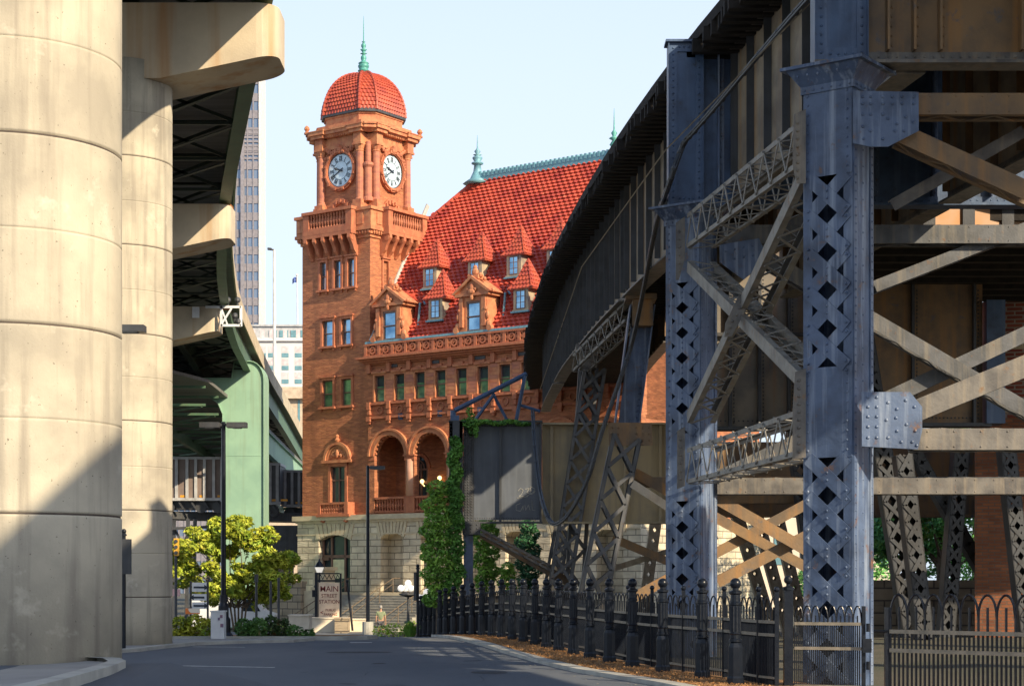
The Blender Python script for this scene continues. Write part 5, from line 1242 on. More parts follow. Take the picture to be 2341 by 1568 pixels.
# ---- second, lower level of the green steel structure behind the pier
lw = thing('lower_ramp', 'pale green steel ramp structure with cream parapet descending behind the steel pier', 'ramp', (PXX(640,150), 150, 0))
def rampseg(mb, pts, w, z0, z1):
    for (xa, ya, za), (xb, yb, zb2) in zip(pts[:-1], pts[1:]):
        mb.add([(xa-w/2,ya,za+z0),(xa+w/2,ya,za+z0),(xb+w/2,yb,zb2+z0),(xb-w/2,yb,zb2+z0),(xa-w/2,ya,za+z1),(xa+w/2,ya,za+z1),(xb+w/2,yb,zb2+z1),(xb-w/2,yb,zb2+z1)],
               [(0,3,2,1),(4,5,6,7),(0,1,5,4),(2,3,7,6),(1,2,6,5),(3,0,4,7)])
rp = [(PXX(300,100),100,12.3),(PXX(470,108),108,12.1),(PXX(540,118),118,11.6),(PXX(600,126),126,10.9),(PXX(650,136),136,10.1),(PXX(700,146),146,9.1),(PXX(760,160),160,7.8)]
mb = MB(); rq = rp[3:]; rampseg(mb, rq, .05, 0, 1.5); rampseg(mb, rq, .4, -.05, 0); rampseg(mb, rq, .4, 1.5, 1.55); mb.build('fascia_girder', greenp, lw)
mb = MB(); 
for k in range(14):
    t = k/13.; y = 108+52*t; 
    x = lerpt([(q[1], q[0]) for q in rp], y); z = lerpt([(q[1], q[2]) for q in rp], y)
    mb.beam((x,y,z+.2),(x-9,y-.5,z+.2),.15,.15); mb.beam((x,y,z+1.3),(x-9,y-.5,z+1.3),.15,.15)
    if k < 13: mb.beam((x-.2,y,z+.1),(x-4.5,y+4,z-.1),.14,.1); mb.beam((x-4.5,y,z+.1),(x-9,y+4,z-.1),.14,.1); mb.beam((x-9,y,z+.1),(x-4.7,y+4,z-.1),.14,.1)
rampo = [(a-4.5,b,c) for a,b,c in rp]; rampseg(mb, rampo, .3, -.3, .3); mb.build('cross_frames', greend, lw)
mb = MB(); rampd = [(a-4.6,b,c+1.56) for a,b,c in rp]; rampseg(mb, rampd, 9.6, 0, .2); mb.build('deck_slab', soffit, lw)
# ---- sign gantry bracket on the third cap
sg = thing('sign_bracket', 'white steel sign bracket with small lamps fixed to the third pier cap', 'bracket', P(505,745,88))
mb = MB(); Yq = 88.6
for y in (702,744): mb.beam(P(470 if y == 702 else 505,y,Yq),P(551,y,Yq),.12,.12)
for x in (506,551): mb.beam(P(x,700,Yq),P(x,746,Yq),.12,.12)
mb.beam(P(506,742,Yq),P(530,704,Yq),.09,.09); mb.beam(P(506,704,Yq),P(520,742,Yq),.07,.07); mb.boxr(PXX(440,Yq),PXX(456,Yq),Yq-.1,Yq,PZ(727,Yq),PZ(702,Yq)); mb.build('frame', white, sg)
mb = MB()
for x, y in ((521,686),(543,686),(537,722),(545,735)): mb.sph(P(x,y,Yq), .16, 8); mb.cyl(P(x,y,Yq), P(x,y+14,Yq), .05, n=6)
mb.build('lamp', steeld, sg)
# ================================================================= bollards and fences along the kerb
def word(n): return ['first','second','third','fourth','fifth','sixth','seventh','eighth','ninth','tenth','eleventh','twelfth','thirteenth','fourteenth','fifteenth','sixteenth','seventeenth','eighteenth','nineteenth','twentieth','twenty-first','twenty-second','twenty-third','twenty-fourth','twenty-fifth'][n]
ys_b = [p[1] for p in bolp]; pos_b = [(bolx(27.0)+.02, 26.3)]
y = 26.3; cur = Vector((bolx(y), y))
while len(pos_b) < 24:
    yy = cur.y
    while (Vector((bolx(yy), yy))-cur).length < 1.80: yy += .02
    cur = Vector((bolx(yy), yy)); pos_b.append((cur.x, cur.y))
bl = thing('bollard', 'nearest black iron bollard with ball top, at the gate end of the kerb row', 'bollard', (*pos_b[0], G(*pos_b[0])), group='black ball topped bollards along the kerb')
mb = MB(); mb.T = Matrix.Translation((*pos_b[0], G(*pos_b[0])))
mb.lathe((0,0,0), [(.135,0),(.135,.14),(.118,.17),(.112,.60),(.09,.66),(.075,.68)], 8, ph=pi/8); mb.build('base', iron, bl)
mb = MB(); mb.T = Matrix.Translation((*pos_b[0], G(*pos_b[0])))
mb.lathe((0,0,0), [(.10,.68),(.10,.71),(.082,.73),(.082,.78),(.095,.80),(.08,.82),(.074,1.22),(.09,1.23),(.09,1.26),(.075,1.28),(.072,1.38),(.098,1.40),(.098,1.43),(.05,1.45),(.05,1.48)], 16)
for k in range(12): a = k*pi/6; mb.cyl((.078*cos(a),.078*sin(a),.83),(.073*cos(a),.073*sin(a),1.21),.011,n=4)
mb.build('shaft', iron, bl)
mb = MB(); mb.T = Matrix.Translation((*pos_b[0], G(*pos_b[0]))); mb.sph((0,0,1.545), .085, 16); mb.build('ball_finial', iron, bl, smooth=True)
for i, (x, y) in enumerate(pos_b[1:], 1):
    dup(bl, (x, y, G(x,y)), label='%s ball topped iron bollard of the kerb row, counting away from the gate' % word(i))
fence = thing('iron_fence', 'long black iron fence of looped pickets behind the row of bollards', 'fence', (bolx(26.3)+.35, 26.3, 0))
def panel(p0, p1, z0, par, arch=.30, ztop=1.34, r1=.98, r2=.79, rb=.16, post=True, rr_=.02, pw=.021):
    a = Vector((*p0, z0)); b = Vector((*p1, G(*p1) if par is fence else z0)); d = b-a; L_ = d.length; u = d.normalized()
    for z in (r1, r2, rb): mb = MB(); mb.beam(a+Vector((0,0,z)), b+Vector((0,0,z)), .05 if z > .5 else .04, .045 if z > .5 else .035); mb.build('rail', ironrail, par)
    mb = MB(); n = max(1, round(L_/arch)); w = L_/n
    for i in range(n):
        q = a+u*(w*i); m = q+u*(w/2)
        for ff in (.25,.75):
            e_ = q+u*(w*ff); mb.beam(e_+Vector((0,0,.06)), e_+Vector((0,0,r1)), pw*.9, pw*.9, (0,1,0))
        mb.beam(q+Vector((0,0,.06)), q+Vector((0,0,ztop-.16)), pw, pw, (0,1,0)); mb.beam(m+Vector((0,0,.06)), m+Vector((0,0,ztop-.14)), pw, pw, (0,1,0))
        pts = [m+u*(-w/2*cos(radians(t)))+Vector((0,0,ztop-.26+.26*sin(radians(t)))) for t in range(0,181,18)]; mb.path(pts, pw*.62, 5)
    mb.build('picket_panel', iron, par)
    if post:
        mb = MB(); mb.boxr(a.x-.03,a.x+.03,a.y-.03,a.y+.03,z0,z0+1.42); mb.sph((a.x,a.y,z0+1.46), .045, 10); mb.build('fence_post', iron, par)
fp = [(x+.36+.0*i, y+.1) for i, (x, y) in enumerate(pos_b)]
for i in range(len(fp)-1): panel(fp[i], fp[i+1], G(*fp[i]), fence)
panel((3.88,24.95+.9), fp[0], 0, fence, arch=.2)
gt = thing('iron_gate', 'black iron pedestrian gate with looped top and braided rails beside the near column', 'gate', (4.06, 26, 0))
mb = MB(); mb.boxr(4.0,4.13,25.9,26.03,0,1.45); mb.lathe((4.065,25.965,1.45), [(.09,0),(.09,.04),(.03,.06),(.03,.09)], 10); mb.sph((4.065,25.965,1.60), .065, 12); mb.build('gate_post', iron, gt)
panel((4.16,25.95), (5.08,25.62), 0, gt, arch=.125, ztop=1.22, r1=.96, r2=.60, rb=.05, post=False, pw=.018)
mb = MB(); mb.boxr(5.08,5.13,25.58,25.64,0,1.22); mb.cyl((5.16,25.55,.3),(5.16,25.55,.42),.03,n=8); mb.cyl((5.16,25.55,.85),(5.16,25.55,.97),.03,n=8); mb.boxr(5.07,5.2,25.5,25.58,.55,.75); mb.build('hinge_stile', iron, gt)
f2 = thing('gate_side_fence', 'nearest section of looped black iron fence, right of the gate and the column', 'fence', (4.4, 20.6, 0))
panel((4.42,20.6), (5.9,19.2), 0, f2, arch=.235, ztop=1.43, r1=1.0, r2=.78, rb=-.1, post=False, pw=.024)
mb = MB(); mb.boxr(4.36,4.42,20.6,20.67,-.3,1.28); mb.cyl((4.39,20.6,1.0),(4.25,20.7,1.0),.02,n=6); mb.build('fence_post', iron, f2)
# ================================================================= street lights, posts, signs
def street_light(label, px, yb, Y, ztop, arms, hd=.75, r=.07, base='flute', group=None):
    x = PXX(px, Y); zb = G(x, Y)
    t = thing('street_light', label, 'street light', (x, Y, zb)); mb = MB(); mb.cyl((x,Y,zb),(x,Y,ztop), r, r*.75, n=10); mb.build('pole', iron, t)
    mb = MB()
    if base == 'flute': mb.lathe((x,Y,zb), [(.26,0),(.26,.12),(.19,.2),(.19,.55),(.14,.62),(.14,.9),(.10,1.0),(.10,1.2)], 12); m = iron
    elif base == 'concrete': mb.lathe((x,Y,zb-.2), [(.24,0),(.24,.75)], 14); m = kerbm
    if base: mb.build('base', m, t)
    for s_ in arms:
        mb = MB(); mb.boxr(min(x+s_*.1,x+s_*(hd+.15)), max(x+s_*.1,x+s_*(hd+.15)), Y-.16, Y+.16, ztop-.16, ztop-.02); mb.boxr(min(x,x+s_*.25),max(x,x+s_*.25),Y-.04,Y+.04,ztop-.12,ztop-.05); h = mb.build('lamp_head', steeld, t)
        mb = MB(); mb.boxr(min(x+s_*.25,x+s_*hd), max(x+s_*.25,x+s_*hd), Y-.12, Y+.12, ztop-.18, ztop-.162); mb.build('lens', globe if False else kerbm, h)
    return t
street_light('twin headed black street light standing beside the white kiosk', 511, 1465, 47.6, PZ(964,47.6), (-1,1), .48, .075)
street_light('single headed black street light on a concrete foot before the station steps', 841, 1443, 76, PZ(1064,76), (1,), .58, .085, 'concrete')
xq = PXX(248,37)
street_light('street light head jutting out from behind the nearest concrete pier', 252, 0, 37, PZ(742,37), (1,), .58, .07, None)
def sign_post(label, px, Y, py0, py1, board, ball=True, r=.045, thick=.05, m=None):
    x = PXX(px, Y); zb = G(x,Y); t = thing('sign_post', label, 'sign', (x,Y,zb)); mb = MB(); zt = PZ(py0,Y); mb.cyl((x,Y,zb),(x,Y,zt-.08), r, n=10)
    if ball: mb.sph((x,Y,zt-.04), r*1.3, 10); mb.lathe((x,Y,zt-.14), [(r*1.5,0),(r*1.5,.03),(r,.05)], 10)
    mb.build('post', iron, t)
    if board:
        mb = MB(); a, b, c, d = board; mb.boxr(PXX(a,Y),PXX(b,Y),Y-r-thick,Y-r,PZ(d,Y),PZ(c,Y)); mb.build('sign_board', m or steeld, t)
    return t
sign_post('black sign post with blank dark board beside the second pier', 283, 39.6, 1210, 1485, (271,302,1232,1312))
sign_post('slim black post with an edge on sign at the far end of the bollard row', 955, 56, 1290, 1455, (948,953,1308,1372), thick=.5)
t = thing('sign_pole', 'leaning bare black pole between the station sign and the steps', 'pole', P(805,1441,79)); mb = MB(); mb.cyl(P(806,1441,79), P(794,1330,79), .05, n=8); mb.sph(P(794,1328,79), .08, 8); mb.build('pole', iron, t)
# station name sign
sgn = thing('station_sign', 'cream station name sign with red lettering in a black frame with lattice crest', 'sign', P(751,1425,80)); Ys = 80
mb = MB(); mb.boxr(PXX(720,Ys),PXX(727,Ys),Ys-.08,Ys+.1,G(-8,80)-.2,PZ(1308,Ys)); mb.boxr(PXX(777,Ys),PXX(781,Ys),Ys-.06,Ys+.06,G(-8,80)-.2,PZ(1310,Ys)); mb.boxr(PXX(727,Ys),PXX(777,Ys),Ys-.04,Ys+.04,PZ(1329,Ys),PZ(1325,Ys)); mb.boxr(PXX(727,Ys),PXX(777,Ys),Ys-.04,Ys+.04,PZ(1312,Ys),PZ(1309,Ys))
n = 5
for i in range(n):
    a, b = 728+49*i/n, 728+49*(i+1)/n; mb.beam(P(a,1324,Ys),P((a+b)/2,1313,Ys),.03,.03,(0,1,0)); mb.beam(P((a+b)/2,1313,Ys),P(b,1324,Ys),.03,.03,(0,1,0))
mb.sph(P(722,1340,Ys),.09,8); mb.boxr(PXX(714,Ys),PXX(722,Ys),Ys-.1,Ys,PZ(1364,Ys),PZ(1348,Ys)); mb.build('frame', iron, sgn)
mb = MB(); a, b, z0, z1 = PXX(729,Ys), PXX(776.5,Ys), PZ(1418,Ys), PZ(1331,Ys); q = .07
mb.prism([(a+q,z0),(b-q,z0),(b,z0+q*1.5),(b,z1),(a,z1),(a,z0+q*1.5)], Ys-.03, Ys+.03); bd = mb.build('board', mat('peach_board', (.92,.72,.52), .6), sgn)
redl = mat('red_lettering', (.22,.02,.015), .6)
def text(body, x, y, z, size, m, par, rz=0., rx=90, name='lettering', wide=1., bold=.004):
    cu = bpy.data.curves.new('t', 'FONT'); cu.body = body; cu.size = size; cu.align_x = 'CENTER'; cu.align_y = 'CENTER'; cu.extrude = .004; cu.offset = bold*size
    ob = bpy.data.objects.new('t', cu); C.objects.link(ob); bpy.context.view_layer.update()
    me = bpy.data.meshes.new_from_object(ob.evaluated_get(bpy.context.evaluated_depsgraph_get())); bpy.data.objects.remove(ob)
    M = Matrix.Translation((x,y,z)) @ Matrix.Rotation(radians(rz),4,'Z') @ Matrix.Rotation(radians(rx),4,'X') @ Matrix.Diagonal((wide,1,1,1))
    me.transform(root_matrix(par).inverted() @ M); me.materials.clear(); me.materials.append(m); o = bpy.data.objects.new(name, me); C.objects.link(o); o.parent = par; return o
xc = PXX(753,Ys)
for body, py, sz in (('MAIN',1346,.36),('STREET',1361.5,.235),('STATION',1375,.235),('PUBLIC',1394,.155),('PARKING',1404,.155)):
    text(body, xc+(.06 if sz < .2 else 0), Ys-.034, PZ(py,Ys), sz, redl, bd, wide=.95, bold=.006)
text('<', xc-.34, Ys-.034, PZ(1400,Ys), .24, redl, bd, bold=.02)
# globe lamps
def globes(label, px, py, Y, base_py, r=.19, dish=False):
    x = PXX(px,Y); z = PZ(py,Y); zb = PZ(base_py,Y); t = thing('globe_lamp', label, 'lamp', (x,Y,zb)); mb = MB()
    mb.lathe((x,Y,zb), [(.2,0),(.2,.08),(.09,.14),(.06,.4),(.05,z-zb-.35),(.09,z-zb-.3),(.05,z-zb-.2)], 12)
    for k in range(4): a = k*pi/2+.4; mb.cyl((x,Y,z-.25),(x+.36*cos(a),Y+.36*sin(a),z-.2),.03,n=6)
    if dish: mb.lathe((x,Y,z-.45), [(.1,0),(.45,.12),(.45,.2),(.1,.22)], 12)
    mb.build('post', steeld if dish else steeln, t)
    for k in range(4): a = k*pi/2+.4; mb = MB(); mb.sph((x+.38*cos(a),Y+.38*sin(a),z), r, 14); mb.build('globe', globe, t, smooth=True)
    mb = MB(); mb.sph((x,Y,z+.25), r, 14); mb.build('globe', globe, t, smooth=True)
pd = SW(px0, -3.4, 2.42)
globes('five globe lamp on the stone pedestal by the station door', 784, 1241, pd.y, HY-(2.42-EYE)*F/pd.y)
globes('globe lamp cluster standing at the right of the station steps', 933, 1344, 88, 1425, .17, True)
globes('bright globe lamp cluster partly behind the far bollards', 976, 1366, 80, 1440, .17, True)
t = thing('post_lantern', 'small black carriage lantern above the left end of the station sign', 'lantern', P(730,1425,84)); mb = MB(); x, Y = PXX(730,84), 84
mb.cyl((x,Y,-1),(x,Y,PZ(1308,Y)),.05,n=8); mb.lathe((x,Y,PZ(1296,Y)), [(.26,0),(.18,.12),(.05,.3),(.02,.4)], 8); mb.build('post', iron, t)
mb = MB(); mb.lathe((x,Y,PZ(1308,Y)), [(.12,0),(.22,.25)], 8); mb.build('lantern_glass', globe, t)
# white kiosk
Yk = 46.4; kx0, kx1 = PXX(482,Yk), PXX(516,Yk); t = thing('ticket_kiosk', 'white parking payment cabinet with small notices at the kerb edge', 'kiosk', ((kx0+kx1)/2, Yk, .05))
mb = MB(); zt = PZ(1398,Yk); mb.boxr(kx0,kx1-.05,Yk,Yk+.38,.05,zt); mb.boxr(kx0-.02,kx1-.03,Yk-.02,Yk+.4,zt,zt+.03); mb.boxr(kx0+.24,kx0+.25,Yk-.004,Yk,.1,zt-.05); mb.build('cabinet', white, t)
mb = MB(); mb.boxr(kx1-.15,kx1-.08,Yk-.008,Yk,PZ(1412,Yk),PZ(1405,Yk)); mb.boxr(kx1-.14,kx1-.06,Yk-.008,Yk,PZ(1433,Yk),PZ(1425,Yk)); mb.boxr(kx1-.2,kx1-.15,Yk-.05,Yk,PZ(1417,Yk),PZ(1411,Yk)); mb.build('notice', mat('notice_red', (.30,.14,.18), .6, col2=(.15,.17,.3), scale=12), t)
# traffic light, barrier, notice boards behind the small tree
t = thing('traffic_light', 'yellow traffic signal at the edge of the second pier', 'traffic light', P(402,1420,62)); mb = MB(); Yt = 62
mb.boxr(PXX(397,Yt),PXX(408,Yt),Yt,Yt+.15,PZ(1270,Yt),PZ(1230,Yt)); mb.build('housing', mat('signal_yellow', (.75,.42,.04), .5), t)
mb = MB(); 
for k in range(3): mb.cyl((PXX(402.5,Yt),Yt-.06,PZ(1237+k*13,Yt)),(PXX(402.5,Yt),Yt,PZ(1237+k*13,Yt)),.065,n=12)
mb.build('lens', steeld, t); mb = MB(); mb.cyl(P(402,1270,Yt+.1),P(402,1440,Yt+.1),.05,n=8); mb.build('pole', steeld, t)
t = thing('traffic_barrier', 'orange striped traffic barrier beyond the flowering bushes', 'barrier', P(440,1412,60)); mb = MB(); mb.boxr(PXX(424,60),PXX(456,60),60,60.08,PZ(1403,60),PZ(1390,60)); mb.build('board', mat('barrier_orange', (.8,.20,.03), .5, col2=(.85,.75,.6), mixlo=.5, mixhi=.52, scale=3, detail=0), t)
mb = MB(); mb.beam(P(427,1403,60.05),P(427,1450,60.05),.05,.05); mb.beam(P(452,1403,60.05),P(452,1450,60.05),.05,.05); mb.build('leg', steeld, t)
t = thing('direction_sign', 'stacked white direction boards with black arrows behind the tree', 'sign', P(455,1420,66)); mb = MB()
for a, b in ((1331,1352),(1357,1372),(1376,1391)): mb.boxr(PXX(439,66),PXX(472,66),66,66.05,PZ(b,66),PZ(a,66))
bdd = mb.build('board', white, t); mb = MB(); mb.beam(P(436,1328,66.1),P(436,1440,66.1),.07,.07); mb.beam(P(475,1328,66.1),P(475,1440,66.1),.07,.07); mb.build('post', steeld, t)
mb = MB()
for a, k in ((1342,1),(1365,-1),(1384,1)):
    x, z = PXX(455,66), PZ(a,66); mb.boxr(x-.2,x+.2,65.985,65.999,z-.035,z+.035); mb.prism([(x+k*.2,z-.1),(x+k*.34,z),(x+k*.2,z+.1)],65.985,65.999)
mb.build('arrow', clockb, bdd)
t = thing('small_sign', 'small pink sign on a thin pole at the left of the tree', 'sign', P(402,1440,64)); mb = MB(); mb.boxr(PXX(392,64),PXX(412,64),64,64.04,PZ(1362,64),PZ(1346,64)); mb.build('board', mat('pink_board', (.7,.42,.40), .6), t); mb = MB(); mb.cyl(P(402,1290,64.1),P(402,1440,64.1),.04,n=6); mb.build('pole', steeld, t)
# white van and posts left of the retaining wall
t = thing('white_van', 'white van parked beyond the small tree, mostly hidden by its leaves', 'van', (PXX(575,107), 107, G(-12,107))); xa, Yv = PXX(556,107), 107; zb = G(-12,107)
mb = MB(); mb.prism([(xa-3.2,zb+.35),(xa+1.9,zb+.35),(xa+1.95,zb+1.1),(xa+1.2,zb+1.35),(xa+.7,zb+2.15),(xa-3.1,zb+2.2)], Yv, Yv+1.9); vb = mb.build('body', white, t)
mb = MB(); mb.prism([(xa+.0,zb+1.3),(xa+1.05,zb+1.3),(xa+.65,zb+2.0),(xa+.0,zb+2.0)], Yv-.01, Yv+.05); mb.build('window', glassd, t)
for q in (-2.3, 1.1): mb = MB(); mb.cyl((xa+q,Yv-.02,zb+.36),(xa+q,Yv+.25,zb+.36),.36,n=18); w = mb.build('wheel', steeld, t); mb = MB(); mb.cyl((xa+q,Yv-.04,zb+.36),(xa+q,Yv-.02,zb+.36),.2,n=12); mb.build('rim', white, w)
for k, px in enumerate((586,637,619)): 
    t = thing('post', ['short black post with a dark box, left of the retaining wall','dark post with a white band before the retaining wall','thin grey post between the two dark posts by the retaining wall'][k], 'post', P(px,1430,82)); mb = MB(); mb.cyl(P(px,1445,82),P(px,1312+k*8,82),.06,n=8)
    if k == 0: mb.boxr(PXX(px-4,82),PXX(px+4,82),81.9,82.1,PZ(1330,82),PZ(1312,82))
    mb.build('pole', steeld, t)
# low pale planter blocks round the sign
pale = mat('pale_planter', (.80,.70,.54), .8, col2=(.66,.56,.42), scale=2)
for k, (a, b, y0, y1, Y, m, lab) in enumerate([(660,706,1408,1442,74,pale,'low pale stone planter wall left of the station sign'),(706,792,1414,1442,79,pale,'low pale stone planter wall under the station sign'),(794,832,1417,1440,80,pale,'short pale planter wall between the leaning pole and the light foot'),(765,794,1415,1443,78,stonedk,'rough brown boulder block at the foot of the station sign')]):
    t = thing('planter_wall', lab, 'planter', P((a+b)/2,y1,Y)); mb = MB(); mb.boxr(PXX(a,Y),PXX(b,Y),Y,Y+1.2,G(-9,Y)-.3,PZ(y0,Y)); mb.boxr(PXX(a,Y)-.04,PXX(b,Y)+.04,Y-.04,Y+1.24,PZ(y0,Y),PZ(y0,Y)+.06); mb.build('block', m, t)
# ================================================================= foliage
def leafm(name, c1, c2, c3=None, isl=.45): return mat(name, c1, .55, col2=c2, scale=1.6, detail=3, spots=c3, spscale=3.5, island=isl, spec=.3)
lf_tree = leafm('yellow_green_leaves', (.44,.46,.05), (.20,.31,.035), (.60,.36,.035))
lf_ivy = leafm('ivy_leaves', (.15,.34,.06), (.07,.19,.04), None)
lf_shrub = leafm('shrub_leaves', (.27,.46,.07), (.13,.30,.05), (.55,.55,.07))
lf_mix = leafm('red_green_leaves', (.42,.42,.04), (.18,.28,.03), (.70,.24,.03))
lf_dk = leafm('bush_leaves', (.10,.22,.05), (.06,.14,.04), (.26,.13,.04))
lf_far = leafm('far_leaves', (.26,.58,.14), (.10,.34,.15), (.68,.76,.10))
lf_lime = leafm('lime_leaves', (.55,.68,.08), (.30,.48,.06), None)
bark = mat('bark', (.16,.12,.08), .9, col2=(.08,.06,.045), scale=8)
def leaves(mb, c, rad, n, size, shell=.45):
    c = Vector(c)
    for _ in range(n):
        while True:
            d = Vector((random.uniform(-1,1), random.uniform(-1,1), random.uniform(-1,1)))
            if .05 < d.length < 1: break
        k = d.length; d = d/k*(k**shell)
        p = c+Vector((d.x*rad[0], d.y*rad[1], d.z*rad[2])); s_ = size*random.uniform(.6,1.3)
        a = Vector((random.gauss(0,1),random.gauss(0,1),random.gauss(0,.7))).normalized(); b = a.cross(Vector((random.gauss(0,1),random.gauss(0,1),random.gauss(0,1)))).normalized()
        mb.v += [p-a*s_, p+b*s_*.45, p+a*s_, p-b*s_*.45]; i = len(mb.v)-4; mb.f.append((i,i+1,i+2,i+3))
random.seed(21)
def shrub(name, label, cat, blobs, m, size, per, group=None, stem=None, loc=None):
    t = thing(name, label, cat, loc or blobs[0][0], group=group); mb = MB()
    for c, r in blobs: leaves(mb, c, r, int(per*r[0]*r[2]), size)
    mb.build('foliage', m, t)
    mb = MB()
    if stem:
        for a, b, r0, r1 in stem: mb.cyl(a, b, r0, r1, n=6)
    else:
        for c, r in blobs[:4]:
            for k in range(3): mb.cyl((c[0]+random.uniform(-.2,.2)*r[0], c[1], G(c[0],c[1])-.05), (c[0]+random.uniform(-.6,.6)*r[0], c[1], c[2]+r[2]*.2), .012, .006, n=4)
    mb.build('stem', bark, t); return t
# small tree in the bed
Yt = 100.; base = P(545,1454,Yt); blobs = []; stem = []
def TP(px, py, dy=0): return P(px, py, Yt+dy)
for px, py, rx, rz in [(430,1262,.55,.45),(470,1232,.6,.4),(525,1225,.5,.35),(575,1240,.5,.4),(615,1270,.5,.4),(638,1300,.42,.35),(440,1300,.6,.5),(500,1285,.7,.6),(560,1300,.7,.55),(610,1320,.45,.4),(480,1335,.45,.4),(535,1340,.5,.35),(625,1345,.3,.3),(450,1250,.4,.3),(590,1235,.35,.2),(655,1290,.2,.25),(410,1285,.3,.3),(545,1215,.2,.18),(500,1210,.25,.2),(600,1348,.3,.25),(470,1360,.2,.25)]:
    c = TP(px, py, random.uniform(-1.6,1.6)); rx *= 1.96; rz *= 1.96; blobs.append((c, (rx, rx*1.2, rz)))
tr = thing('small_tree', 'small yellow green tree with orange tinted leaves beyond the white kiosk, before the green pier', 'tree', base)
mb = MB()
for c, r in blobs:
    for k in range(7):
        c2_ = c+Vector((random.gauss(0,.62)*r[0], random.gauss(0,.6)*r[0], random.gauss(.1,.6)*r[2])); q = random.uniform(.26,.52)
        leaves(mb, c2_, (q*1.2,q*1.2,q*.7), int(430*q), .15, .5)
        if random.random() < .35: leaves(mb, c2_+Vector((random.uniform(-.3,.3),0,-.22)), (.14,.14,.42), 34, .12, .5)
mb.build('crown', lf_tree, tr)
mb = MB()
for k in range(5):
    a = base+Vector((.10*k-.2,.05*k,0)); m1 = TP(545+(k-2)*9, 1390, (k-2)*.1); mb.cyl(a, m1, .07, .05, n=6)
    for j in range(4): c = blobs[(k*4+j) % len(blobs)][0]; mid = m1.lerp(c,.5)+Vector((0,0,.12)); mb.cyl(m1, mid, .045, .03, n=5); mb.cyl(mid, c, .03, .01, n=4)
mb.build('trunk', bark, tr)
def bushrow(lab, pxs, Y, m, size=.065, per=5200, name='bush'):
    bl_ = []
    for px, w, h in pxs: x = PXX(px,Y); r = w*Y/F/2; hz = h*Y/F; bl_.append((Vector((x, Y+random.uniform(0,.5), G(x,Y)+hz*.5)), (r, r*.9, hz*.55)))
    return shrub(name, lab, 'bush', bl_, m, size, per, loc=(bl_[0][0].x, Y, G(bl_[0][0].x, Y)))
bushrow('orange and green flowering bush left of the white kiosk', [(405,50,48),(440,50,52),(470,40,44),(425,40,30)], 48.6, lf_mix)
bushrow('dark green bush just right of the street light base', [(552,44,44),(585,46,46),(565,40,36)], 48.4, lf_dk)
bushrow('red tinted bush at the middle of the planting bed', [(615,42,50),(640,44,44)], 48.6, leafm('reddish_leaves', (.07,.12,.035), (.04,.08,.03), (.26,.08,.03)))
bushrow('low grassy tuft at the right end of the planting bed', [(672,40,30),(700,30,22)], 48.2, lf_dk, .07, 3600)
bushrow('bright lime bush in front of the station steps', [(870,40,26),(900,46,30),(925,30,24)], 72, lf_lime, .07, 1300)
bushrow('lime bush behind the planter left of the retaining wall', [(640,60,22),(690,50,20)], 76, lf_lime, .07, 900)
bushrow('pale green bush beneath the globe lamps', [(950,44,30),(985,30,34)], 76, lf_lime, .07, 900)
def grass(lab, px, py, w, h, Y):
    x = PXX(px,Y); z = G(x,Y); t = thing('grass_clump', lab, 'grass', (x,Y,z)); mb = MB(); r = w*Y/F/2; hz = h*Y/F
    for _ in range(700):
        a = random.uniform(0,2*pi); k = random.random()**.6; p = Vector((x+r*.35*k*cos(a), Y+r*.35*k*sin(a), z)); q = Vector((x+r*(k+.1)*cos(a), Y+r*(k+.1)*sin(a), z+hz*random.uniform(.5,1)*(1.1-.5*k)))
        m_ = p.lerp(q,.5)+Vector((0,0,hz*.15)); s_ = Vector((-sin(a),cos(a),0))*.012
        mb.add([p-s_,p+s_,m_+s_*.8,m_-s_*.8,q], [(0,1,2,3),(3,2,4)])
    mb.build('blades', lf_shrub, t)
grass('arching green ornamental grass clump beside the slim black post', 938, 1455, 52, 44, 57)
# ivy on the bridge end post, shrubs under the bridge
iv = thing('ivy', 'dark green ivy climbing the bridge end post and trailing over its top', 'ivy', P(1040,1350,61.3)); mb = MB(); Yi = 61.3
for k in range(30):
    t_ = k/29; py = 1010+340*t_; leaves(mb, P(1040+6*sin(k*1.3), py, Yi), (.20+.14*t_,.25,.22), 190, .075)
for k in range(16): leaves(mb, P(1062+k*9.5, 966+3*sin(k), Yi+.4), (.15,.3,.06+.08*(k<4)), 90, .065)
for k in range(5): leaves(mb, P(1074+4*sin(k*2), 940+k*12, Yi+.5), (.12,.15,.14), 60, .06)
for k in range(4): leaves(mb, P(1088, 972+k*7, Yi+.3), (.08,.1,.1), 40, .06)
mb.build('foliage', lf_ivy, iv)
mb = MB(); mb.path([P(1040+5*sin(k*.9),1355-k*18,Yi+.2) for k in range(18)], .03, 5); mb.build('stem', bark, iv)
def column_shrub(lab, px, Y, y0, y1, w, m, n=12, per=3600):
    bl_ = []
    for k in range(n): f = (k+.5)/n; bl_.append((P(px+w*.12*sin(k*2.3), y0+(y1-y0)*f, Y+random.uniform(-.3,.3)), ((w*.5*(.45+.55*sin(pi*min(1,f*.75+.12))))*Y/F, .5, (y1-y0)/n*.9*Y/F)))
    x = PXX(px,Y)
    return shrub('tall_shrub', lab, 'shrub', bl_, m, .075, per, loc=(x,Y,G(x,Y)), stem=[((x,Y,G(x,Y)),(x,Y,PZ(y0+40,Y)),.06,.03)])
column_shrub('tall feathery green shrub against the ivy covered end post', 1000, 61.5, 1105, 1380, 74, lf_shrub, 14)
column_shrub('slim green shrub just right of the bridge support column', 1112, 66, 1190, 1350, 60, lf_shrub, 9)
column_shrub('rounded green shrub behind the laced legs', 1207, 70, 1195, 1350, 56, leafm('blue_green_leaves', (.05,.16,.06), (.03,.10,.05), None), 9)
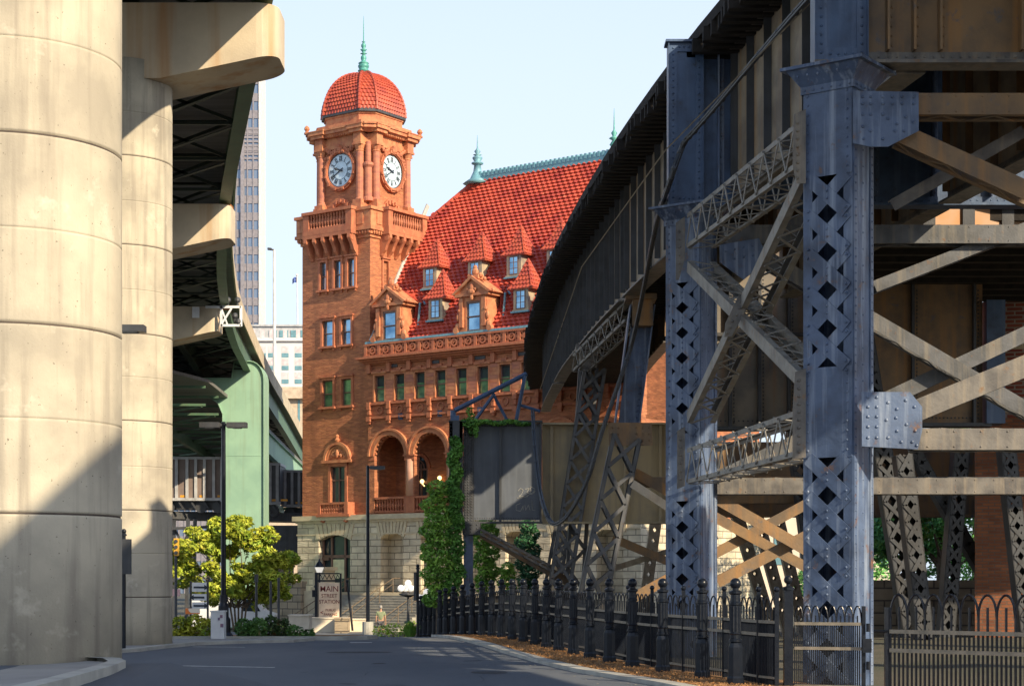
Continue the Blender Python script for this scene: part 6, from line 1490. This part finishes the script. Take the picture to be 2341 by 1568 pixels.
column_shrub('small leafy shrub low between the two taller shrubs', 1160, 64, 1290, 1370, 40, lf_shrub, 5)
# trees seen beyond the viaduct on the right
def bigtree(lab, px, Y, ytop, ybot, w, m):
    x = PXX(px,Y); t = thing('background_tree', lab, 'tree', (x,Y,G(x,Y)), group='trees beyond the viaduct'); mb = MB(); r = w*Y/F/2
    for k in range(16):
        c = Vector((x+random.uniform(-.7,.7)*r, Y+random.uniform(-1,1)*r*.6, PZ(ybot,Y)+(PZ(ytop,Y)-PZ(ybot,Y))*random.uniform(.12,.95))); leaves(mb, c, (r*.42,r*.42,r*.38), 620, .14, .5)
    mb.build('crown', m, t); mb = MB(); mb.cyl((x,Y,G(x,Y)),(x,Y,PZ(ytop+60,Y)),.25,.1,n=8)
    for k in range(6): a = k*1.05; mb.cyl((x,Y,PZ(ybot-20,Y)+k*.3),(x+r*.6*cos(a),Y+r*.6*sin(a),PZ(ybot-20,Y)+1.5+k*.4),.1,.03,n=5)
    mb.build('trunk', bark, t)
bigtree('leafy green tree just right of the near column, beyond the viaduct', 2045, 82, 960, 1350, 230, lf_far)
bigtree('sunlit green tree beside the brick wall, beyond the viaduct', 2150, 90, 930, 1350, 260, lf_far)
bigtree('darker green tree behind the two others beyond the viaduct', 2230, 100, 900, 1350, 260, lf_far)
bigtree('dark tree behind the low laced legs, left of the near column', 1930, 110, 1080, 1370, 230, lf_far)
t = thing('old_stone_wall', 'low dark stone wall beneath the trees at the right', 'wall', (PXX(2050,64),64,-.5)); mb = MB(); mb.boxr(PXX(1990,64),PXX(2236,64),64,64.5,-1.5,PZ(1338,64)+.2); mb.build('blocks', stonedk, t)
# ================================================================= person on the forecourt
def skinned(name, verts, edges, radii, m, par, sub=2):
    me = bpy.data.meshes.new(name); me.from_pydata([tuple(v) for v in verts], edges, []); me.update()
    o = bpy.data.objects.new(name, me); C.objects.link(o); md = o.modifiers.new('s','SKIN'); md.use_smooth_shade = True
    sv = me.skin_vertices[0].data
    for i, r in enumerate(radii): sv[i].radius = r if isinstance(r, tuple) else (r, r); sv[i].use_root = (i == 0)
    o.modifiers.new('u','SUBSURF').levels = sub; o.modifiers['u'].render_levels = sub
    bpy.context.view_layer.update(); me2 = bpy.data.meshes.new_from_object(o.evaluated_get(bpy.context.evaluated_depsgraph_get())); bpy.data.objects.remove(o)
    me2.materials.clear(); me2.materials.append(m); q = bpy.data.objects.new(name, me2); C.objects.link(q); q.parent = par; return q
Yp = 96.; xp = PXX(870.5,Yp); zg = PZ(1384,Yp)-1.76
pr = thing('person', 'person in a green T-shirt with grey hair walking towards the station steps, seen from behind', 'person', (xp,Yp,zg))
skin = mat('skin', (.55,.33,.22), .6); shirt = mat('green_shirt', (.25,.29,.17), .85, col2=(.20,.24,.14), scale=6); shorts = mat('dark_shorts', (.10,.10,.11), .85)
b = [(0,0,.95),(0,0,1.15),(0,0,1.38),(0,0,1.47),(0,0,1.55),(0,-.01,1.66),(.19,0,1.40),(.25,.03,1.14),(.26,-.06,.90),(.265,-.09,.80),(-.19,0,1.40),(-.25,.02,1.14),(-.26,-.03,.90),(-.265,-.05,.80),(.09,0,.88),(.10,-.08,.48),(.10,.0,.08),(.11,-.12,.03),(-.09,0,.88),(-.10,.10,.48),(-.10,.02,.09),(-.11,-.1,.03)]
# seen from behind: the figure faces +y
b = [(x,-y,z) for x,y,z in b]
e = [(0,1),(1,2),(2,3),(3,4),(4,5),(2,6),(6,7),(7,8),(8,9),(2,10),(10,11),(11,12),(12,13),(0,14),(14,15),(15,16),(16,17),(0,18),(18,19),(19,20),(20,21)]
rd = [(.15,.11),(.15,.11),(.17,.11),.06,.055,(.085,.10),.055,.045,.032,.03,.055,.045,.032,.03,.085,.055,.035,.035,.085,.055,.035,.035]
skinned('body', b, e, rd, skin, pr)
skinned('shirt', [(0,0,.92),(0,0,1.15),(0,0,1.36),(0,0,1.43),(.19,0,1.40),(.235,-.015,1.20),(-.19,0,1.40),(-.235,-.01,1.20)], [(0,1),(1,2),(2,3),(2,4),(4,5),(2,6),(6,7)], [(.175,.13),(.17,.13),(.185,.13),.08,.075,.07,.075,.07], shirt, pr)
skinned('shorts', [(0,0,.93),(.095,0,.86),(.10,.05,.50),(-.095,0,.86),(-.10,-.06,.50)], [(0,1),(1,2),(0,3),(3,4)], [(.165,.125),.105,.09,.105,.09], shorts, pr)
mb = MB(); mb.sph((xp,Yp-.02,zg+1.69), .098, 12, (.92,1.05,1.05)); mb.build('hair', mat('grey_hair', (.42,.40,.37), .9), pr, smooth=True)
mb = MB()
for k in (-1,1):
    for j in range(4): mb.cyl((xp+k*(.25+.012*j),Yp+.06+.012*j,zg+.80),(xp+k*(.245+.012*j),Yp+.075+.012*j,zg+.72),.009,.007,n=5)
    mb.cyl((xp+k*.24,Yp+.09,zg+.81),(xp+k*.225,Yp+.11,zg+.755),.011,.008,n=5)
mb.build('fingers', skin, pr)
# ================================================================= freight train and its viaduct behind the station
tv = thing('far_rail_viaduct', 'dark steel and concrete rail viaduct carrying the freight train behind the steel pier', 'viaduct', (PXX(540,132),132,-1.6))
def ty(px): return 128+ (px-390)*.012
mb = MB(); xa, xb = PXX(250,128), PXX(700,133)+4; mb.add([(xa,126.4,PZ(1184,128)),(xb,131.5,PZ(1196,133)),(xb,135.5,PZ(1196,133)),(xa,130.4,PZ(1184,128)),(xa,126.4,PZ(1168,128)),(xb,131.5,PZ(1176,133)),(xb,135.5,PZ(1176,133)),(xa,130.4,PZ(1168,128))],[(0,3,2,1),(4,5,6,7),(0,1,5,4),(1,2,6,5),(2,3,7,6),(3,0,4,7)]); mb.build('deck', steeld, tv)
mb = MB()
mb.boxr(PXX(606,128), PXX(705,128), 128.5, 131, PZ(1280,128), PZ(1200,128)); mb.boxr(PXX(606,128),PXX(705,128),128.3,131.2,PZ(1290,128),PZ(1280,128)); mb.build('plate_span', steeld, tv)
mb = MB(); mb.boxr(PXX(606,128),PXX(660,128),129,131,-1.6,PZ(1290,128)); mb.boxr(PXX(676,128),PXX(705,128),129,131,-1.6,PZ(1290,128)); mb.build('abutment', stonedk, tv)
mb = MB()
for px in (398,430,446,478,500): mb.beam(P(px,1186,128),P(px-4,1430,128),.25,.25,(0,1,0))
mb.beam(P(395,1200,128),P(440,1290,128),.16,.16,(0,1,0)); mb.beam(P(440,1200,128),P(395,1290,128),.16,.16,(0,1,0)); mb.beam(P(446,1200,128),P(500,1290,128),.16,.16,(0,1,0)); mb.beam(P(390,1208,127.5),P(480,1204,127.5),.3,.2); mb.build('trestle_leg', steeld, tv)
def railcar(px0, px1, Y, yt0, yb0, m, label, ribs, dark):
    t = thing('freight_car', label, 'freight car', P((px0+px1)/2, yb0, Y), group='freight cars behind the steel pier'); x0, x1 = PXX(px0,Y), PXX(px1,Y); zt, zb_ = PZ(yt0,Y), PZ(yb0,Y)
    mb = MB(); mb.boxr(x0,x1,Y,Y+2.9,zb_,zt); bd_ = mb.build('body', m, t)
    mb = MB(); mb.boxr(x0-.05,x1+.05,Y-.12,Y+3.0,zt-.12,zt+.06); mb.boxr(x0-.05,x1+.05,Y-.12,Y,zb_-.1,zb_+.1)
    for px in ribs: mb.boxr(PXX(px,Y)-.1,PXX(px,Y)+.1,Y-.14,Y,zb_,zt)
    mb.build('rib', mat('car_rib_%d' % int(px0), (.50,.50,.50) if not dark else (.34,.34,.34), .5), bd_)
    mb = MB(); mb.boxr(x0+.4,x1-.4,Y+.6,Y+2.3,zb_-.7,zb_-.1); 
    for k in range(6): q = x0+.6+(x1-x0-1.2)*k/5; mb.beam((q,Y+.1,zb_-.1),(q+.4,Y+.1,zb_-.7),.08,.12)
    mb.build('underframe', steeld, t)
    for q in (x0+1.1, x1-1.1):
        for k in (-.6,.6): mb = MB(); mb.cyl((q+k,Y+.3,zb_-.55),(q+k,Y+.42,zb_-.55),.42,n=16); mb.build('wheel', steeld, t)
    mb = MB()
    for px in ribs[1::2]: mb.boxr(PXX(px,Y)+.25,PXX(px,Y)+.75,Y-.01,Y,zb_+.15,zb_+.3)
    mb.build('reflector', mat('reflector_%d' % int(px0), (.8,.35,.02), .5), bd_)
brn = mat('brown_car', (.23,.175,.15), .7, col2=(.16,.12,.105), scale=.8); dkc = mat('dark_car', (.07,.07,.075), .6)
railcar(330, 512, 127, 1046, 1141, brn, 'brown freight car with pale ribs left of the green pier', [340,362,384,404,428,448,468,489,507], False)
railcar(520, 640, 129, 1060, 1150, dkc, 'dark freight car half hidden by the green pier', [530,552,574,608,618,634], True)
railcar(645, 800, 131, 1076, 1156, dkc, 'dark freight car partly behind the station tower', [652,668,684,700,716], True)
# ================================================================= far buildings
tg = mat('tower_glass', (.18,.24,.33), .2, metal=.4, col2=(.20,.26,.36), scale=.05)
tp = mat('tower_pier', (.25,.235,.26), .7); tw_ = mat('tower_white', (.72,.70,.66), .7)
Yb_ = 420.; t = thing('skyscraper', 'tall grey glass office tower with white corner behind the road viaduct', 'skyscraper', (PXX(560,Yb_),Yb_,0))
x0, x1 = PXX(380,Yb_), PXX(596,Yb_); mb = MB(); ztp = PZ(120,Yb_); mb.boxr(x0,x1-.35,Yb_,Yb_+7.5,-2,ztp); mb.build('glass_wall', tg, t)
mb = MB(); mb.boxr(x1-.4,x1,Yb_-.5,Yb_+8,-2,ztp+1); mb.build('corner_pier', tw_, t)
mb = MB(); x = x1-.4
while x > x0: mb.boxr(x-.14,x+.14,Yb_-.35,Yb_,-2,ztp); x -= 1.36
for px in (555,): mb.boxr(PXX(px-4,Yb_),PXX(px+4,Yb_),Yb_-.8,Yb_,-2,ztp)
mb.build('mullion', tp, t)
mb = MB(); z = 2.
while z < ztp: mb.boxr(x0,x1-.4,Yb_-.2,Yb_,z,z+1.9); z += 4.05
zz = PZ(365,Yb_)
while zz < PZ(290,Yb_): mb.boxr(x0,x1-.4,Yb_-.3,Yb_,zz,zz+.5); zz += 1.
mb.build('spandrel', tp, t)
wm = mat('white_block', (.66,.64,.62), .8, col2=(.60,.58,.57), scale=.2); teal = mat('teal_glass', (.15,.30,.35), .3)
Yw = 255.; t = thing('white_office_block', 'pale office block with blue green windows and a flat roof, left of the tower', 'building', (PXX(650,Yw),Yw,0)); x0, x1 = PXX(560,Yw), PXX(720,Yw)
mb = MB(); mb.boxr(x0,x1,Yw,Yw+20,-2,PZ(772,Yw)); mb.boxr(x0-.3,x1,Yw-.4,Yw+20,PZ(780,Yw),PZ(776,Yw)); mb.build('wall', wm, t)
mb = MB(); mb.boxr(x0,x1,Yw+1.5,Yw+18,PZ(772,Yw),PZ(742,Yw)); mb.boxr(x0,x1,Yw+1.2,Yw+18,PZ(743,Yw),PZ(739,Yw)); mb.build('penthouse', mat('grey_penthouse', (.45,.46,.47), .8), t)
mb = MB()
for c, (a, b) in enumerate([(612,616),(619,630),(636,648),(652,656),(662,674),(684,690)]): mb.boxr(PXX(a,Yw),PXX(b,Yw),Yw+1.4,Yw+1.52,PZ(768,Yw),PZ(752,Yw))
mb.build('window', teal, t)
pk = mat('pink_panel', (.66,.55,.56), .8)
for c in (578,599,620,651,681):
    for r, y in enumerate((807,836,867)):
        mb = MB(); mb.boxr(PXX(c-7,Yw),PXX(c+9,Yw),Yw-.05,Yw+.1,PZ(y+10,Yw),PZ(y,Yw)); w = mb.build('window', teal, t)
        mb = MB(); mb.boxr(PXX(c-7,Yw),PXX(c+9,Yw),Yw-.04,Yw+.1,PZ(y-2,Yw),PZ(y-16,Yw)); mb.build('panel', pk, w)
    mb = MB(); mb.boxr(PXX(c-4,Yw),PXX(c+5,Yw),Yw-.04,Yw+.1,PZ(794,Yw)+1.3,PZ(794,Yw)+2.6); mb.build('window', pk, t)
Ye = 215.; t = thing('beige_building', 'beige windowless block stepping down beside the tower', 'building', (PXX(665,Ye),Ye,0))
bg_ = mat('beige_wall', (.58,.46,.34), .8); mb = MB(); mb.boxr(PXX(600,Ye),PXX(720,Ye),Ye,Ye+15,-2,PZ(912,Ye)); mb.boxr(PXX(600,Ye)-.3,PXX(720,Ye),Ye-.8,Ye+15,PZ(912,Ye),PZ(886,Ye)); mb.build('wall', bg_, t)
mb = MB(); mb.boxr(PXX(681,Ye),PXX(686,Ye),Ye-.05,Ye+.1,PZ(1010,Ye),PZ(914,Ye)); mb.build('window', teal, t)
t = thing('flagpole', 'white flagpole with a blue flag on the roof of the pale office block', 'flagpole', P(680,740,258)); mb = MB(); mb.cyl(P(680,742,258),P(679,630,258),.12,.08,n=8); mb.sph(P(679,629,258),.2,8); mb.build('pole', tw_, t)
mb = MB(); vs = []; 
for i in range(9):
    for j in range(5): p = P(678.5-i*1.3, 632+j*3+i*.6, 258); vs.append((p.x, p.y+.3*sin(i*1.1), p.z))
mb.add(vs, [(i*5+j,i*5+j+1,i*5+j+6,i*5+j+5) for i in range(8) for j in range(4)]); mb.build('flag', mat('blue_flag', (.04,.10,.42), .8, col2=(.3,.35,.5), spots=(.6,.6,.6), spscale=1.2), t)
t = thing('ramp_light', 'tall thin street light rising above the curved ramp parapet', 'street light', P(628,905,138)); mb = MB(); mb.cyl(P(628,905,138),P(626.5,572,138),.16,.09,n=8); mb.build('pole', tw_, t)
mb = MB(); mb.beam(P(626.5,572,138),P(613,569,138),.12,.12); mb.beam(P(621,570,138),P(612,569,138),.35,.15); mb.build('lamp_head', steeld, t)
t = thing('cream_building', 'low cream commercial building glimpsed beneath the viaduct, right of the station', 'building', (PXX(1750,170),170,-1.6))
mb = MB(); mb.boxr(PXX(1500,170), PXX(2050,170), 170, 182, -1.7, PZ(1165,170)); mb.boxr(PXX(1495,170), PXX(2055,170), 169.6, 182.4, PZ(1165,170), PZ(1158,170)); mb.build('wall', mat('cream_wall', (.70,.60,.48), .8, col2=(.60,.52,.42), scale=.4), t)
for px in range(1530,2040,60): mb = MB(); mb.boxr(PXX(px,170),PXX(px+22,170),169.9,170.05,PZ(1290,170),PZ(1215,170)); mb.build('window', teal, t)
# ================================================================= brick warehouse on the right and plate girders in front of it
Yh = 58.; t = thing('brick_warehouse', 'old red brick warehouse corner glimpsed through the right of the viaduct', 'building', (PXX(2262,Yh),Yh,-.8))
mb = MB(); x0 = PXX(2262,Yh); x2 = PXX(2215,46.)
mb.prism([(x0,Yh),(x0+30,Yh-6),(x0+38,Yh+20),(x0+7.6,Yh+28)], PZ(960,Yh), 17, 'xy'); mb.build('upper_wall', redbrick, t)
mb = MB(); xL = PXX(2218,Yh); mb.prism([(xL,Yh-.6),(x0+30,Yh-6.8),(x0+38,Yh+20),(xL+7.2,Yh+27)], -.9, PZ(960,Yh), 'xy'); mb.build('lower_wall', oldbrick, t)
mb = MB(); z = PZ(800,Yh); mb.boxr(x0-.1,x0+30,Yh-.25,Yh,z,z+.25); mb.boxr(x0-.1,x0+30,Yh-.2,Yh,PZ(945,Yh),PZ(925,Yh)); mb.build('band', stonesm, t)
sv = thing('side_track_span', 'rust brown plate girder side span beyond the main viaduct, at the far right', 'viaduct', (PXX(2120,54),54,6))
mb = MB(); mb.boxr(PXX(1960,54),PXX(2246,54),54,54.05,PZ(968,54),PZ(650,54)); w = mb.build('web', steelr, sv)
mb = MB(); mb.boxr(PXX(1960,54),PXX(2262,54),53.7,54.4,PZ(976,54),PZ(968,54)); mb.rivs((PXX(1980,54),54,PZ(955,54)),(PXX(2240,54),54,PZ(955,54)), 30, (0,-1,0), .03)
for px in (2085,2225): mb.boxr(PXX(px,54)-.04,PXX(px,54)+.04,53.8,54,PZ(968,54),PZ(650,54)); mb.rivs((PXX(px,54)+.15,54,PZ(960,54)),(PXX(px,54)+.15,54,PZ(660,54)),34,(0,-1,0),.03)
mb.build('flange', steeld, w)
mb = MB(); mb.boxr(PXX(2248,54),PXX(2290,54),53.6,54.6,PZ(970,54),PZ(690,54)); mb.build('end_post', steeln, sv)
mb = MB(); mb.boxr(9.4,40,44,58,10.9,11.3)
for k in range(12): mb.boxr(9.4,40,44.2+k*1.15,44.5+k*1.15,10.6,10.9)
mb.build('deck', timber, sv)
mb = MB(); A = Vector((9.3,43.6,0)); B = Vector((26,47.5,0)); mb.beam(A+Vector((0,0,11.9)),B+Vector((0,0,11.9)),.05,3.6); w = mb.build('web', mat('orange_lit_plate', (.45,.20,.06), .6, col2=(.38,.30,.22), scale=.6), sv)  # orange sunlight on the web put into its colour
mb = MB()
for k in range(16): q = A.lerp(B,k/16); mb.beam(q+Vector((0,-.1,10.15)),q+Vector((0,-.1,13.6)),.3,.08,(0,1,0))
mb.beam(A+Vector((0,-.1,10.1)),B+Vector((0,-.1,10.1)),.6,.08); mb.build('stiffener', steeld, w)
# scattered leaf litter and gravel on the road edge
mb = MB(); random.seed(9)
for _ in range(160):
    y = random.uniform(22,46); x = edge(y)-.3-abs(random.gauss(0,.5)); s_ = random.uniform(.012,.035); z = G(x,y)+.01; a = random.uniform(0,6)
    mb.add([(x+s_*cos(a),y+s_*sin(a),z),(x+s_*cos(a+2),y+s_*sin(a+2),z+.004),(x+s_*cos(a+4),y+s_*sin(a+4),z)], [(0,1,2)])
o = mb.build('leaf_litter', mat('litter', (.45,.38,.27), .9), None); tag(o, 'scattered pale leaf litter along the kerb', 'litter', kind='stuff')
mb = MB(); random.seed(10)
for _ in range(14000):
    y = 20+34*random.random()**1.5; x = edge(y)+.02+random.random()*1.1; s_ = random.uniform(.012,.032); z = G(x,y)+.055; a = random.uniform(0,6)
    mb.add([(x+s_*cos(a),y+s_*sin(a),z),(x+s_*.3*cos(a+1.6),y+s_*.3*sin(a+1.6),z+random.uniform(0,.03)),(x-s_*cos(a),y-s_*sin(a),z+random.uniform(0,.03))], [(0,1,2)])
o = mb.build('mulch_chips', mat('bark_chips', (.42,.22,.085), .9, island=.35, col2=(.25,.13,.055), scale=9), None); tag(o, 'brown bark mulch chips in the strip under the bollards', 'mulch', kind='stuff')
